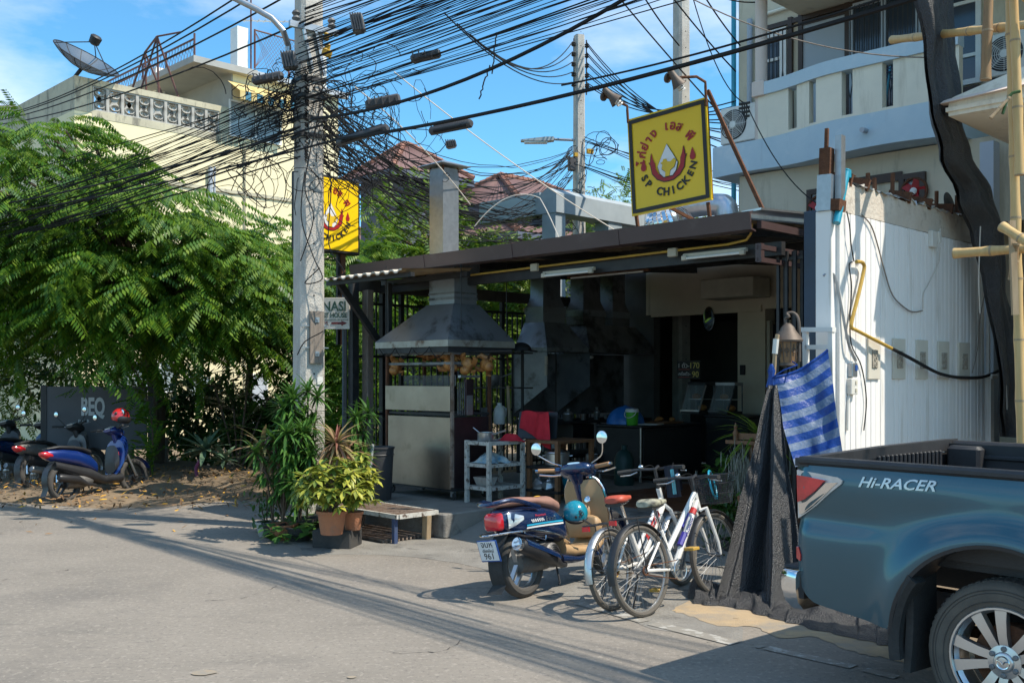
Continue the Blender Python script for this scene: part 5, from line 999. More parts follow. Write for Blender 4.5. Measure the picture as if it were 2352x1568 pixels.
part(sg, 'brace', MB().bar((.44, .06, .62), (1.02, .10, -.62), .035), 'rust'); part(sg, 'brace', MB().bar((.0, .05, -.5), (.22, .5, -.7), .03), 'rust')
for k, (x, lab) in enumerate(((-.50, 'brown spotlight with spiral bulb over the left edge of the roof sign'), (.46, 'brown spotlight with spiral bulb over the right edge of the roof sign'))):
    t = thing('sign_spotlight', lab, 'spotlight', sg.matrix_world @ Vector((x, 0, .5)) if False else ctr + Vector((math.cos(R(-43)) * x, math.sin(R(-43)) * x, .5)), 0, 'spotlights on the sign', rot=(0, 0, R(-43)))
    hx = -.12 if k == 0 else -.28
    part(t, 'arm', MB().tube([(0, 0, -.05), (-.01, 0, .08 + .06 * k), (-.012, -.0, .13 + .06 * k)] + [(-.05, -.10, .17 + .06 * k), (hx, -.25, .2 + .03 * k)], .014, 8), 'rust')
    hp = Vector((hx, -.25, .2 + .03 * k)); part(t, 'base', MB().lathe([(.05, 0), (.05, .02), (.03, .035)], 14, M=T(*hp) @ RY(-70)), 'bronze')
    d = Vector((.5 if k == 0 else .25, .35, -.62)).normalized(); Q = T(*(hp + Vector((.05, -.01, .03)))) @ d.to_track_quat('Z', 'Y').to_matrix().to_4x4()
    part(t, 'shade', MB().lathe([(.03, -.06), (.034, .0), (.04, .05), (.075, .14), (.07, .14), (.038, .06)], 16, M=Q), 'bronze')
    part(t, 'bulb', MB().tube([(.028 * math.cos(i * .9), .028 * math.sin(i * .9), .09 + i * .0042) for i in range(26)], .010, 6, M=Q), 'white_paint')
# hanging box sign beside the pole; its lit look is only a brighter yellow
ub = 13.86; lc = Vector(((-418) / FPX * ub, ub, 1.75 + (868 - 491) / FPX * ub)); LA = R(48)
ls = thing('shop_sign', 'bright yellow box sign with black frame half hidden behind the utility pole', 'sign', lc, 0, 'yellow chicken signs', rot=(0, 0, LA))
part(ls, 'box', MB().box((0, .08, 0), (1.06, .16, 1.06), bev=.01), 'sign_black'); part(ls, 'face', MB().box((0, -.003, 0), (.98, .01, .98)), 'sign_painted_lit')
m = MB(); sp_sign_face(m, .93, .98, T(0, -.009, 0) @ RX(90)); part(ls, 'lettering', m, SG, ang=0); part(ls, 'post', MB().box((.30, .10, -1.15), (.06, .06, 1.3)), 'rust'); part(ls, 'post', MB().box((.24, .13, -1.15), (.04, .04, 1.3)), 'black_steel')
# guest house board
gc = P(752, 720, 13.4)
gb = thing('guest_house_board', 'weathered white guest house board with green letters and red arrow behind the pole', 'sign', gc, R(-8)); part(gb, 'board', MB().box((0, 0, 0), (.62, .03, .42), bev=.004), 'board_white')
MT = T(0, -.018, 0) @ RX(90); part(gb, 'guest_house_name', MB().text('NASI', .18, MT @ T(.268, .035, 0), .002, 0, 'RIGHT', .86, .003).text('GUEST HOUSE', .09, MT @ T(.275, -.055, 0), .002, 0, 'RIGHT', .8, .002), 'letter_green', ang=0)
part(gb, 'rule_line', MB().box((0, -.018, -.085), (.58, .004, .006)), 'letter_green'); m = MB().text('0 M.', .085, MT @ T(.03, -.16, 0), .002, 0, 'RIGHT'); m.prism([(.06, -.115), (.2, -.115), (.2, -.095), (.275, -.13), (.2, -.165), (.2, -.145), (.06, -.145)], .002, 0, MT); part(gb, 'distance_and_arrow', m, 'letter_dark_red', ang=0)
part(gb, 'post', MB().box((.24, .03, -.9), (.04, .04, 2.0)), 'black_steel')
# charcoal board on the left
bc0, bc1 = P(106, 960, 16.6), P(338, 960, 16.9); bw_ = (bc1 - bc0).length
bd = thing('name_board', 'big charcoal board with pale condensed letters beneath the trees', 'sign', (bc0 + bc1) / 2, math.atan2(bc1.y - bc0.y, bc1.x - bc0.x)); part(bd, 'board', MB().box((0, 0, 0), (bw_, .06, 1.06), bev=.004), 'charcoal_board')
MT = T(0, -.034, 0) @ RX(90); part(bd, 'large_letters', MB().text('BEQ', .40, MT @ T(-.06, .06, 0) @ Matrix.Diagonal((.5, 1, 1, 1)), bold=.014), 'letter_grey', ang=0); part(bd, 'small_letters', MB().text('P H R', .075, MT @ T(-.20, -.07, 0)), 'letter_grey', ang=0)
for x in (bw_ / 2 + .06, -bw_ / 2 - .03): part(bd, 'post', MB().box((x, 0, -.2), (.09, .09, 1.5)), 'black_steel')

# ================================================================ utility poles
def hpole(label, x, y, z1, w0, w1, rz, grp='concrete utility poles'):
    t = thing('utility_pole', label, 'utility pole', (x, y, 0), rz, grp); c = .16
    def ring(w, z): e = w * c; h = w / 2; return [(h, -h + e, z), (h, h - e, z), (h - e, h, z), (-h + e, h, z), (-h, h - e, z), (-h, -h + e, z), (-h + e, -h, z), (h - e, -h, z)]
    part(t, 'shaft', MB().loft([ring(w0, -.1), ring(w0 * .7 + w1 * .3, z1 * .35), ring(w1, z1)]), 'concrete_pole', ang=20)
    m = MB()
    for i in range(int(z1 / .3)):
        z = .6 + i * .3; w = w0 + (w1 - w0) * z / z1; m.lathe([(.011, 0), (.011, .003), (.001, .003)], 8, M=T(0, -w / 2 - .001, z) @ RX(90)); m.lathe([(.011, 0), (.011, .003), (.001, .003)], 8, M=T(w / 2 + .001, 0, z) @ RY(90))
    part(t, 'bolt_holes', m, 'sign_black'); return t
PX, PY = -2.37, 11.7
pole = hpole('square concrete utility pole in the foreground wrapped in tangled black cables', PX, PY, 8.6, .315, .25, R(35))
# fittings on the near pole
part(pole, 'plank', MB().box((.02, -.17, 2.22), (.165, .04, .60), (0, R(.5), 0)), 'wood_grey')
for z in (2.03, 2.42): part(pole, 'bracket_plate', MB().box((.02, -.195, z), (.05, .012, .06)).lathe([(.012, 0), (.012, .02)], 8, M=T(.02, -.2, z) @ RX(90)), 'galvanised')
m = MB()
for z in (2.10, 2.35): m.box((.0, -.165, z), (.34, .016, .012)).box((.165, 0, z), (.016, .34, .012))
part(pole, 'strap', m, 'galvanised'); part(pole, 'notice', MB().box((.07, -.163, 1.72), (.07, .002, .09)), 'white_plastic')
m = MB().bar((-.30, -.15, 5.78), (.30, -.15, 5.78), .05, .07); m.bar((-.13, -.155, 5.75), (-.02, -.155, 5.3), .03, .03).bar((.02, -.155, 5.75), (.13, -.155, 5.25), .03, .03); part(pole, 'crossarm', m, 'galvanised')
for z in (5.2, 5.0, 4.75, 4.55): part(pole, 'clamp', MB().box((0, 0, z), (.31, .31, .05)), 'black_steel')
for x in (-.22, .22): part(pole, 'insulator', MB().lathe([(.03, 0), (.05, .03), (.03, .06), (.05, .09), (.03, .12)], 10, M=T(x, -.15, 5.82)), 'sooty_metal')
lt = thing('street_lamp', 'curved grey street lamp arm rising left from the near pole', 'street lamp', (PX, PY, 5.0), 0, 'street lamps'); part(lt, 'arm', MB().tube([P(662, 150, 11.55) - Vector((PX, PY, 5.0)), P(662, 105, 11.55) - Vector((PX, PY, 5))] + [P(u, v, 11.35) - Vector((PX, PY, 5.0)) for u, v in ((650, 70), (625, 42), (590, 22), (530, -8), (470, -35))], .035, 10), 'galvanised'); p = P(450, -45, 10.5) - Vector((PX, PY, 5)); part(lt, 'lamp_head', MB().ball(tuple(p), (.6, .22, .14), 14, 7), 'galvanised')
pole2 = hpole('slim concrete utility pole with stacked insulators behind the restaurant roof', 1.47, 22, 9.25, .27, .2, R(20))
for i in range(5): 
    for s in (-1, 1): part(pole2, 'insulator', MB().lathe([(.03, 0), (.055, .03), (.03, .05), (.055, .07), (.02, .1)], 10, M=T(s * .16, -.06, 8.1 + i * .22)), 'black_steel')
part(pole2, 'insulator_rack', MB().box((-.15, -.06, 8.55), (.02, .03, 1.2)).box((.15, -.06, 8.55), (.02, .03, 1.2)), 'black_steel')
part(pole2, 'junction_box', MB().box((-.22, -.1, 6.4), (.16, .12, .3), bev=.02), 'splice'); part(pole2, 'junction_box', MB().box((-.2, -.12, 5.4), (.12, .1, .25), bev=.02), 'splice')
part(pole2, 'yellow_clamps', MB().box((.2, -.14, 6.7), (.14, .08, .1)).box((-.14, -.14, 6.6), (.08, .08, .08)), 'yellow_box')
pole3 = hpole('concrete utility pole running out of the top of the picture beside the balcony', 3.12, 18.5, 11.0, .28, .24, R(30))
lt2 = thing('street_lamp', 'flat grey street lamp reaching left from the slim pole', 'street lamp', (1.47, 22, 6.95), 0, 'street lamps'); part(lt2, 'arm', MB().tube([(-.12, -.05, 0), (-.6, -.05, .02)], .03, 8), 'galvanised'); part(lt2, 'lamp_head', MB().loft([[(-.55, -.13, .06), (-.55, .05, .06), (-.55, .05, -.02), (-.55, -.13, -.02)], [(-.75, -.16, .05), (-.75, .08, .05), (-.75, .08, -.04), (-.75, -.16, -.04)], [(-1.28, -.12, .0), (-1.28, .05, .0), (-1.28, .05, -.03), (-1.28, -.12, -.03)]]), 'house_blue_grey'); part(lt2, 'lens', MB().box((-.95, -.04, -.055), (.5, .16, .03)), 'tube_glass')

# ================================================================ overhead cables
ct_n = 0
def sagline(p, q, sag, n=14):
    p, q = Vector(p), Vector(q); return [p.lerp(q, i / n) - Vector((0, 0, 4 * sag * (i / n) * (1 - i / n))) for i in range(n + 1)]
def cable(p, q, sag, r, label, group, mt='cable', jit=0, n=14, name='cable'):
    pts = sagline(p, q, sag, n)
    if jit: pts = [pts[0]] + [x + Vector((random.uniform(-jit, jit), random.uniform(-jit, jit), random.uniform(-jit, jit))) for x in pts[1:-1]] + [pts[-1]]
    o = pts[0].copy(); return solo(name, MB().tube([x - o for x in pts], r, 5), mt, label, 'cable', group, o)
dirR, dirL = Vector((K, -K, 0)), Vector((-.80, .60, 0))
SW, SE = 'cables running left from the near pole', 'cables running right from the near pole'
q = random.Random(21)
def at_pole(z, off=0): return Vector((PX + off, PY - .22 + off * .3, z))
for i in range(40):        # the sagging mass left of the pole
    z = q.choice([5.22, 5.1, 5.0, 4.9, 4.85, 4.75, 4.62]) + q.uniform(-.07, .07); L = 30; e = at_pole(z, q.uniform(-.15, .1)) + dirL * L + Vector((q.uniform(-1.2, 1.2), q.uniform(-1.2, 1.2), q.uniform(.9, 2.1)))
    cable(at_pole(z, q.uniform(-.1, .1)), e, q.uniform(.7, 1.9), q.choice([.003, .0035, .004, .005, .007]), 'black cable in the dense sagging bundle left of the near pole', SW, jit=.02)
for z, sg_ , r in ((4.62, 1.0, .012), (4.40, 1.0, .012), (4.28, .85, .010), (4.55, 1.2, .008), (4.45, 1.0, .006)):
    cable(at_pole(z, -.05), at_pole(z) + dirL * 30 + Vector((0, 0, 1.0)), sg_, r, 'thick black cable on the lower edge of the bundle left of the near pole', SW, jit=.01)
for k, (v0, v1, u1) in enumerate(((95, 262, 0), (12, 250, 40), (-40, 240, 60), (-70, 228, 90))):  # four clean lines across the sky at the left
    a_, b_ = P(720, v0 - 55, 11.2), P(u1 - 60, v1 + 30, 24); cable(a_, b_, .25, .012, 'separate black line crossing the open sky at upper left, %s' % ('lowest of four', 'second from the bottom of four', 'third from the bottom of four', 'topmost of four')[k], 'four lines over the roof')
for i in range(60):        # fan of cables to the right
    z = q.choice([5.62, 5.5, 5.4, 5.3, 5.22, 5.12, 5.0, 4.9]) + q.uniform(-.07, .07); e = at_pole(z) + Vector((.665 + q.uniform(-.015, .03), -.745 + q.uniform(-.015, .02), 0)) * 30 + Vector((0, 0, q.uniform(-.1, .6)))
    cable(at_pole(z, q.uniform(-.1, .1)), e, q.uniform(.1, .55), q.choice([.003, .0035, .004, .005, .007]), 'black cable in the broad bundle fanning right from the near pole', SE, jit=.012)
for i in range(14):
    z = q.choice([5.7, 5.85, 5.95, 5.6]) + q.uniform(-.08, .08); e = at_pole(z) + Vector((K, -K + q.uniform(0, .1), 0)) * 30 + Vector((0, 0, 1.2))
    cable(at_pole(z), e, q.uniform(.3, .7), q.choice([.005, .008]), 'black cable high in the bundle at the top of the picture', SE, jit=.01)
cbl = [((762, 322, 10.7), (2115, -8, 6.1), .10, .018, 'thickest cable carrying the splice boxes from pole to balcony', 1), ((720, 272, 10.8), (1440, -5, 7.75), .18, .017, 'heavy twisted cable just above the splice box cable', 2), ((1290, 196, 9.0), (2035, -6, 6.5), .04, .009, 'thin cable just above the thickest cable over the balcony', 3),
       ((0, 470, 15.2), (742, 287, 10.8), .06, .013, 'heavy cable sloping down left beneath the main bundle', 4), ((0, 492, 15.4), (770, 322, 10.7), .06, .012, 'lowest heavy cable sloping down left past the yellow sign', 5)]
for a_, b_, sg_, r, lab, k in cbl: cable(P(*a_), P(*b_), sg_, r, lab, 'heavy single cables')
for u0, u1, v0, v1, lab in ((775, 890, 332, 305, 'grey splice box closest to the pole on the thickest cable'), (988, 1083, 306, 295, 'dark splice box further right on the thickest cable')):
    Ya = 10.7 - (u0 - 762) / 1353 * 4.6; Yb = 10.7 - (u1 - 762) / 1353 * 4.6; p0, p1 = P(u0, v0 - 4, Ya), P(u1, v1 - 12, Yb); t = thing('splice_box', lab, 'splice box', p0, 0, 'splice boxes'); d = p1 - p0
    part(t, 'case', MB().tube([(0, 0, 0), d * .04, d * .96, d], [.025, .046, .046, .03], 8), 'splice'); part(t, 'ribs', MB().tube([d * .1 + Vector((0, -.02, .04)), d * .9 + Vector((0, -.02, .04))], .012, 6).tube([d * .1 + Vector((0, -.05, -.02)), d * .9 + Vector((0, -.05, -.02))], .015, 6), 'cable')
# drop wires to the slim pole and beyond
for i in range(50):
    z0 = q.uniform(4.2, 5.3); z1 = q.choice([5.2, 5.35, 5.5, 6.2, 6.4, 6.6, 6.7]) + q.uniform(-.1, .1); cable(at_pole(z0), (1.47 - .15, 21.9, z1), q.uniform(.3, 1.5), q.choice([.006, .007, .009]), 'thin drop wire strung from the near pole to the slim pole behind', 'drop wires between the poles', jit=.02)
for i in range(5): cable(P(1020 + 30 * i, 30 + 25 * i, 14), (1.32, 21.9, 8.2 + .22 * i), .35, .011, 'line meeting the stacked insulators of the slim pole from the left', 'lines at the insulators')
for i in range(5):
    for s in (0, 1): cable((1.62, 21.9, 8.2 + .22 * i - .04 * s), P(1690 - 10 * s, 232 + 26 * i + 14 * s, 16), .35, .011, 'line running right from the stacked insulators of the slim pole to the house', 'lines at the insulators')
for i in range(12): z1 = q.choice([5.3, 6.4, 6.9]) + q.uniform(-.15, .15); cable((1.58, 21.9, z1), (9 + q.uniform(-1, 1), 17.5, z1 - q.uniform(1.6, 2.4)), .5, .009, 'low cable running right from the slim pole behind the roof sign', 'low cables behind the sign', jit=.02)
for u0, v0, u1, v1, lab in ((1620, -5, 1700, 105, 'short steep line right of the tall pole'), (1430, 5, 1690, 300, 'steep line crossing behind the tall pole'), (1480, -5, 1560, 105, 'steel stay strut meeting the tall pole'), (1545, -5, 1690, 165, 'steep line from the top edge to the house corner'), (1660, -5, 1745, 5, 'short line at the top beside the eave')):
    cable(P(u0, v0, 15), P(u1, v1, 16), .03, .012, lab, 'steep lines by the tall pole')
t = cable(P(1590, -10, 14), P(1712, 238, 14.8), .3, .008, 'service wire hanging from the top edge to the insulator rack on the house', 'service wires'); cable(P(1715, 240, 14.6), P(1900, 480, 12.5), .25, .008, 'service wire dropping from the insulator rack to the shed end', 'service wires')
cable(P(1590, -2, 12), P(2180, 132, 11), .2, .008, 'brown service wire passing in front of the balcony windows', 'service wires', 'wood_grey')
cable(P(905, 165, 11.5), P(1440, 545, 12.2),   .08, .007, 'long pale cord running down to the restaurant roof', 'pale cords', 'cable_white'); cable(P(1090, 520, 14), P(1240, 455, 14), -.2, .007, 'pale cord arching over behind the chimney', 'pale cords', 'cable_white'); cable(P(1240, 455, 14), P(1300, 590, 13), -.05, .007, 'pale cord falling to the roof beside the stained pillar', 'pale cords', 'cable_white'); cable(P(815, 200, 11.2), P(1080, 470, 14), -.1, .008, 'pale cord running down behind the chimney', 'pale cords', 'cable_white')
cable(P(1140, 75, 9.5), P(1130, 170, 9.5), 0, .007, 'cut cable end dangling below the right bundle, upper piece', 'cut cables', jit=.008); cable(P(1125, 150, 9.4), P(1100, 228, 9.4), 0, .007, 'frayed cable end dangling beside the first cut cable', 'cut cables', jit=.008)
# tangles
def tangle(name, centre, spread, n, rr, thick, label_kind='stuff', drop=0):
    m = MB()
    for i in range(n):
        c = Vector(centre) + Vector((q.gauss(0, spread[0]), q.gauss(0, spread[1]), q.gauss(0, spread[2]) - (abs(q.gauss(0, drop)) if drop else 0))); r = q.uniform(*rr); ax = Vector((q.gauss(0, 1), q.gauss(0, 1) + .8, q.gauss(0, .5))).normalized(); Q = ax.to_track_quat('Z', 'Y').to_matrix(); a0, a1 = q.uniform(0, 6), q.uniform(2, 6.6); sx = q.uniform(.4, 1.4)
        m.tube([c + Q @ Vector((r * math.cos(a0 + a1 * k / 11), r * sx * math.sin(a0 + a1 * k / 11), q.uniform(-.02, .02))) for k in range(12)], q.choice(thick), 4)
    o = m.build(name, 'cable'); tag(o, kind='stuff'); return o
tangle('cable_tangle', (PX, PY - .1, 4.9), (.26, .15, .22), 70, (.05, .22), (.004, .005, .007)); tangle('cable_tangle', (PX - .38, PY + .1, 5.05), (.2, .15, .2), 45, (.05, .18), (.004, .006))
tangle('cable_tangle', (PX + .45, PY, 4.55), (.25, .2, .32), 55, (.1, .4), (.0035, .005), drop=.15); tangle('cable_tangle', (PX + .95, PY - .3, 4.55), (.35, .2, .3), 26, (.1, .4), (.0035, .005)); tangle('cable_tangle', (1.25, 21.8, 5.5), (.2, .15, .35), 30, (.08, .35), (.007, .009)); tangle('cable_tangle', (1.75, 21.7, 6.6), (.2, .15, .15), 14, (.08, .4), (.007, .009)); tangle('cable_tangle', (PX - .75, PY + .2, 4.25), (.18, .15, .3), 16, (.1, .35), (.004, .006))
m = MB()
for i in range(44): x = PX + q.uniform(-.6, .9); z = q.uniform(4.5, 5.0); pts = [Vector((x, PY + q.uniform(-.2, .2), z))]; [pts.append(pts[-1] + Vector((q.uniform(-.12, .12), q.uniform(-.05, .05), -q.uniform(.05, .16)))) for k in range(q.randint(4, 10))]; m.tube(smooth(pts, 3), .0045, 4)
tag(m.build('hanging_wires', 'cable'), kind='stuff')
for u, v, w, h, Y, lab in ((822, 55, .13, .2, 10.4, 'grey finned cable amplifier in the bundle right of the pole'), (665, 140, .16, .2, 11.4, 'grey junction unit buried in the cables left of the pole'), (615, 180, .35, .08, 11.2, 'black cable tray bracket left of the pole'), (880, 235, .38, .1, 10.8, 'dark bracket sticking out right of the pole'), (978, 130, .3, .07, 9.8, 'dark slim joint in the cables right of the pole'), (1036, 332, .12, .08, 11, 'small grey junction hanging below the splice boxes')):
    p = P(u, v, Y); t = thing('cable_box', lab, 'junction box', p); part(t, 'case', MB().box((0, 0, 0), (w, .12, h), (0, R(-12), 0), bev=.02), 'sooty_metal' if 'grey' in lab else 'splice'); 
    for k in range(5): part(t, 'fin', MB().box((-w * .4 + k * w * .2, -.07, 0), (.012, .03, h * .9), (0, R(-12), 0)), 'splice')
m = MB()
for u, v in ((750, 85), (752, 110), (746, 120), (756, 124)): m.box(tuple(P(u, v, 11.35) - P(750, 100, 11.35)), (.06, .05, .09), (.2, .3, .1), bev=.01)
solo('yellow_clamps', m, 'yellow_box', 'cluster of small orange cable clamps on the right of the near pole', 'clamp', None, P(750, 100, 11.35))
# loose coils and drops on the pole shaft
for pts, lab in (([(700, 395), (692, 500), (720, 590), (740, 640), (700, 650), (735, 615)], 'looped wire hanging down the shaft of the near pole'), ([(742, 300), (760, 420), (755, 560), (790, 625), (750, 640)], 'wire dropping behind the pole towards the bar fence'), ([(683, 815), (700, 785), (735, 765), (742, 760)], 'short bent wire sticking out of the pole above the plank'), ([(735, 250), (700, 420), (720, 500), (690, 600)], 'wire dangling across the left face of the pole')):
    w = [P(u, v, 11.4) for u, v in pts]; o = w[0].copy(); solo('loose_wire', MB().tube(smooth([x - o for x in w], 6), .007, 5), 'cable', lab, 'wire', None, o)
# ================================================================ pickup truck
TR = thing('pickup_truck', 'teal blue pickup truck seen from the rear right with open black bed', 'pickup truck', (2.32, 4.78, 0), R(-50))
ARC, AX = .55, (0, .40)
def side_y(x, z):
    y = 0.0
    if z > 1.12: y += .035 * ((z - 1.12) / .18) ** 2
    y += .022 * math.exp(-((z - .97) / .06) ** 2) * (1 / (1 + math.exp((x + .62) * 14)))      # pressed recess ahead of the lamp
    y += .012 * math.exp(-((z - 1.04) / .09) ** 2)
    if z < .80: y += .16 * (.80 - z) ** 1.6
    d = math.hypot(x - AX[0], z - AX[1]); y -= .055 * math.exp(-((d - ARC - .02) / .10) ** 2) * (1 if d > ARC - .08 else 1)
    if x < -1.05: y += .035 * ((-1.05 - x) / .085) ** 2
    return y
xs = sorted(set([round(x, 4) for x in np.linspace(-1.135, -.56, 22)] + [round(x, 4) for x in np.linspace(-.56, .56, 44)] + [round(x, 4) for x in np.linspace(.56, .78, 8)]))
rows = []
for x in xs:
    zb = .452 + .06 * max(0, (-x - .5) / .6) ** 1.5
    if x < -1.0: zb += .10 * ((-x - 1.0) / .135) ** 2
    if abs(x) < ARC: zb = max(zb, AX[1] + math.sqrt(ARC ** 2 - x * x))
    rows.append([(x, side_y(x, z), z) for z in [zb + (1.272 - zb) * (j / 22) for j in range(23)]])
bed = part(TR, 'bed_side', MB().grid(rows), 'car_teal', ang=60)
# arch return lip and inner side
lip = [[(AX[0] + (ARC + e) * math.cos(t), side_y(AX[0] + ARC * math.cos(t), AX[1] + ARC * math.sin(t)) + dy, AX[1] + (ARC + e) * math.sin(t)) for e, dy in ((.006, -.004), (-.012, .0), (-.012, .1), (-.0, .30))] for t in np.linspace(.05, PI - .05, 30)]
part(TR, 'wheel_arch_liner', MB().grid(lip), 'truck_black', ang=60)
part(TR, 'bed_side', MB().grid([[(p[0], 1.78 - p[1], p[2]) for p in r] for r in rows]), 'car_teal', ang=60)
m = MB().box((-.17, .055, 1.288), (1.92, .10, .045), bev=.014).box((-.17, 1.725, 1.30), (1.92, .10, .07), bev=.014); part(TR, 'bed_rail', m, 'truck_black')
part(TR, 'bed_front_rail', MB().box((.74, .89, 1.31), (.08, 1.58, .06), bev=.012), 'truck_black')
part(TR, 'bed_liner', MB().box((-.17, .13, 1.06), (1.8, .02, .46)).box((-.17, 1.65, 1.09), (1.8, .02, .46)).box((.69, .89, 1.08), (.02, 1.5, .46)).box((-.17, .89, .84), (1.8, 1.5, .03)), 'truck_black')
part(TR, 'wheel_box', MB().box((.02, 1.50, 1.01), (.85, .28, .32), bev=.03).box((.02, .28, 1.0), (.85, .28, .30), bev=.03), 'truck_black')
tg = part(TR, 'tailgate', MB().box((-1.115, .89, .93), (.05, 1.52, .66), bev=.012), 'car_teal'); part(tg, 'tailgate_cap', MB().loft([[(-1.145, .02, 1.255), (-1.06, .02, 1.255), (-1.06, .02, 1.305), (-1.145, .02, 1.30)], [(-1.145, .9, 1.265), (-1.06, .9, 1.265), (-1.06, .9, 1.335), (-1.145, .9, 1.33)], [(-1.145, 1.76, 1.27), (-1.06, 1.76, 1.27), (-1.06, 1.76, 1.345), (-1.145, 1.76, 1.34)]]), 'truck_black')
part(tg, 'liner', MB().box((-1.075, .89, 1.03), (.02, 1.5, .46)), 'truck_black')
for i in range(16): part(TR, 'liner_rib', MB().box((-1.055, .75 + i * .05, 1.1), (.03, .022, .36), bev=.006), 'truck_black')
for z in (1.12, 1.24): part(TR, 'liner_rib', MB().box((-.1, 1.635, z), (1.6, .03, .03), bev=.008), 'truck_black')
part(TR, 'liner_post', MB().box((-.93, 1.60, 1.19), (.22, .10, .24), bev=.02), 'truck_black')
# tail lamp
def side_poly(pts, off, th):        # a plate hugging the bed side, in (x, z)
    m = MB(); n = len(pts); m.add([(x, side_y(max(x, -1.13), z) - off, z) for x, z in pts] + [(x, side_y(max(x, -1.13), z) + th, z) for x, z in pts], [tuple(range(n)), tuple(reversed(range(n, 2 * n)))] + [(i, n + i, n + (i + 1) % n, (i + 1) % n) for i in range(n)]); return m
tl = part(TR, 'tail_lamp', side_poly([(-1.142, 1.232), (-1.0, 1.226), (-.86, 1.212), (-.832, 1.198), (-.838, 1.178), (-.90, 1.13), (-1.0, 1.045), (-1.09, .985), (-1.142, .958)], .012, .02), 'lamp_clear', ang=25)
part(tl, 'red_lens', side_poly([(-1.136, 1.205), (-1.02, 1.20), (-.935, 1.192), (-1.0, 1.125), (-1.07, 1.075), (-1.136, 1.05)], .018, .0), 'lamp_red', ang=25); part(tl, 'lower_lens', side_poly([(-1.134, 1.04), (-1.06, 1.062), (-1.0, 1.11), (-.93, 1.178), (-.86, 1.185), (-.93, 1.12), (-1.02, 1.045), (-1.10, .99), (-1.134, .975)], .0155, .0), 'chrome', ang=25)
part(TR, 'side_reflector', side_poly([(-1.139, .80), (-1.12, .80), (-1.10, .76), (-1.105, .725), (-1.139, .735)], .008, .01), 'lamp_red')
m = MB(); MT = T(-.545, -.006 + .012, 1.183) @ RX(90); m.text('Hi-RACER', .076, T(-.53, -.001, 1.178) @ RY(-1.5) @ RX(90), .004, 0, 'CENTER', 1.28, .0012, .15)
m.v = [(x + .25 * (z - 1.178), side_y(x, z) + (y + .001) - .003, z) for x, y, z in m.v]; part(TR, 'badge', m, 'aluminium', ang=0)
# chrome corner bumper
bp = part(TR, 'bumper', MB().loft([[(-1.265 + e, .10, z), (-1.258 + e, .05, z), (-1.225 + e * .7, .0 + i_ * .5, z), (-1.12 + e * .2, -.012 + i_, z), (-1.10, .2, z), (-1.265 + e, .22, z)] for z, e, i_ in ((.45, .09, .05), (.49, .035, .015), (.56, .005, .0), (.63, .0, .0), (.66, .012, .01), (.668, .03, .02))]), 'chrome', ang=50)
part(bp, 'step_pad', MB().box((-1.175, .14, .672), (.15, .17, .018), bev=.008), 'truck_black'); part(TR, 'bumper_bar', MB().box((-1.21, .93, .56), (.11, 1.4, .2), bev=.03), 'chrome')
part(TR, 'bumper_end', MB().box((-1.12, .07, .57), (.05, .08, .12)), 'truck_black')
# mudflap and chassis
part(TR, 'mudflap', MB().loft([[(-.50 + .02 * math.sin(t * 3), .02, .86 - t * .62), (-.46 + .02 * math.sin(t * 3), .02, .86 - t * .62), (-.44, .26, .86 - t * .62), (-.50, .26, .86 - t * .62)] for t in np.linspace(0, 1, 6)]), 'black_rubber')
m = MB(); part(TR, 'flare', m.loft([[(AX[0] + (ARC + e) * math.cos(t), side_y(AX[0] + ARC * math.cos(t), .8) - dy, AX[1] + (ARC + e) * math.sin(t)) for e, dy in ((.01, -.0), (-.02, .012), (-.05, .0), (-.05, -.1), (.0, -.1))] for t in np.linspace(PI * .78, PI * 1.06, 10)]), 'black_rubber')
part(TR, 'chassis', MB().box((1.1, .5, .52), (4.2, .1, .14)).box((1.1, 1.3, .52), (4.2, .1, .14)).box((0, .9, .40), (.16, 1.3, .16), bev=.04).box((-.2, .9, .80), (2.0, 1.45, .04)), 'truck_black'); part(TR, 'leaf_spring', MB().bar((-.55, .40, .42), (.5, .40, .42), .06, .05), 'rust')
# cab, bonnet
cabp = [(.80, .45), (.80, 1.22), (.92, 1.78), (1.2, 1.82), (2.1, 1.82), (2.45, 1.72), (3.05, 1.20), (3.9, 1.12), (4.15, .95), (4.2, .45)]
m = MB(); rows = []
for y, ins in ((.06, .0), (.02, .03), (1.76, .03), (1.72, .0)): pass
m.loft([[(x, .02 + (.14 if z > 1.3 else 0), z) for x, z in cabp], [(x, 1.76 - (.14 if z > 1.3 else 0), z) for x, z in cabp]]); part(TR, 'cab', m, 'car_teal', ang=30)
for y in (.0, 1.78): 
    s = 1 if y < 1 else -1; part(TR, 'side_window', MB().add([(1.0, y + s * .04, 1.26), (2.75, y + s * .03, 1.26), (2.35, y + s * .15, 1.70), (1.1, y + s * .15, 1.72)], [(0, 1, 2, 3)]), 'window_glass')
part(TR, 'rear_window', MB().add([(.80, .3, 1.34), (.80, 1.48, 1.34), (.895, 1.4, 1.70), (.895, .38, 1.70)], [(0, 1, 2, 3)]), 'window_glass'); part(TR, 'windscreen', MB().add([(3.0, .2, 1.25), (3.0, 1.58, 1.25), (2.5, 1.5, 1.70), (2.5, .28, 1.70)], [(0, 1, 2, 3)]), 'window_glass')
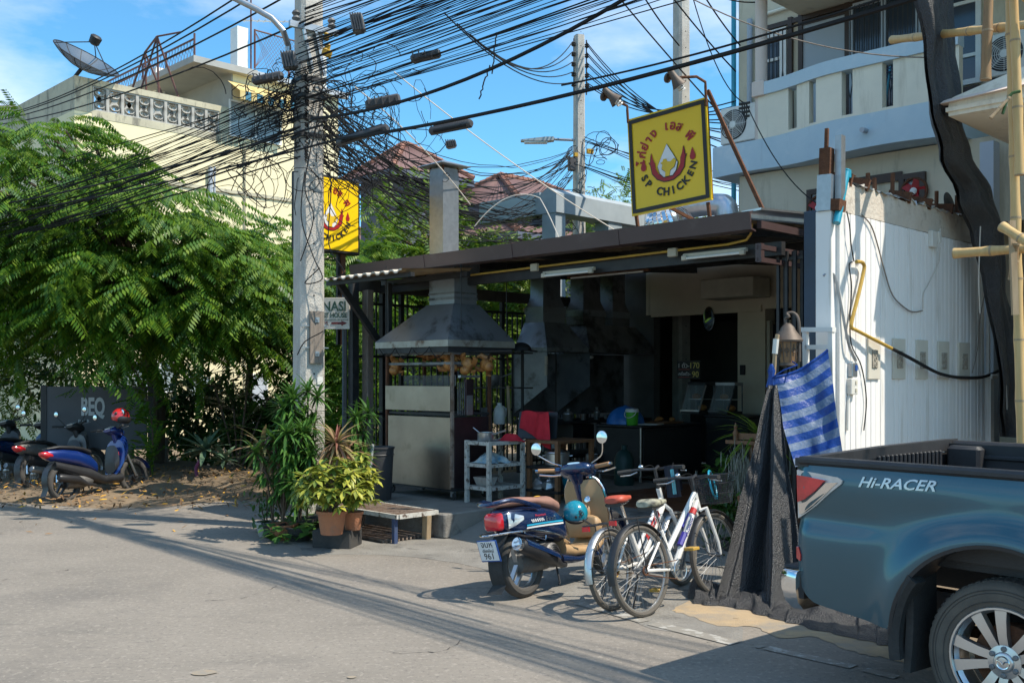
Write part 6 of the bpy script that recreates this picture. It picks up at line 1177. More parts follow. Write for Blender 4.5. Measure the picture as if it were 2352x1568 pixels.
def car_wheel(parent, x, y, s):
    Q = T(x, y, .388) @ (RX(90) if s > 0 else RX(-90))      # local z outwards
    tyre_prof = [(.262, -.20), (.30, -.235), (.352, -.238), (.372, -.22), (.386, -.18), (.388, -.12), (.386, -.05), (.374, -.015), (.352, .0), (.30, .006), (.262, -.012), (.258, -.03)]
    W_ = part(parent, 'wheel', MB().lathe([(r, z) for r, z in [(.255, -.19), (.235, -.15), (.235, -.05), (.252, -.03)]], 40, M=Q, cap=False).torus(.256, .009, 44, 6, M=Q @ T(0, 0, -.006)), 'alloy')
    t = part(W_, 'tyre', MB().lathe(tyre_prof, 56, M=Q, cap=False), 'tyre_dust'); m = MB()
    for i in range(64):
        for k in range(2): m.box((0, 0, 0), (.010, .022, .075), (R(16 * (-1) ** k), 0, 0), M=Q @ RZ(i * 5.625 + 2.8 * k) @ T(.386 - .004 * (1 - k), 0, -.075 - .09 * k))
    part(W_, 'tread', m, 'tyre'); m = MB()
    for r in (.33, .345, .29): m.torus(r, .0022, 56, 4, M=Q @ T(0, 0, .0035))
    for i, c in enumerate('GRANDTREK'): m.text(c, .042, Q @ RZ(205 - i * 9.5) @ T(0, .298, .005) , .0012, 0)
    part(W_, 'sidewall_marks', m, 'tyre'); m = MB()
    for i in range(5):
        for d in (-15, 15):
            a = RZ(i * 72 + 90); m.loft([[(w0, .055, -.012), (w0 + .03, .055, -.012), (w0 + .026, .055, -.05), (w0 + .004, .055, -.05)] if False else [(sx - w_, yy, zz), (sx + w_, yy, zz), (sx + w_ - .004, yy, zz - .05), (sx - w_ + .004, yy, zz - .05)] for sx, yy, zz, w_ in ((d * .0013, .06, -.024, .02), (d * .0021, .12, -.014, .022), (d * .0033, .19, -.010, .026), (d * .0045, .252, -.012, .031))], M=Q @ a)
    part(W_, 'spokes', m, 'alloy', ang=30)
    part(W_, 'hub', MB().lathe([(.075, -.05), (.08, -.02), (.05, -.014), (.046, -.006), (.04, -.003), (.001, -.003)], 28, M=Q), 'alloy'); m = MB().torus(.030, .0035, 24, 5, M=Q @ T(0, 0, -.001))
    for s2 in (-1, 1): m.tube([(s2 * .027, .008, 0), (s2 * .012, .006, 0), (0, -.008, 0)], .003, 5, M=Q)
    part(W_, 'emblem', m, 'chrome'); m = MB()
    for i in range(6): m.lathe([(.013, -.05), (.013, -.008), (.008, -.004), (.001, -.004)], 10, M=Q @ RZ(i * 60 + 30) @ T(.064, 0, 0))
    part(W_, 'wheel_nuts', m, 'sooty_metal'); part(W_, 'brake_drum', MB().lathe([(.17, -.16), (.17, -.075), (.001, -.07)], 28, M=Q), 'rust')
    return W_
car_wheel(TR, 0, .035, 1); car_wheel(TR, 3.2, .035, 1); car_wheel(TR, 0, 1.745, -1); car_wheel(TR, 3.2, 1.745, -1)

# ================================================================ two wheelers
def sect(x, w, z0, z1, n=16, p=2.6, dx=0):
    r = []; cz, hz = (z0 + z1) / 2, (z1 - z0) / 2
    for i in range(n):
        a = 2 * PI * i / n; c, s = math.cos(a), math.sin(a); k = lambda v: math.copysign(abs(v) ** (2 / p), v); r.append((x + dx * k(s), w / 2 * k(c), cz + hz * k(s)))
    return r
def mc_wheel(parent, x, Rr, tw, spokes='cast', mt='alloy', nm='wheel'):
    Q = T(x, 0, Rr) @ RX(90); rim = Rr - .062
    W_ = part(parent, nm, MB().torus(rim - .008, .013, 36, 6, M=Q, sq=2.6), mt); part(W_, 'tyre', MB().torus(rim + .022, .042, 44, 10, M=Q, sq=tw / .084), 'tyre'); m = MB()
    if spokes == 'cast':
        for i in range(3):
            for d in (-1, 1): m.loft([[(d * .02 + e * (.03 - .012 * yy * 4), yy, -.02), (d * .02 + e * .004, yy, -.02), (d * .02 + e * .004, yy, .02), (d * .02 + e * (.03 - .012 * yy * 4), yy, .02)] for yy in (.03, rim * .6, rim - .005) for e in (d,)], M=Q @ RZ(120 * i + 20))
        m.lathe([(.055, -.05), (.06, 0), (.055, .05)], 20, M=Q)
    else:
        for i in range(28):
            a = i * 2 * PI / 28; b = a + (.45 if i % 2 else -.45); s = .035 if i % 4 < 2 else -.035; m.tube([(.03 * math.cos(b), .03 * math.sin(b), s), (rim * math.cos(a), rim * math.sin(a), 0)], .0019, 3, M=Q)
        m.lathe([(.03, -.05), (.045, -.02), (.045, .02), (.03, .05)], 14, M=Q)
    part(W_, 'spokes', m, mt, ang=30); return W_
def mirror_(parent, p0, p1, p2, r, stem='chrome', facing=(-1, 0, .05)):
    M_s = part(parent, 'mirror', MB().tube(smooth([p0, p1, p2], 5), .006, 6), stem); Q = T(*p2) @ Vector(facing).to_track_quat('Z', 'Y').to_matrix().to_4x4()
    part(M_s, 'mirror_shell', MB().lathe([(.012, -.028), (r * .7, -.02), (r, -.004), (r, .003), (r * .94, .004)], 20, M=Q @ T(0, r * .9, 0)), stem); part(M_s, 'mirror_glass', MB().lathe([(r * .93, .003), (r * .5, .0055), (.001, .006)], 20, M=Q @ T(0, r * .9, 0)), 'mirror')
# ---- retro scooter in front
p0, p1 = G(1204, 1371), Vector((.84, 8.93, 0)); hd_ = math.atan2(p1.y - p0.y, p1.x - p0.x)
sc = thing('scooter', 'navy blue retro scooter with brown seat and tan legshield parked by the step', 'scooter', (p0.x, p0.y, 0), 0, rot=(R(-8), 0, hd_)); sc.rotation_euler = (Matrix.Rotation(hd_, 3, 'Z') @ Matrix.Rotation(R(-8), 3, 'X')).to_euler()
mc_wheel(sc, 0, .262, .10); mc_wheel(sc, 1.22, .262, .09)
part(sc, 'rear_body', MB().loft([sect(-.30, .09, .63, .67), sect(-.26, .17, .575, .71), sect(-.18, .25, .52, .735), sect(-.02, .31, .465, .74), sect(.18, .335, .44, .72), sect(.36, .33, .40, .68), sect(.47, .29, .37, .62), sect(.53, .22, .36, .54)]), 'paint_navy', ang=60)
part(sc, 'seat', MB().loft([sect(-.24, .10, .735, .765), sect(-.16, .22, .73, .79), sect(.0, .27, .725, .80), sect(.14, .28, .715, .785), sect(.24, .27, .69, .775), sect(.36, .25, .66, .775), sect(.47, .20, .63, .73), sect(.52, .1, .62, .67)]), 'seat_brown', ang=70)
part(sc, 'seat_sticker', MB().ball((.28, -.02, .778), (.07, .05, .012), 9, 4), 'leaf_yellow')
part(sc, 'grab_rail', MB().tube(smooth([(.12, -.16, .70), (-.05, -.165, .75), (-.20, -.14, .785), (-.32, -.09, .775), (-.355, 0, .765), (-.32, .09, .775), (-.20, .14, .785), (-.05, .165, .75), (.12, .16, .70)], 5), .017, 8), 'paint_navy')
tl = part(sc, 'tail_lamp', MB().loft([sect(-.312, .12, .575, .665, p=5), sect(-.30, .155, .56, .69, p=5), sect(-.262, .185, .555, .70, p=5)]), 'lamp_red', ang=60)
for s in (-1, 1):
    part(sc, 'indicator', MB().loft([[(-.225 + dx, s * (.118 + dy), z) for dx, dy, z in r_] for r_ in ([(.0, -.012, .565), (.0, -.008, .62), (.0, -.014, .685)], [(.07, .008, .585), (.07, .013, .63), (.07, .004, .675)], [(.15, .028, .62), (.15, .030, .635), (.15, .028, .65)])], closed=False, cap=False), 'lamp_clear', ang=60)
part(sc, 'chrome_strip', MB().tube(smooth([(.52, -.13, .37), (.30, -.172, .46), (.0, -.165, .525), (-.20, -.14, .535), (-.345, -.09, .535), (-.40, 0, .53), (-.345, .09, .535), (-.2, .14, .535), (0, .165, .525)], 5), .009, 6), 'chrome')
part(sc, 'side_guard', MB().tube([(-.12, -.175, .52), (.1, -.20, .44), (.12, -.195, .47)], .006, 5), 'chrome')
def on_side(pts, off=.004):       # stripe on the right of the body
    out = []
    for x, z in pts:
        # half width of the superellipse body there
        tab = [(-.26, .17, .575, .71), (-.18, .25, .52, .735), (-.02, .31, .465, .74), (.18, .335, .44, .72), (.36, .33, .40, .68), (.47, .29, .37, .62)]
        for k in range(len(tab) - 1):
            if tab[k][0] <= x <= tab[k + 1][0]:
                f = (x - tab[k][0]) / (tab[k + 1][0] - tab[k][0]); w, z0, z1 = [tab[k][j] + f * (tab[k + 1][j] - tab[k][j]) for j in (1, 2, 3)]
                q_ = abs((z - (z0 + z1) / 2) / ((z1 - z0) / 2)); out.append((x, -w / 2 * max(0, 1 - q_ ** 2.6) ** (1 / 2.6) - off, z)); break
    return out
for nm, mt, za in (('stripe', 'decal_cyan', .565), ('stripe', 'plate_white', .545)):
    m = MB()
    up_ = on_side([(x, za + .012 - .06 * max(0, x) ** 2) for x in np.linspace(-.05, .42, 12)]); dn = on_side([(x, za - .001 - .06 * max(0, x) ** 2) for x in np.linspace(-.05, .42, 12)]); m.grid([up_, dn]); part(sc, nm, m, mt)
m = MB()
for i in range(14): 
    for j in range(2):
        if (i + j) % 2: m.grid([on_side([(.0 + i * .011, .60 + j * .012), (.011 + i * .011, .60 + j * .012)]), on_side([(.0 + i * .011, .588 + j * .012), (.011 + i * .011, .588 + j * .012)])])
part(sc, 'chequered_stripe', m, 'plate_white'); m = MB(); m.text('Fino', .055, T(.245, 0, .582) @ RX(90), 0, 0, 'CENTER', 1.5); m.v = [(*(on_side([(x, z)], .005) or [(x, -.17, z)])[0],) for x, y, z in m.v]; part(sc, 'badge', m, 'chrome', ang=0)
m = MB(); m.text('Premium', .028, T(.12, 0, .628) @ RX(90), 0, 0, 'CENTER', 1.3); m.v = [(*(on_side([(x, z)], .005) or [(x, -.17, z)])[0],) for x, y, z in m.v]; part(sc, 'small_badge', m, 'decal_red', ang=0)
part(sc, 'footboard', MB().loft([sect(.46, .26, .25, .40), sect(.56, .30, .235, .35), sect(.72, .31, .23, .32), sect(.90, .31, .235, .33), sect(.99, .30, .26, .42)]), 'panel_tan', ang=50)
part(sc, 'belly', MB().loft([sect(.40, .28, .20, .30), sect(.6, .32, .185, .25), sect(.95, .30, .19, .25), sect(1.02, .2, .24, .3)]), 'paint_navy', ang=50)
part(sc, 'seat_front_panel', MB().loft([sect(.45, .25, .30, .60), sect(.52, .24, .30, .58), sect(.56, .20, .32, .50)]), 'panel_tan', ang=50)
def lean(z): return 1.02 - .16 * (z - .35)
rows_i = [[(lean(z) - .10 * math.cos(t * PI / 2) ** 2 * .5 - .02 + .03 * abs(t), wd * t, z) for t in np.linspace(-1, 1, 11)] for z, wd in ((.33, .17), (.42, .2), (.55, .215), (.68, .215), (.78, .20), (.86, .15))]
part(sc, 'legshield_inner', MB().grid(rows_i), 'panel_tan', ang=60); part(sc, 'legshield_outer', MB().grid([[(x + .05 + .06 * (1 - abs(y) / .22), y * 1.03, z) for x, y, z in r] for r in rows_i]), 'paint_navy', ang=60)
edge = [r[0] for r in rows_i] + [(lean(.89) - .02, y, .885) for y in (-.1, 0, .1)] + [r[-1] for r in rows_i[::-1]]; part(sc, 'chrome_rim', MB().tube(smooth([(x + .02, y, z) for x, y, z in edge], 3), .012, 6), 'chrome')
part(sc, 'glovebox', MB().loft([sect(.93, .16, .52, .66), sect(.88, .13, .53, .64)]).loft([sect(.94, .36, .36, .56), sect(.88, .34, .365, .555, p=5), sect(.865, .31, .38, .54, p=5)]), 'panel_tan', ang=45); part(sc, 'lock', MB().lathe([(.03, 0), (.03, .012), (.02, .016), (.001, .016)], 16, M=T(.885, -.10, .69) @ RY(-70)), 'chrome'); part(sc, 'neck', MB().loft([sect(.90, .07, .70, .74), sect(.92, .10, .66, .80)]).tube([(.965, 0, .55), (.90, 0, .93)], [.045, .05], 12), 'paint_navy', ang=50)
HBQ = T(.92, 0, .96) @ RZ(14) @ RY(6)
part(sc, 'headstock', MB().loft([sect(-.10, .20, -.03, .035), sect(-.06, .30, -.06, .055), sect(.02, .34, -.09, .06), sect(.10, .26, -.10, .05), sect(.17, .15, -.09, .02), sect(.20, .05, -.05, -.02)], M=HBQ).loft([[( -.06 + .1 * k + .03 * math.cos(t), .045 * math.sin(t) * (1.6 - k), -.05 - .16 * k) for t in np.linspace(0, 2 * PI, 13)[:-1]] for k in (0, .5, 1)], M=HBQ), 'paint_navy', ang=60)
part(sc, 'speedometer', MB().loft([sect(-.085, .12, .04, .055), sect(-.02, .17, .035, .078), sect(.05, .1, .045, .062)], M=HBQ), 'chrome', ang=60)
for s in (-1, 1):
    a, b = HBQ @ Vector((-.03, s * .15, .0)), HBQ @ Vector((-.10, s * .335, .01)); part(sc, 'grip', MB().tube([a.lerp(b, .22), b], .019, 10), 'grip_tan'); part(sc, 'bar_end', MB().tube([b, b + (b - a).normalized() * .025], .014, 8), 'chrome'); part(sc, 'switch_block', MB().tube([a.lerp(b, -.1), a.lerp(b, .22)], .03, 10), 'paint_navy'); l = HBQ @ Vector((.06, s * .17, -.03)); part(sc, 'brake_lever', MB().tube(smooth([l, HBQ @ Vector((.03, s * .25, -.035)), HBQ @ Vector((-.02, s * .36, -.02))], 4), .008, 6), 'chrome')
    mirror_(sc, tuple(HBQ @ Vector((-.01, s * .14, .04))), tuple(HBQ @ Vector((-.02, s * .24, .10 if s < 0 else .08))), tuple(HBQ @ Vector((-.05, s * (.27 if s < 0 else .36), .20 if s < 0 else .16))), .055)
# swingarm, engine, exhaust, mudguard, plate
part(sc, 'engine', MB().loft([sect(-.06, .16, .20, .34), sect(.08, .22, .18, .40), sect(.26, .24, .18, .42), sect(.40, .18, .2, .40)]).lathe([(.10, 0), (.10, .05), (.08, .065), (.001, .065)], 20, M=T(.24, -.10, .30) @ RX(90)), 'engine_grey', ang=40); m = MB()
for k in range(5): m.torus(.02 + .016 * k, .004, 20, 4, M=T(.24, -.17, .30) @ RX(90))
part(sc, 'fan_grille', m, 'bike_black')
ex = part(sc, 'exhaust', MB().tube([(-.20, -.17, .44), (-.17, -.17, .428), (.06, -.17, .34), (.22, -.16, .27), (.36, -.14, .2), (.46, -.10, .19)], [.046, .062, .064, .05, .022, .018], 14), 'bike_black'); part(ex, 'exhaust_tip', MB().tube([(-.225, -.17, .45), (-.17, -.17, .43)], [.05, .052], 16).tube([(-.232, -.17, .453), (-.22, -.17, .45)], .028, 12), 'chrome'); part(ex, 'heat_shield', MB().loft([[(x, -.17 - .066 * math.sin(t), zc + .068 * math.cos(t)) for t in np.linspace(-.7, 1.5, 8)] for x, zc in ((-.16, .425), (.0, .362), (.14, .305), (.24, .262))], closed=False, cap=False), 'paint_navy', ang=60)
part(sc, 'mudguard', MB().grid([[( .315 * math.cos(t) - .0, y, .275 + .315 * math.sin(t)) for y in (-.07, -.06, 0, .06, .07)] for t in np.linspace(R(75), R(205), 14)] + [[(-.36, y, .08) for y in (-.08, -.06, 0, .06, .08)]]), 'black_rubber', ang=60)
part(sc, 'shock', MB().tube([(-.03, .12, .3), (.02, .13, .5)], .025, 10), 'bike_black'); pl = part(sc, 'plate_frame', MB().box((-.365, -.0, .415), (.012, .20, .175), (0, R(-14), 0), bev=.004), 'plate_blue'); part(pl, 'number_plate', MB().box((-.372, -.0, .4165), (.006, .18, .155), (0, R(-14), 0)), 'plate_white')
PM = T(-.3765, 0, .4175) @ RY(-14) @ RZ(-90) @ RX(90); part(pl, 'plate_text', MB().text('จบห', .07, PM @ T(0, .028, 0), .0008).text('เชียงใหม่', .034, PM @ T(0, -.012, 0), .0008).text('961', .072, PM @ T(0, -.068, 0), .0008), 'sign_black', ang=0)
part(sc, 'stand', MB().tube([(.34, .10, .2), (.36, .22, .03)], .01, 6).tube([(.36, -.08, .2), (.33, -.12, .06), (.30, -.13, .055)], .009, 6), 'bike_black'); part(sc, 'fork', MB().tube([(1.22, -.06, .262), (1.06, -.06, .6)], .016, 8).tube([(1.22, .06, .262), (1.06, .06, .6)], .016, 8), 'bike_black'); part(sc, 'front_mudguard', MB().grid([[(1.22 + .30 * math.cos(t), y, .27 + .30 * math.sin(t)) for y in (-.07, -.05, 0, .05, .07)] for t in np.linspace(R(10), R(160), 12)]), 'paint_navy', ang=60)
# helmet on the scooter
HM = Matrix.Translation(sc.location) @ sc.rotation_euler.to_matrix().to_4x4()
hl = thing('helmet', 'teal half helmet hanging from the hook of the navy scooter', 'helmet', HM @ Vector((.58, -.17, .60)), 0, 'helmets'); part(hl, 'shell', MB().ball((0, 0, 0), (.215, .215, .22), 22, 10, bot=-.35, top=1, M=RX(12)), 'helmet_teal', ang=60); part(hl, 'rim', MB().torus(.10, .008, 24, 5, M=RX(12) @ T(0, 0, -.038)), 'bike_black'); part(hl, 'lining', MB().ball((0, 0, -.03), (.19, .19, .12), 16, 5, bot=-1, top=0, M=RX(12)), 'fabric_dark'); part(hl, 'strap', MB().tube([(.06, -.07, -.04), (.12, -.08, -.08), (.16, -.05, -.10)], .010, 5), 'bike_black'); m = MB()
for i in range(5): a = i * 1.2566; m.torus(.013, .003, 10, 4, M=T(.035 + .016 * math.cos(a), -.100, .01 + .016 * math.sin(a)) @ RX(80))
m.ball((.0, -.102, -.015), (.03, .012, .03), 8, 5); part(hl, 'flower_print', m, 'bike_black')
# ---- bicycles
def bicycle(label, pr, pf, Rw, frame_m, fender_m, saddle_ms, lean_deg, kind):
    hd = math.atan2(pf[1] - pr[1], pf[0] - pr[0]); wb = math.hypot(pf[0] - pr[0], pf[1] - pr[1]); t = thing('bicycle', label, 'bicycle', (pr[0], pr[1], 0), 0, 'bicycles'); t.rotation_euler = (Matrix.Rotation(hd, 3, 'Z') @ Matrix.Rotation(R(lean_deg), 3, 'X')).to_euler()
    for x in (0, wb):
        Q = T(x, 0, Rw) @ RX(90); W_ = part(t, 'wheel', MB().torus(Rw - .042, .009, 48, 6, M=Q, sq=1.3), 'aluminium'); part(W_, 'tyre', MB().torus(Rw - .021, .021, 52, 8, M=Q, sq=1.15), 'tyre_dust'); m = MB()
        for i in range(36):
            a = i * PI / 18; b = a + (.9 if i % 2 else -.9); s = .03 if i % 4 < 2 else -.03; m.tube([(.022 * math.cos(b), .022 * math.sin(b), s), ((Rw - .045) * math.cos(a), (Rw - .045) * math.sin(a), 0)], .0012, 3, M=Q)
        part(W_, 'spokes', m, 'spoke_steel'); part(W_, 'hub', MB().lathe([(.012, -.06), (.025, -.035), (.018, 0), (.025, .035), (.012, .06)], 12, M=Q), 'sooty_metal')
        r = Rw + .022; a0, a1 = ((R(20), R(190)) if x == 0 else (R(25), R(165))); part(t, 'fender', MB().grid([[(x + (r + dz) * math.cos(a), y, Rw + (r + dz) * math.sin(a)) for y, dz in ((-.032, -.012), (-.02, 0), (0, .006), (.02, 0), (.032, -.012))] for a in np.linspace(a0, a1, 18)]), fender_m, ang=60)
        m = MB()
        for a in (a0 + .5, a1 - .35):
            for s in (-1, 1): m.tube([(x, s * .05, Rw), (x + r * math.cos(a), s * .03, Rw + r * math.sin(a))], .0025, 4)
        part(t, 'fender_stay', m, 'bike_black')
    bb, st, sd_, ht, hb = (wb * .42, 0, .29), (wb * .30, 0, .60), (wb * .245, 0, .78), (wb * .80, 0, .84), (wb * .835, 0, .70); fr = MB()
    if kind == 0: fr.tube([bb, (wb * .815, 0, .78)], .025, 8).tube([(wb * .36, 0, .44), ht], .022, 8).tube([bb, st], .019, 8)
    else: fr.tube([bb, hb], .028, 8).tube([(wb * .385, 0, .39), (wb * .82, 0, .76)], .018, 8).tube([bb, st], .019, 8)
    fr.tube([hb, ht], .022, 8)
    for s in (-1, 1): fr.tube([bb, (0, s * .06, Rw)], .011, 6).tube([(wb * .31, 0, .56), (0, s * .06, Rw)], .010, 6).tube([(hb[0], s * .012, hb[2]), (hb[0] + .02, s * .055, Rw * 2 + .05), (wb - .02, s * .055, Rw + .1), (wb, s * .055, Rw)], [.017, .017, .014, .011], 7)
    part(t, 'frame', fr, frame_m); part(t, 'seat_post', MB().tube([st, sd_], .013, 8), 'chrome')
    x, z = sd_[0], sd_[2]; s_ = part(t, 'saddle', MB().loft([sect(x - .14, .12, z + .01, z + .05), sect(x - .10, .18, z, z + .07), sect(x, .13, z, z + .065), sect(x + .08, .06, z + .01, z + .055), sect(x + .14, .035, z + .015, z + .05)]), saddle_ms[0], ang=60); part(s_, 'saddle_flank', MB().loft([sect(x - .12, .15, z - .02, z + .015), sect(x, .1, z - .015, z + .01), sect(x + .1, .04, z, z + .02)]), saddle_ms[1])
    B = T(ht[0] - .02, 0, .86); top = .10 if kind == 0 else .14
    part(t, 'stem', MB().tube([ht, (ht[0] - .02, 0, .86 + top), (ht[0] + .04, 0, .86 + top + .02)], .014, 8), 'bike_black'); part(t, 'handlebar', MB().tube(smooth([(-.08, -.29, top), (-.02, -.15, top + .01), (.05, -.05, top + .0), (.05, .05, top), (-.02, .15, top + .01), (-.08, .29, top)], 4), .012, 7, M=B), 'bike_black')
    for s in (-1, 1): part(t, 'grip', MB().tube([(-.085, s * .31, top), (-.045, s * .20, top + .005)], .018, 8, M=B), 'black_rubber'); part(t, 'brake_lever', MB().tube([(.0, s * .17, top - .01), (.0, s * .24, top - .03), (-.05, s * .31, top - .03)], .006, 5, M=B), 'aluminium'); part(t, 'brake_cable', MB().tube(smooth([B @ Vector((.0, s * .16, top)), B @ Vector((.14, s * .1, top + .03)), B @ Vector((.12, s * .02, top - .15)), (hb[0], 0, hb[2])], 5), .003, 4), 'cable')
    part(t, 'bell', MB().ball(tuple(B @ Vector((.0, .13, top + .03))), (.05, .05, .04), 12, 6), 'chrome')
    Q = T(bb[0], -.06, bb[2]) @ RX(90); c = part(t, 'chainring', MB().torus(.075, .007, 28, 5, M=Q).lathe([(.03, -.004), (.03, .004)], 16, M=Q), 'aluminium' if kind == 0 else 'bike_black'); m = MB()
    for i in range(5): m.bar((.02 * math.cos(i * 1.257), .02 * math.sin(i * 1.257), 0), (.075 * math.cos(i * 1.257), .075 * math.sin(i * 1.257), 0), .022, .005, M=Q)
    part(c, 'spider', m, 'aluminium' if kind == 0 else 'bike_black'); ca = (bb[0] + .06, -.085, bb[2] + .15) if kind == 0 else (bb[0] + .12, -.085, bb[2] - .08); part(t, 'crank', MB().tube([(bb[0], -.08, bb[2]), ca], .011, 6).tube([(bb[0], .08, bb[2]), (2 * bb[0] - ca[0], .085, 2 * bb[2] - ca[2])], .011, 6), 'bike_black')
    part(t, 'pedal', MB().box((ca[0], -.14, ca[2]), (.085, .09, .024), bev=.004), 'yellow_pipe' if kind == 0 else 'bike_black'); part(t, 'pedal', MB().box((2 * bb[0] - ca[0], .14, 2 * bb[2] - ca[2]), (.085, .09, .024), bev=.004), 'yellow_pipe' if kind == 0 else 'bike_black'); part(t, 'chain', MB().tube([(0, -.055, Rw + .035), (bb[0], -.06, bb[2] + .074)], .004, 4).tube([(0, -.055, Rw - .03), (bb[0], -.06, bb[2] - .074)], .004, 4), 'rust'); part(t, 'sprocket', MB().torus(.03, .008, 18, 5, M=T(0, -.05, Rw) @ RX(90)), 'rust')
    part(t, 'carrier', MB().tube([(.12, -.055, 2 * Rw + .05), (-.22, -.055, 2 * Rw + .06), (-.25, 0, 2 * Rw + .06), (-.22, .055, 2 * Rw + .06), (.12, .055, 2 * Rw + .05)], .006, 5).tube([(-.05, -.055, 2 * Rw + .055), (0, -.065, Rw)], .005, 5).tube([(-.05, .055, 2 * Rw + .055), (0, .065, Rw)], .005, 5).tube([(.0, -.055, 2 * Rw + .055), (.0, .055, 2 * Rw + .055)], .005, 5).tube([(-.12, -.055, 2 * Rw + .055), (-.12, .055, 2 * Rw + .055)], .005, 5), 'bike_black')
    part(t, 'reflector', MB().box((-.265, 0, 2 * Rw + .04), (.015, .06, .035)), 'lamp_red'); part(t, 'kickstand', MB().tube([(.03, .05, Rw - .02), (.08, .17, .02)], .008, 6), 'bike_black'); return t, wb, B, top
pr = G(1481, 1416); bk1, wb, B1, t1 = bicycle('white bicycle with wire basket and cream saddle, nearest to the truck', (pr.x, pr.y), (1.665, 8.06), .335, 'bike_white', 'bike_black', ('saddle_cream', 'bike_black'), -7, 0)
x = wb * 1.06; m = MB()
def bk_ring(z, k): return [(x - .12 * k, -.15 * k, z), (x + .12 * k, -.15 * k, z), (x + .12 * k, .15 * k, z), (x - .12 * k, .15 * k, z)]
rings = [bk_ring(.74, .72), bk_ring(.82, .82), bk_ring(.90, .92), bk_ring(.97, 1)]
for r in rings: m.tube(r + [r[0]], .004, 4)
for e in range(4):
    for k in range(9):
        f = k / 9; a = [Vector(r[e]).lerp(Vector(r[(e + 1) % 4]), f) for r in rings]; m.tube([a[0], a[-1]], .0028, 3)
for j in range(14): z = .74 + .23 * j / 14; k = .72 + .28 * j / 14; r = bk_ring(z, k); m.tube(r + [r[0]], .0022, 3)
for k in range(8): m.tube([(x - .085, -.1 + k * .028, .74), (x + .085, -.1 + k * .028, .74)], .0015, 3)
part(bk1, 'basket', m, 'bike_black'); m = MB(); ring_ = []
for pts, mt in ((((.46, .40), (.80, .77)), 'decal_blue'),):
    m = MB().tube([(wb * .52, -.004, .46), (wb * .60, -.004, .545)], .0256, 8); part(bk1, 'frame_decal', m, 'decal_blue'); part(bk1, 'frame_decal', MB().tube([(wb * .73, -.002, .68), (wb * .765, -.002, .72)], .0258, 8), 'decal_red'); part(bk1, 'frame_decal', MB().tube([(wb * .56, -.003, .60), (wb * .66, -.003, .695)], .0228, 8), 'decal_blue')
fd = Vector((wb * .395, 0, .49)).normalized(); m = MB(); m.text('AORIG', .045, T(wb * .655, -.029, .585) @ RY(-math.degrees(math.atan2(.49, wb * .395))) @ RX(90), .001, 0, 'CENTER', 1.2); part(bk1, 'frame_lettering', m, 'decal_blue', ang=0)
tag(solo('bike_lock', MB().torus(.115, .009, 28, 6), 'cyan_pipe', 'blue cable lock hung in the bicycle basket', 'lock'), None); lk = bpy.data.objects['bike_lock']; HB1 = Matrix.Translation(bk1.location) @ bk1.rotation_euler.to_matrix().to_4x4(); lk.matrix_world = HB1 @ T(x - .02, -.02, .89) @ RX(80) @ RY(25)
pr = G(1412, 1401); bk2, wb2, B2, t2 = bicycle('grey white bicycle with red saddle and silver mudguards behind the white one', (pr.x, pr.y), (1.45, 8.48), .30, 'bike_white', 'aluminium', ('saddle_red', 'bike_black'), -8, 1)
part(bk2, 'rear_cog', MB().torus(.05, .009, 22, 5, M=T(0, -.045, .30) @ RX(90)), 'yellow_pipe'); m = MB().box((wb2 * .60, -.034, .56), (.30, .004, .05), (0, R(-36), 0)); part(bk2, 'red_sticker', m, 'decal_red'); part(bk2, 'sticker_lettering', MB().text('CARRYBOY', .038, T(wb2 * .60, -.038, .548) @ RY(-36) @ RX(90), .0008, 0, 'CENTER', 1.2), 'plate_white', ang=0)
HB2 = Matrix.Translation(bk2.location) @ bk2.rotation_euler.to_matrix().to_4x4()
def twl(s, t): return tuple(B2 @ Vector((-.05 + .0 * s + (.02 if t < .5 else -.02) + .01 * math.sin(9 * s), -.25 + .13 * s, t2 + .02 - .26 * abs(t - .5) * 2 * (.8 if t < .5 else 1))))
tw = solo('hand_towel', cloth_mb(0, 0, twl, 12), 'fabric_dark', 'dark towel hung over the handlebar of the rear bicycle', 'towel'); tw.matrix_world = HB2; part(tw, 'coloured_stripe', MB().grid([[tuple(Vector(twl(.3 + .2 * k, t)) + Vector((-.006, 0, 0))) for k in range(2)] for t in np.linspace(.56, .95, 8)]), 'helmet_teal')

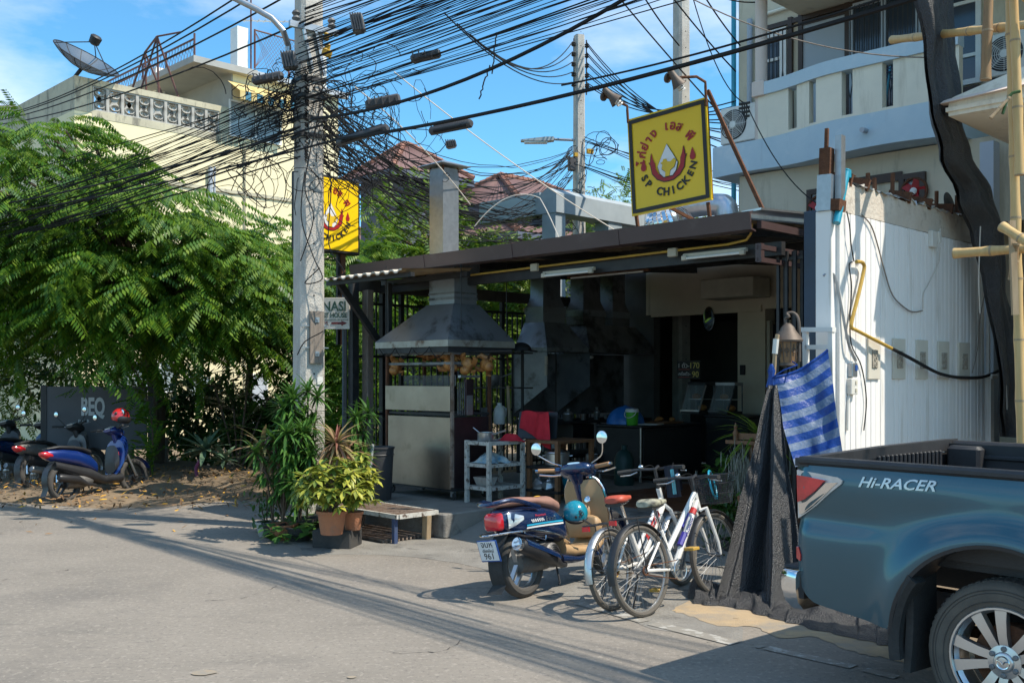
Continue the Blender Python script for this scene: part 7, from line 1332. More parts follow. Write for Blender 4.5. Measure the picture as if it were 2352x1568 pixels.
# ---- motorbikes on the left
def motorbike(label, pr, pf, body, seatm, cast, taillamp='lamp_red', lean_deg=-9):
    hd = math.atan2(pf.y - pr.y, pf.x - pr.x); t = thing('motorbike', label, 'motorbike', (pr.x, pr.y, 0), 0, 'motorbikes under the charcoal board'); t.rotation_euler = (Matrix.Rotation(hd, 3, 'Z') @ Matrix.Rotation(R(lean_deg), 3, 'X')).to_euler()
    Rw = .27 if cast else .285; mc_wheel(t, 0, Rw, .10 if cast else .08, 'cast' if cast else 'wire', 'bike_black' if cast else 'aluminium'); mc_wheel(t, 1.24, Rw, .08, 'cast' if cast else 'wire', 'bike_black' if cast else 'aluminium')
    part(t, 'tail_body', MB().loft([sect(-.32, .08, .70, .73), sect(-.24, .16, .62, .76), sect(-.05, .23, .56, .77), sect(.2, .27, .50, .73), sect(.40, .26, .42, .66), sect(.52, .2, .36, .56)]), body, ang=50)
    part(t, 'seat', MB().loft([sect(-.26, .12, .755, .785), sect(-.1, .23, .75, .81), sect(.15, .25, .725, .79), sect(.3, .23, .695, .765), sect(.45, .17, .64, .72)]), seatm, ang=60)
    part(t, 'underside', MB().loft([sect(-.16, .18, .48, .60), sect(.1, .24, .38, .53), sect(.4, .26, .26, .46), sect(.62, .27, .2, .33), sect(.95, .25, .2, .34)]), 'bike_black', ang=50)
    part(t, 'tail_lamp', MB().loft([sect(-.335, .07, .685, .735), sect(-.26, .165, .635, .745), sect(-.2, .19, .64, .70)]), taillamp, ang=60)
    part(t, 'legshield', MB().loft([sect(.86, .30, .30, .50, dx=.03), sect(.94, .40, .36, .84, dx=.03), sect(1.03, .34, .46, .90, dx=.04), sect(1.12, .2, .58, .86), sect(1.18, .06, .66, .78)]), body, ang=45); part(t, 'inner_panel', MB().loft([sect(.82, .22, .34, .56), sect(.88, .30, .36, .76)]), 'bike_black', ang=45)
    part(t, 'headstock', MB().loft([sect(.84, .14, .96, 1.0), sect(.90, .24, .92, 1.03), sect(1.0, .26, .88, 1.03), sect(1.1, .14, .88, .98)]).tube([(1.0, 0, .8), (.96, 0, .95)], .05, 10), body if cast else 'bike_black', ang=50); part(t, 'dials', MB().loft([sect(.85, .12, 1.0, 1.012), sect(.92, .16, 1.02, 1.045), sect(.99, .1, 1.03, 1.04)]), 'lamp_clear', ang=50)
    for s in (-1, 1):
        part(t, 'grip', MB().tube([(.90, s * .16, 1.0), (.84, s * .34, 1.02)], .017, 8), 'black_rubber'); part(t, 'brake_lever', MB().tube([(.98, s * .15, .99), (.94, s * .34, 1.0)], .006, 5), 'aluminium'); mirror_(t, (.92, s * .16, 1.02), (.93, s * .24, 1.1), (.90, s * .29, 1.17), .05, 'bike_black')
        part(t, 'fork', MB().tube([(1.24, s * .065, Rw), (1.08, s * .065, .66)], .02, 8), 'aluminium')
    part(t, 'front_mudguard', MB().grid([[(1.24 + (Rw + .03) * math.cos(a), y, Rw + (Rw + .03) * math.sin(a)) for y in (-.06, -.04, 0, .04, .06)] for a in np.linspace(R(20), R(170), 12)]), body, ang=60)
    part(t, 'rear_mudguard', MB().grid([[((Rw + .05) * math.cos(a), y, Rw + .03 + (Rw + .05) * math.sin(a)) for y in (-.06, -.04, 0, .04, .06)] for a in np.linspace(R(80), R(195), 12)] + [[(-.36, y, .12) for y in (-.06, -.04, 0, .04, .06)]]), 'bike_black', ang=60)
    part(t, 'engine', MB().loft([sect(.0, .18, .2, .33), sect(.2, .24, .18, .38), sect(.42, .2, .2, .38)]), 'engine_grey', ang=40); part(t, 'exhaust', MB().tube([(-.20, -.15, .36), (-.17, -.15, .35), (.12, -.15, .30), (.28, -.13, .22), (.45, -.1, .2)], [.04, .055, .055, .03, .018], 12), 'bike_black' if cast else 'galvanised'); part(t, 'stand', MB().tube([(.42, .1, .22), (.46, .24, .03)], .01, 6), 'bike_black'); part(t, 'shock', MB().tube([(-.02, .11, .3), (.02, .12, .55)], .022, 8), 'chrome'); return t
mb1 = motorbike('blue and black scooter nearest on the left with a red helmet on its mirror', G(152, 1154), G(305, 1134), 'paint_blue', 'bike_black', True)
part(mb1, 'sticker', MB().box((.885, -.11, .62), (.01, .06, .05)), 'decal_red'); part(mb1, 'sticker', MB().box((.90, -.10, .50), (.01, .05, .07)), 'decal_cyan')
mb2 = motorbike('black and silver spoked motorbike second from the blue scooter', G(84, 1130), G(235, 1109), 'engine_grey', 'bike_black', False)
mb3 = motorbike('dark motorbike with red tail lamp third from the blue scooter', G(22, 1120), G(170, 1098), 'paint_navy', 'bike_black', False)
mb4 = motorbike('dark motorbike farthest left, cut by the picture edge', G(-55, 1112), G(95, 1090), 'bike_black', 'bike_black', True)
HMb = Matrix.Translation(mb1.location) @ mb1.rotation_euler.to_matrix().to_4x4()
hr = thing('helmet', 'red open helmet with dark visor set on the blue scooter handlebar', 'helmet', HMb @ Vector((.94, -.20, 1.16)), R(20), 'helmets'); part(hr, 'shell', MB().ball((0, 0, 0), (.26, .25, .26), 20, 10, bot=-.55, top=1, M=RY(15)), 'helmet_red', ang=60); part(hr, 'visor', MB().ball((.03, -.012, -.02), (.25, .245, .2), 18, 6, bot=-.7, top=.35, M=RY(10)), 'bike_black', ang=60); part(hr, 'vent', MB().ball((-.06, -.10, .05), (.05, .03, .05), 9, 5), 'bike_black')
# ================================================================ things along the street front
# rusty metal bench platform and drain grate
bn = thingS('metal_bench', 'low rusty slatted metal platform with one blue leg in front of the step', 'bench', -8.9, 6.9, 0)
bA, bB, bC, bD = [Vector(S(*p)) for p in ()] if False else (None,) * 4
zt = .30
c0, c1, c2 = G(905, 1172 + 34, 0), G(1020, 1188, zt), G(905, 1206, zt)
a0b, a1b, b0b, b1b = -9.95, -8.32, 6.62, 7.17
nb_ = 15
for i in range(nb_):
    b = b0b + .03 + (b1b - b0b - .06) * i / (nb_ - 1); partS(bn, 'slat', MB().box(((a0b + a1b) / 2, b, zt), (a1b - a0b - .04, .022, .016)), 'rusty_slats')
for p, q in (((a0b, b0b), (a1b, b0b)), ((a0b, b1b), (a1b, b1b))): partS(bn, 'rim', MB().box(((p[0] + q[0]) / 2, p[1], zt - .012), (a1b - a0b, .03, .045)), 'rusty_white')
for a in (a0b, a1b): partS(bn, 'rim', MB().box((a, (b0b + b1b) / 2, zt - .012), (.03, b1b - b0b - .03, .045)), 'rusty_white')
lx = SB(905, b0b); partS(bn, 'leg', MB().box((lx, b0b + .01, .14), (.045, .045, .28)), 'blue_paint', 'blue painted leg'); partS(bn, 'leg', MB().box((a1b - .04, b1b - .12, .13), (.08, .06, .28), (R(6), R(10), 0)), 'wood_pale', 'wooden prop leg'); partS(bn, 'leg', MB().box((a0b + .03, b1b - .03, .13), (.045, .045, .26)), 'rust')
gr_ = thingS('drain_grate', 'rusty bar grate lying over the gutter under the bench platform', 'grate', -9.0, 6.75, 0)
partS(gr_, 'pit', MB().box((-9.15, 6.85, .004), (1.35, .62, .012)), 'sign_black')
for i in range(11): partS(gr_, 'bar', MB().box((-9.15, 6.58 + i * .054, .022), (1.4, .018, .024)), 'rusty_slats')
for a in (-9.8, -9.15, -8.5): partS(gr_, 'cross_bar', MB().box((a, 6.85, .017), (.02, .6, .014)), 'rusty_slats')
# bin
tb = thing('trash_bin', 'tall black plastic bin behind the potted plants', 'bin', S(SB(866, 7.5), 7.5, PZ)); part(tb, 'tub', MB().lathe([(.17, 0), (.175, .01), (.205, .62), (.215, .62), (.218, .64), (.205, .645), (.195, .60), (.165, .03), (.001, .03)], 28), 'bin_black'); part(tb, 'ring', MB().torus(.203, .008, 30, 5, M=T(0, 0, .55)), 'bin_black'); solo('pipe_stub', MB().tube([(0, 0, 0), (.05, 0, .5)], .02, 8), 'grey_panel', 'pale plastic pipe leaning between the bin and the plants', 'pipe', None, S(SB(846, 7.2), 7.2, .27 + .2))
# ---- plants
def rosette(c, n, L, w, tmpl_droop, up0, up1, col):
    for i in range(n):
        f = i / n; az = i * 2.39996 + rng.uniform(-.2, .2); el = up1 + (up0 - up1) * f + rng.uniform(-.12, .12); d = (math.cos(az) * math.cos(el), math.sin(az) * math.cos(el), math.sin(el)); col.append(frame(c, d, s=L * rng.uniform(.75, 1.1), roll=rng.uniform(-.25, .25)))
BLADE = leaf_tmpl(1, .15, .45, 4, .12); BLADE_W = leaf_tmpl(1, .17, .5, 4, .15); STRAP = leaf_tmpl(1, .085, .75, 5, .08); OVAL = leaf_tmpl(1, .42, .15, 2, .2); HEART = leaf_tmpl(1, .85, .25, 2, .15)
def potted(label, u, v, z0, pot, stems, mats_leaf, tmpl, gather, cat='potted plant', pot_m='terracotta', stem_m='bark', group='potted plants by the pole'):
    o = G(u, v, z0); t = thing('potted_plant', label, cat, (o.x, o.y, z0), 0, group); r, h = pot
    if r: 
        part(t, 'pot', MB().lathe([(r * .72, 0), (r * .76, .005), (r * .98, h * .86), (r * 1.08, h * .87), (r * 1.1, h), (r * .98, h), (r * .9, h * .8)], 24, cap=False).lathe([(r * .72, 0), (.001, .0)], 24), pot_m); part(t, 'soil', MB().lathe([(r * .93, h * .84), (.001, h * .87)], 20), 'soil')
    m = MB(); lv = []
    for s in stems: m.tube(smooth(s, 4), .012 if len(s) > 2 else .009, 6); 
    if stems: part(t, 'stem', m, stem_m)
    gather(lv); scatter_mesh('foliage', [tmpl], [lv], mats_leaf, t); return t
def drac(n, H, spread, L, count, seed, z0=.2):
    n += 2
    q_ = np.random.default_rng(seed); st, hd = [], []
    for i in range(n):
        a = q_.uniform(0, 6.28); r = spread * q_.uniform(.25, 1); h = H * q_.uniform(.6, 1); st.append([(0, 0, z0), (r * .4 * math.cos(a), r * .4 * math.sin(a), z0 + (h - z0) * .5), (r * math.cos(a), r * math.sin(a), h)]); hd.append((r * math.cos(a), r * math.sin(a), h))
    def gth(lv):
        for c in hd:
            rosette(c, count, L, 1, 0, 1.35, -.5, lv)
            for k in range(10): f = q_.uniform(.3, .95); rosette((c[0] * f, c[1] * f, z0 + (c[2] - z0) * f), 4, L * .9, 1, 0, .6, -.6, lv)
    return st, gth
st_, g_ = drac(8, 1.42, .30, .23, 34, 1); potted('tall bushy green dracaena in a terracotta pot at the foot of the pole', 650, 1238, 0, (.15, .17), st_, 'leaf_drac', BLADE, g_)
st_, g_ = drac(6, 1.72, .18, .23, 34, 2); potted('tallest dark green dracaena directly before the pole', 705, 1230, 0, (.16, .2), st_, 'leaf_drac', BLADE, g_, pot_m='black_pot')
st_, g_ = drac(5, 1.05, .26, .22, 30, 3); potted('lower green dracaena between the pots', 688, 1240, 0, (.14, .15), st_, 'leaf_drac', BLADE, g_, pot_m='black_pot')
st_, g_ = drac(4, 1.35, .16, .24, 24, 9); potted('slender green dracaena in front of the black bin', 818, 1212, .0, (.12, .2), st_, 'leaf_drac', BLADE, g_, pot_m='black_pot')
blk_ = solo('planter_block', MB().box((0, 0, .09), (.42, .34, .19), bev=.012), 'black_pot', 'black concrete block carrying the two terracotta pots', 'block', None, G(775, 1253), (0, 0, R(-12)))
def umb(n, H, spread, L, seed, z0):     # palmate umbrella leaves
    q_ = np.random.default_rng(seed); st = []
    cs = []
    for i in range(n):
        a = q_.uniform(0, 6.28); r = spread * math.sqrt(q_.uniform(.02, 1)); z = z0 + .06 + (H - z0) * q_.uniform(.0, 1) ** .8 * (1 - .55 * (r / spread) ** 2); cs.append((r * math.cos(a), r * math.sin(a), z))
        if i % 5 == 0: st.append([(0, 0, z0 * .8), (r * .3 * math.cos(a), r * .3 * math.sin(a), (z + z0) * .5), cs[-1]])
    def gth(lv):
        for c in cs:
            n_ = 8; tilt = q_.uniform(-.8, .8, 2)
            for k in range(n_):
                az = k * 2 * PI / n_ + q_.uniform(-.1, .1); d = (math.cos(az), math.sin(az), -.25 + tilt[0] * math.cos(az) + tilt[1] * math.sin(az)); lv.append(frame(c, d, s=L * q_.uniform(.75, 1.1)))
    return st, gth
st_, g_ = umb(120, .72, .36, .125, 4, .24); potted('yellow green variegated umbrella plant in the big terracotta pot', 762, 1226, .18, (.145, .24), st_, 'leaf_variegated', OVAL, g_)
st_, g_ = umb(85, .80, .25, .12, 6, .22); potted('smaller variegated umbrella plant in the round clay pot', 810, 1216, .18, (.105, .19), st_, 'leaf_variegated', OVAL, g_)
def cord_g(lv): rosette((0, 0, 1.02), 80, .36, 1, 0, 1.4, -.75, lv); rosette((.1, .05, .9), 26, .34, 1, 0, 1.3, -.8, lv)
potted('red and cream cordyline with arching strap leaves above the umbrella plant', 772, 1236, 0, (.13, .2), [[(0, 0, .2), (.01, 0, .6), (0, 0, 1.02)]], 'leaf_cordyline', STRAP, cord_g, pot_m='black_pot')
def cord2(lv): rosette((-.12, 0, .98), 26, .34, 1, 0, 1.3, -.5, lv); rosette((-.02, .05, .82), 22, .30, 1, 0, 1.3, -.5, lv)
potted('pale pink cordyline at the left edge of the plant group', 628, 1234, 0, (.12, .16), [[(0, 0, .1), (-.05, 0, .5), (-.12, 0, .98)], [(0, 0, .1), (-.02, .05, .82)]], 'leaf_cordyline', BLADE, cord2, pot_m='black_pot')
def fic(lv):
    for i in range(150): p = rng.normal(size=3) * (.13, .1, .14) + (0, 0, .42); d = rng.normal(size=3) + (0, 0, -.5); lv.append(frame(p, d, s=rng.uniform(.06, .10)))
potted('small dark leaved ficus in a grey pot at lower left of the group', 613, 1230, 0, (.12, .16), [[(0, 0, .1), (0, 0, .5)], [(0, 0, .1), (-.1, .02, .4)]], 'leaf_dark', OVAL, fic, pot_m='concrete')
def creep(lv):
    for i in range(150): u, v = rng.uniform(605, 735), rng.uniform(1215, 1252); p = G(u, v); o_ = G(670, 1240); d = rng.normal(size=3) * (1, 1, .3) + (0, -.6, -.1); lv.append(frame((p.x - o_.x, p.y - o_.y, rng.uniform(.04, .20)), d, s=rng.uniform(.08, .15)))
potted('low creeping plant with heart shaped leaves spilling onto the road edge', 670, 1240, 0, (0, 0), [], 'leaf_drac', HEART, creep, 'creeper')
# ---- right side: plants near the net
def big_umb(lv):
    st2, g2_ = umb(48, .95, .26, .14, 12, .2); g2_(lv)
o_ = potted('potted umbrella plant with glossy leaves behind the bicycle basket', 1668, 1240, .0, (.16, .24), [[(0, 0, .2), (0, 0, .8)]], 'leaf_drac', OVAL, big_umb, pot_m='black_pot', group='plants at the right of the shop')
def low_g(lv):
    for i in range(260): p = rng.normal(size=3) * (.16, .14, .14) + (0, 0, .34); d = rng.normal(size=3) + (0, 0, .3); lv.append(frame(p, d, s=rng.uniform(.05, .09)))
potted('low leafy potted plant beside the foot of the black net', 1690, 1285, 0, (.14, .2), [[(0, 0, .1), (0, 0, .4)]], 'leaf_dark', OVAL, low_g, pot_m='black_pot', group='plants at the right of the shop')
o = S(SB(1742, 8.6), 8.6, 1.18)
def spid(lv): rosette((0, 0, 0), 46, .42, 1, 0, 1.35, -.3, lv)
t = thing('hanging_plant', 'bright green spider plant hanging above the wooden ledge by the net', 'plant', o, 0); lv = []; spid(lv); scatter_mesh('foliage', [STRAP], [lv], 'leaf_light', t); part(t, 'pot', MB().lathe([(.06, -.12), (.08, 0), (.085, .0)], 14), 'black_pot')
wl_ = thingS('wooden_ledge', 'small brown wooden ledge with a turned finial beside the net', 'ledge', SB(1715, 8.5), 8.5, 1.0); a = SB(1715, 8.5)
partS(wl_, 'shelf', MB().box((a, 8.5, 1.13), (.34, .22, .035)), 'wood_brown'); partS(wl_, 'rail', MB().box((a + .06, 8.42, 1.19), (.2, .02, .06)), 'wood_brown'); partS(wl_, 'finial', MB().lathe([(.025, 1.15), (.025, 1.2), (.03, 1.22), (.012, 1.26), (.02, 1.28), (.002, 1.32)], 12, M=T(a - .06, 8.4)), 'wood_brown'); partS(wl_, 'post', MB().box((a + .05, 8.55, .6), (.06, .06, 1.0)), 'wood_brown')
t = thing('air_plant', 'beard of grey hanging moss below the wooden ledge', 'plant', S(a - .02, 8.45, 1.08)); lv = []
for i in range(500): lv.append(frame(rng.normal(size=3) * (.06, .05, .14) + (0, 0, -.22), (rng.normal() * .5, rng.normal() * .5, -1), s=rng.uniform(.08, .16)))
scatter_mesh('strands', [leaf_tmpl(1, .05, .3, 2)], [lv], 'moss_grey', t, 'stuff'); t2_ = thing('hanging_pot', 'orchid in a small pot below the grey moss', 'plant', S(a, 8.45, .62)); part(t2_, 'pot', MB().lathe([(.05, -.1), (.07, 0)], 14), 'terracotta'); lv = []; rosette((0, 0, .02), 16, .2, 1, 0, 1.2, -.4, lv); scatter_mesh('foliage', [BLADE_W], [lv], 'leaf_drac', t2_)

# ---- lantern, stick, white frame, tarpaulin, net
def PS(u, v, b): return onB(u, v, b)
ln = thingS('lantern', 'ornate bronze lantern with curled top on a post by the white wall', 'lantern', *PS(1808, 840, 7.9)); b = 7.9; ca_ = SB(1810, b); zl = lambda v: onB(1810, v, b)[2]
LM = T(ca_, b, 0)
partS(ln, 'glass', MB().lathe([(.066, zl(836)), (.088, zl(785))], 8, M=LM), 'lantern_glass', ang=20); partS(ln, 'roof', MB().lathe([(.125, zl(785)), (.13, zl(781)), (.10, zl(768)), (.07, zl(758)), (.06, zl(752)), (.035, zl(745)), (.02, zl(742))], 16, M=LM), 'bronze'); partS(ln, 'base', MB().lathe([(.055, zl(842)), (.075, zl(839)), (.072, zl(833))], 16, M=LM), 'bronze')
m = MB()
for i in range(8): a = i * PI / 4; m.tube([(ca_ + .066 * math.cos(a), b + .066 * math.sin(a), zl(836)), (ca_ + .089 * math.cos(a), b + .089 * math.sin(a), zl(785))], .005, 5)
for i in range(8): a = i * PI / 4 + .39; m.torus(.018, .004, 10, 4, M=T(ca_ + .082 * math.cos(a), b + .082 * math.sin(a), zl(805)) @ RZ(math.degrees(a) + 90) @ RX(90)); m.tube([(ca_ + .08 * math.cos(a), b + .08 * math.sin(a), zl(820)), (ca_ + .082 * math.cos(a), b + .082 * math.sin(a), zl(790))], .004, 4)
partS(ln, 'cage', m, 'bronze'); hk = [PS(1806, 745, b), PS(1804, 732, b), PS(1812, 727, b), PS(1808, 720, b), PS(1818, 718, b), PS(1829, 730, b), PS(1832, 760, b), PS(1832, 790, b), PS(1832, 830, b)]; partS(ln, 'hook', MB().tube(smooth([(p[0], b + .03 * (i > 3) , p[2]) for i, p in enumerate(hk)], 4), .014, 8), 'bronze')
sk = thingS('wooden_stick', 'bandaged wooden stick tied upright beside the lantern', 'stick', *PS(1780, 860, 7.75)); partS(sk, 'stick', MB().tube([PS(1774, 905, 7.75), PS(1781, 800, 7.75), PS(1786, 768, 7.75)], .019, 8), 'wood_pale'); partS(sk, 'wrapping', MB().tube([PS(1780, 812, 7.75), PS(1783, 778, 7.75)], .026, 8), 'white_plastic'); partS(sk, 'wrapping', MB().tube([PS(1776, 895, 7.75), PS(1779, 868, 7.75)], .025, 8), 'white_plastic')
partS(sk, 'pole', MB().tube([PS(1774, 905, 7.75), (SB(1768, 7.75), 7.75, 0)], .02, 8), 'black_steel')
wf = thingS('white_frame', 'white steel ladder frame fixed to the end of the white wall', 'frame', *PS(1880, 800, 8.15)); fb = 8.15
for (u0, v0, u1, v1, w) in ((1850, 755, 1852, 870, .05), (1909, 758, 1911, 900, .045), (1843, 757, 1916, 757, .07), (1852, 797, 1905, 797, .05)): partS(wf, 'bar', MB().bar(PS(u0, v0, fb), PS(u1, v1, fb), w, .04), 'white_paint')
# tarpaulin: stripes as separate woven bands
def tarp_pt(s, t):      # s along the top edge, t downwards
    top_ = Vector(PS(1772, 868, 7.72)).lerp(Vector(PS(1900, 803, 8.05)), s); u_ = 1772 + 128 * s
    bl, br = Vector(PS(1826, 1072, 7.62)), Vector(PS(1940, 1040, 7.95)); bot = bl.lerp(br, s); p = top_.lerp(bot, t)
    e = .05 * math.sin(4.5 * s + 2.5 * t + 1) * (.3 + t) + .012 * math.sin(11 * s - 5 * t) + .006 * math.sin(19 * s + 13 * t); p += Vector((.25 * e, -e, 0)); p.z -= .05 * math.sin(PI * s) * (1 - t) ; return tuple(p)
tp = thingS('tarpaulin', 'blue and grey striped tarpaulin tied across the gap beside the white wall', 'tarpaulin', *PS(1850, 950, 7.8))
nst = 12
for i in range(nst):
    t0, t1 = i / nst, (i + 1) / nst; mtl = 'tarp_blue' if i % 2 == 0 else 'tarp_grey'
    partS(tp, 'stripe', MB().grid([[tarp_pt(s, t0 + (t1 - t0) * k / 3) for s in np.linspace(0, 1, 26)] for k in range(4)]), mtl, ang=70)
partS(tp, 'hem', MB().tube([tarp_pt(s, 0) for s in np.linspace(0, 1, 20)], .012, 6), 'tarp_blue'); partS(tp, 'knot', MB().loft([[(*(Vector(PS(1772, 862, 7.72)) + Vector((r * math.cos(a), r * math.sin(a), z))),) for a in np.linspace(0, 6.28, 9)[:-1]] for z, r in ((.10, .012), (.04, .035), (.0, .025), (-.10, .05))]), 'tarp_blue'); partS(tp, 'cord', MB().tube([PS(1772, 868, 7.7), PS(1800, 850, 7.72), PS(1832, 838, 7.8), PS(1820, 830, 7.85)], .007, 5), 'tarp_blue')
# black shade net draped to the ground
apex = PS(1772, 880, 7.62)
def net_pt(s, t):        # s around the skirt, t down
    ub = 1640 + (1885 - 1640) * s; A = Vector(PS(1764 + 22 * s, 884, 7.62)); g = G(1662 + 188 * s, 1372 + 26 * s, .02)
    Bp = Vector(((g.x - g.y) * K, (g.x + g.y) * K, .02)); p = A.lerp(Bp, t ** 1.15 if t < 1 else 1); w = t ** .8
    f = (.14 * math.sin(9.5 * s + 1.2 + .8 * t) + .10 * (1 - min(1, abs(s - .42) * 7)) * -1.6 + .05 * math.sin(24 * s + 2 + 1.5 * t) + .022 * math.sin(51 * s + 3 * t)) * w + .012 * math.sin(14 * t + 9 * s); p += Vector((.1 * f, -f, 0)); p.z = A.z + (.02 - A.z) * t; return tuple(p)
ne = thingS('shade_net', 'black shade net gathered at a post and spilling onto the sand', 'net', apex[0], apex[1], 0)
partS(ne, 'hanging_net', MB().grid([[net_pt(s, t) for s in np.linspace(0, 1, 90)] for t in np.linspace(0, 1, 30)]), 'net_black', ang=80)
rows = []
skirt = [G(u, v) for u, v in ((1584, 1372), (1600, 1388), (1650, 1392), (1710, 1402), (1770, 1420), (1830, 1436), (1920, 1458), (2000, 1476), (2050, 1488), (2130, 1506))]; inner = [G(u, v) for u, v in ((1600, 1350), (1630, 1356), (1672, 1362), (1720, 1366), (1780, 1372), (1846, 1372), (1920, 1372), (1990, 1382), (2060, 1400), (2150, 1420))]
sk_, in_ = smooth(skirt, 12), smooth(inner, 12); qn = random.Random(3); lump = [[qn.uniform(-1, 1) for _ in range(len(sk_))] for _ in range(22)]
for j in range(22):
    t = j / 21; rows.append([])
    for i in range(len(sk_)):
        p = in_[i].lerp(sk_[i], t) + Vector((.02 * math.sin(i * .8 + 3 * t), .02 * math.sin(i * .55), 0)); z = .02 + (.055 + .03 * math.sin(i * .21 + 9 * t) + .02 * math.sin(i * .43 - 14 * t + 1) + .012 * math.sin(i * .9 + 24 * t)) * math.sin(PI * min(1, .2 + t * .8)) + .004 * lump[j][i] + .09 * max(0, 1 - abs(i - 8) / 9) * math.sin(PI * t) ** 2; rows[-1].append(((p.x - p.y) * K, (p.x + p.y) * K, max(.014, z) if j < 21 else .008))
partS(ne, 'net_on_ground', MB().grid(rows), 'net_black', ang=80)
# tall hanging net at the right
def hang(s, t):
    keys = [(-30, 2098, 2170), (120, 2116, 2176), (260, 2124, 2186), (360, 2150, 2222), (450, 2204, 2262), (540, 2240, 2290), (640, 2262, 2296), (800, 2276, 2318), (930, 2283, 2330), (1003, 2300, 2318)]
    v = -30 + 1033 * t
    for k in range(len(keys) - 1):
        if keys[k][0] <= v <= keys[k + 1][0]: f = (v - keys[k][0]) / (keys[k + 1][0] - keys[k][0]); f = f * f * (3 - 2 * f); l, r = keys[k][1] + f * (keys[k + 1][1] - keys[k][1]), keys[k][2] + f * (keys[k + 1][2] - keys[k][2]); break
    p = Vector(onA(l + (r - l) * s, v, -4.0)); d = .10 * math.sin(PI * s) + .07 * abs(math.sin(4.5 * s + 5 * t)) + .035 * math.sin(13 * s + 9 * t) + .015 * math.sin(27 * s - 14 * t) + .02 * math.sin(23 * t + 3 * s); p += Vector((d, -d * .4, 0)); return tuple(p)
partS(thingS('hanging_net', 'long twisted black shade net hanging down the right side of the houses', 'net', -4.0, 11.0, 0), 'net', MB().grid([[hang(s, t) for s in np.linspace(0, 1, 22)] for t in np.linspace(0, 1, 70)]).grid([[tuple(Vector(hang(s, t)) + Vector((-.05 - .04 * math.sin(PI * s), .05, 0))) for s in np.linspace(0, 1, 12)] for t in np.linspace(0, 1, 40)]), 'net_black', ang=80)
wire([onA(2304, 800, -3.9), onA(2310, 860, -3.9), onA(2313, 940, -3.9)], .006, 'white cord caught on the lower hanging net', 'cable_white', n=3)
wire([onA(2252, 520, -3.9), onA(2248, 640, -3.9), onA(2251, 720, -3.9)], .006, 'white cord beside the hanging net below the bamboo', 'cable_white', n=3)
# bamboo scaffold
def bamboo(p, q, r, mt, label, grp='bamboo scaffold poles'):
    p, q = Vector(p), Vector(q); t = thing('bamboo_pole', label, 'bamboo pole', p, 0, grp); L = (q - p).length; n = max(2, int(L / .42)); m = MB(); pts, rr = [], []
    for i in range(n * 4 + 1): f = i / (n * 4); pts.append((q - p) * f); rr.append(r * (1.14 if i % 4 == 0 else 1) * (1 - .1 * f))
    part(t, 'culm', m.tube(pts, rr, 10), mt)
    for i in range(n + 1): c = (q - p) * (i / n); d = (q - p).normalized() * .008; part(t, 'joint', MB().tube([c - d, c + d], r * 1.12, 10), 'wood_pale')
    return t
bamboo(P(2352, 1200, 7.6), P(2318, -60, 7.6), .036, 'bamboo', 'tall pale bamboo pole at the right edge, the longer of the pair'); bamboo(P(2343, 400, 7.5), P(2326, -60, 7.5), .034, 'bamboo', 'pale bamboo pole lashed alongside the tall one, ending halfway')
bamboo(P(2264, 182, 8.8), P(2272, -40, 8.8), .042, 'bamboo_brown', 'brown upright bamboo pole left of the pale pair'); bamboo(P(2050, 92, 10.4), P(2375, 55, 8.4), .040, 'bamboo', 'level bamboo pole crossing behind the hanging net'); bamboo(P(2193, 582, 7.9), P(2365, 570, 7.5), .038, 'bamboo', 'short level bamboo pole low at the right edge'); bamboo(P(2303, 521, 7.4), P(2390, 575, 7.1), .036, 'bamboo', 'slanting bamboo stub pointing left at the right edge'); bamboo(P(2344, -20, 7.4), P(2400, 40, 7.4), .034, 'bamboo', 'slanting bamboo end in the upper right corner')
gl = [P(2343, 210, 7.4), P(2325, 214, 7.4), P(2312, 232, 7.4), P(2303, 262, 7.4)]; solo('green_lashing', MB().tube([p - gl[0] for p in gl], .012, 6), 'leaf_dark', 'green rope lashing round the paired bamboo poles', 'rope', None, gl[0])
bamboo(P(2277, 270, 7.4), P(2318, 226, 7.4), .014, 'wood_pale', 'thin snapped stick hanging in the green rope', 'sticks'); bamboo(P(2326, 640, 7.5), P(2332, 560, 7.45), .03, 'bamboo_brown', 'short brown upright stub tied under the level bamboo', 'sticks')
solo('timber_stake', MB().box((0, 0, 0), (.045, .03, .7), (0, R(-2), 0)), 'wood_pale', 'orange brown lath tied to the bamboo above the truck', 'stake', None, P(2328, 615, 7.45))
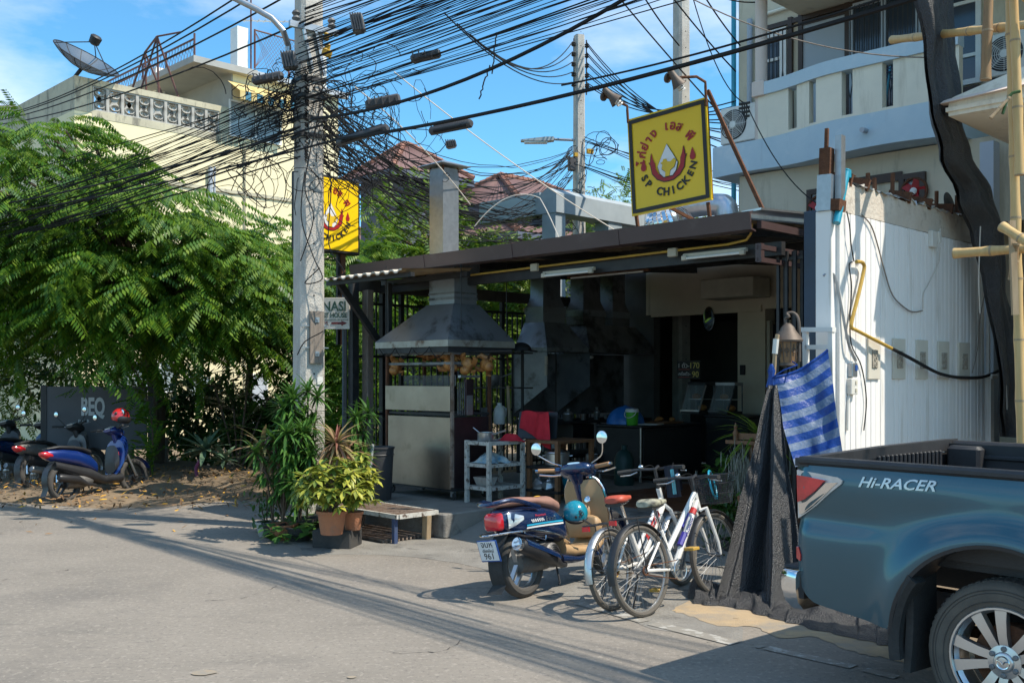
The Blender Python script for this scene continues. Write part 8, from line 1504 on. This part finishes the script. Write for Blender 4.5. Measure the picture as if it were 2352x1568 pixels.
# ---------------------------------------------------------------- trees
def scatter_tree(label, trunk, tr_r, blobs, tmpl, mt, n, size, cat='tree', droop=.2, name='tree', group=None, layered=0, limb=True, seed=0):
    g = np.random.default_rng(seed); o = Vector(trunk[0]); t = thing(name, label, cat, o, 0, group); m = MB(); tp_ = [Vector(p) - o for p in trunk]; k = len(smooth(tp_, 4)); m.tube(smooth(tp_, 4), [tr_r * (1 - .6 * i / k) for i in range(k)], 9)
    if limb:
        for b in blobs:
            c = Vector(b[0]) - o
            for j in range(6): e = c + Vector((g.uniform(-1, 1) * b[1][0], g.uniform(-1, 1) * b[1][1], g.uniform(-.4, .8) * b[1][2])) * .7; s = tp_[-1].lerp(tp_[0], g.uniform(.0, .35)); mid = s.lerp(e, .5) + Vector((0, 0, .3)); m.tube(smooth([s, mid, e], 3), [tr_r * .4, tr_r * .36, tr_r * .32, tr_r * .28, tr_r * .22, tr_r * .16, tr_r * .08][:len(smooth([s, mid, e], 3))], 5)
    part(t, 'trunk', m, 'bark'); lv = []; vol = [b[1][0] * b[1][1] * b[1][2] for b in blobs]; tot = sum(vol)
    for b, vv in zip(blobs, vol):
        c = np.array(b[0]) - np.array(o); r = np.array(b[1]); nn = int(n * vv / tot)
        if layered:      # horizontal sprays: twigs carrying alternate fronds
            while nn > 0:
                d = g.normal(size=3); d /= np.linalg.norm(d); rad = g.uniform(.45, 1.03) ; p = c + d * r * rad; out = np.array([d[0], d[1], .15 * d[2]]) + g.normal(size=3) * (.35, .35, .12); out /= np.linalg.norm(out); L = g.uniform(.5, 1.1); kk = 7
                for i in range(kk):
                    f = i / kk; q_ = p + out * L * f + np.array([0, 0, -droop * f * f * L]); side = np.cross(out, (0, 0, 1)) * (1 if i % 2 else -1); dd = out * .75 + side * .75 + np.array([0, 0, -.16 - .3 * f]) + g.normal(size=3) * .14; lv.append(frame(q_, dd, s=size * g.uniform(.75, 1.15), roll=g.uniform(-.2, .2))); nn -= 1
        else:
            for i in range(nn):
                d = g.normal(size=3); d /= np.linalg.norm(d); rad = g.uniform(.35, 1.05) * (1 + .18 * math.sin(5 * d[0] + seed) * math.cos(6 * d[2] + 2 * d[1])); p = c + d * r * rad; dd = d * .6 + g.normal(size=3) * .6 + np.array([0, 0, -droop]); lv.append(frame(p, dd, s=size * g.uniform(.6, 1.2), roll=g.uniform(-.8, .8)))
    cut = [lv[i] for i in range(0, len(lv), 5)] if layered else []
    scatter_mesh('crown', [tmpl], [[x for i, x in enumerate(lv) if i % 5] if layered else lv], mt, t)
    if layered: scatter_mesh('dark_foliage', [tmpl], [cut[::2]], 'leaf_dark', t); scatter_mesh('yellowing_foliage', [tmpl], [cut[1::2]], 'leaf_light', t)
    return t
FROND = frond_tmpl(8, .5, .16, .05); FR2 = frond_tmpl(6, .45, .16, .06, .3, .2)
tb_ = Vector((-6.55, 18.4, .1))
scatter_tree('large spreading tree with drooping feathery leaves in front of the yellow building', [tb_, tb_ + Vector((.05, 0, 1.2)), tb_ + Vector((-.1, -.1, 2.2)), tb_ + Vector((.1, -.4, 3.3))], .17, [((-8.1, 17.2, 4.9), (1.7, 1.7, 1.25)), ((-6.5, 16.8, 3.95), (2.1, 1.7, 1.15)), ((-4.95, 16.4, 3.3), (1.55, 1.5, 1.05)), ((-9.0, 17.4, 3.6), (1.8, 1.6, 1.2)), ((-6.4, 17.0, 2.75), (2.3, 1.5, .55)), ((-7.75, 17.0, 5.8), (.7, .8, .6)), ((-5.9, 16.2, 3.2), (1.6, 1.2, .8))], FROND, 'leaf_tree', 6800, .9, layered=1, seed=3, droop=.35)
scatter_tree('second feathery tree behind the pole reaching over the garden', [(-5.3, 20.2, 0), (-5.3, 20.2, 1.6), (-5.1, 20.0, 3.0)], .10, [((-4.2, 19.4, 3.5), (1.7, 1.5, 1.3)), ((-3.2, 18.8, 2.9), (1.0, 1.2, 1.5))], FROND, 'leaf_tree', 2000, .88, layered=1, seed=4, droop=.3)
scatter_tree('broad leafy tree rising behind the restaurant fence beside the yellow sign', [(-1.6, 20.5, 0), (-1.5, 20.4, 2.2), (-1.3, 20.3, 3.6)], .12, [((-1.9, 20.3, 4.6), (1.25, 1.2, 1.3)), ((-1.1, 20.6, 3.6), (1.5, 1.2, 1.6)), ((-2.6, 20.4, 3.2), (1.2, 1.2, 1.6))], FR2, 'leaf_light', 1700, .9, seed=5, droop=.25)
scatter_tree('broad leafy tree behind the chimney and kitchen ducts', [(.4, 21.5, 0), (.4, 21.5, 2.0), (.3, 21.4, 3.6)], .12, [((-.2, 21.4, 4.0), (1.1, 1.2, 1.1)), ((.6, 21.6, 3.3), (1.4, 1.2, 1.4)), ((-1.0, 21.3, 2.4), (1.5, 1.0, 1.4)), ((.9, 22, 1.9), (1.6, 1.0, 1.3))], FR2, 'leaf_light', 1700, .9, seed=6, droop=.25)
scatter_tree('small tree with fine bright leaves between the slim pole and the roof sign', [(3.0, 29, 0), (3.0, 29, 4), (3.1, 29, 5.5)], .14, [((3.3, 29, 6.4), (1.3, 1.2, 1.2)), ((4.2, 29, 5.6), (1.4, 1.2, 1.3)), ((2.3, 29, 5.4), (.9, 1, 1.1)), ((5.6, 29, 5.6), (1.0, 1, 1.1))], FR2, 'leaf_light', 1300, .8, seed=7)
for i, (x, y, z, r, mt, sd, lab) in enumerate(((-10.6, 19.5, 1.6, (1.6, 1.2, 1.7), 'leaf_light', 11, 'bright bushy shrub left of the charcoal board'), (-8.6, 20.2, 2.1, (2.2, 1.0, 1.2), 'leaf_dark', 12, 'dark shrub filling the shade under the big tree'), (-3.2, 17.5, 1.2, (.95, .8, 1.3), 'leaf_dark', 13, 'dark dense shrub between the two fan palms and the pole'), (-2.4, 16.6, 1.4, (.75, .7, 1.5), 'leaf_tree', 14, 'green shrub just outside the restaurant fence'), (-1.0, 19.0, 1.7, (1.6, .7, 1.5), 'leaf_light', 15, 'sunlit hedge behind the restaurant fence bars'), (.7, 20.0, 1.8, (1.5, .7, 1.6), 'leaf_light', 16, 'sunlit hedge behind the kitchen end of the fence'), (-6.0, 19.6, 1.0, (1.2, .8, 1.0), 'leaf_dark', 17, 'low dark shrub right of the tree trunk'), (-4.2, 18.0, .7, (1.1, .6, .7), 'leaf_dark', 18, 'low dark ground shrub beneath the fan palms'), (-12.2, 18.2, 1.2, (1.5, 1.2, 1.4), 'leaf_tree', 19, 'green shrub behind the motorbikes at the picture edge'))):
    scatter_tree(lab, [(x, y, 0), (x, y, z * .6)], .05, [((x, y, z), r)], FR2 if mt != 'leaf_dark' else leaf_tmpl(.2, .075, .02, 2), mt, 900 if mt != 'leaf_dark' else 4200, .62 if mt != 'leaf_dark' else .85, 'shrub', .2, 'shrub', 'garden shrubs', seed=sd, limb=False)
def fan_palm(label, x, y, heads, L, seed):
    g = np.random.default_rng(seed); t = thing('fan_palm', label, 'palm', (x, y, 0), 0, 'fan palms under the tree'); m = MB(); lv = []
    for hx, hy, hz in heads:
        m.tube([(0, 0, 0), (hx * .5, hy * .5, hz * .55), (hx, hy, hz)], .018, 5)
        for i in range(7):
            az = g.uniform(0, 6.28); el = g.uniform(-.1, 1.1); d = np.array([math.cos(az) * math.cos(el), math.sin(az) * math.cos(el), math.sin(el)]); c = np.array([hx, hy, hz]) + d * .28; m.tube([(hx, hy, hz), tuple(c)], .005, 4); side = np.cross(d, (0, 0, 1)); side /= np.linalg.norm(side) + 1e-6
            for k in range(11): a = (k - 5) * .27; dd = d * math.cos(a) + side * math.sin(a); lv.append(frame(c, dd, s=L * g.uniform(.85, 1.1)))
    part(t, 'stem', m, 'bark'); scatter_mesh('fronds', [leaf_tmpl(1, .10, .12, 2, .1)], [lv], 'leaf_dark', t)
fan_palm('fan palm with spiky leaves in front of the yellow wall', -4.75, 17.4, [(-.4, 0, 1.6), (.2, 0, 1.9), (.5, .1, 1.4), (-.1, .1, 1.2), (.1, -.1, .9)], .42, 31); fan_palm('fan palm with spiky leaves left of the utility pole', -3.5, 17.0, [(-.2, 0, 2.0), (.25, 0, 1.8), (0, .1, 1.5)], .45, 32)
t = thing('banana_plant', 'plant with long broad arching leaves beside the grey door', 'plant', (-3.75, 17.9, 0)); lv = []; rosette((0, 0, 1.75), 12, .95, 1, 0, 1.2, .1, lv); part(t, 'stem', MB().tube([(0, 0, 0), (0, 0, 1.8)], .05, 8), 'leaf_light'); scatter_mesh('leaves', [leaf_tmpl(1, .22, .35, 5, .2)], [lv], 'leaf_light', t)
p = G(462, 1098, .15); t = thing('rhoeo_plant', 'silvery green rosette plant on a leaning purple stem in the leaf litter', 'plant', (p.x, p.y, .12)); part(t, 'stem', MB().tube(smooth([(-.05, 0, 0), (-.08, 0, .2), (.03, 0, .38), (.06, 0, .46)], 4), .028, 8), 'purple_stem'); lv = []; rosette((.06, 0, .48), 26, .50, 1, 0, 1.1, -.35, lv); rosette((.3, .2, .3), 16, .40, 1, 0, 1.1, -.3, lv); mat('leaf_silver', (.13, .20, .12), .5, c2=(.07, .13, .08), isl=1, sss=.12); scatter_mesh('leaves', [leaf_tmpl(1, .20, .2, 4, .25)], [lv], 'leaf_silver', t)
for u, v, h, lab in ((378, 1085, .55, 'short pale post stump beside the charcoal board post'), (300, 1070, .4, 'second short stump in the shade under the board')): p = G(u, v); solo('stump', MB().tube([(0, 0, 0), (.01, 0, h)], [.07, .06], 9), 'wood_grey', lab, 'stump', 'stumps by the board', (p.x, p.y, .1))
t = thing('sapling', 'climbing sapling with loose leaves beside the post of the charcoal board', 'plant', (-5.85, 16.2, .1)); m = MB().tube(smooth([(0, 0, 0), (.05, 0, .8), (-.1, .0, 1.5), (-.3, -.05, 1.9)], 4), .012, 5); part(t, 'stem', m, 'bark'); lv = []
for i in range(60): f = rng.uniform(.15, 1); lv.append(frame((-.3 * f * f + rng.normal() * .12, rng.normal() * .12, 1.9 * f), rng.normal(size=3) + (0, 0, -.4), s=.75))
for i in range(26): f = i / 26; lv.append(frame((-.3 - .95 * f + rng.normal() * .05, -.12 + rng.normal() * .04, 1.75 - .35 * f * f), rng.normal(size=3) + (-.6, 0, -.8), s=.45))
scatter_mesh('leaves', [FR2], [lv], 'leaf_tree', t)
for u, v, h in ((435, 1075, .22),): 
    p = G(u, v); t = thing('seedling', 'bright young seedling growing from the leaf litter', 'plant', (p.x, p.y, .14)); lv = []
    for i in range(22): lv.append(frame((rng.normal() * .08, rng.normal() * .08, rng.uniform(.05, .42)), rng.normal(size=3), s=.14))
    scatter_mesh('leaves', [HEART], [lv], 'leaf_light', t)
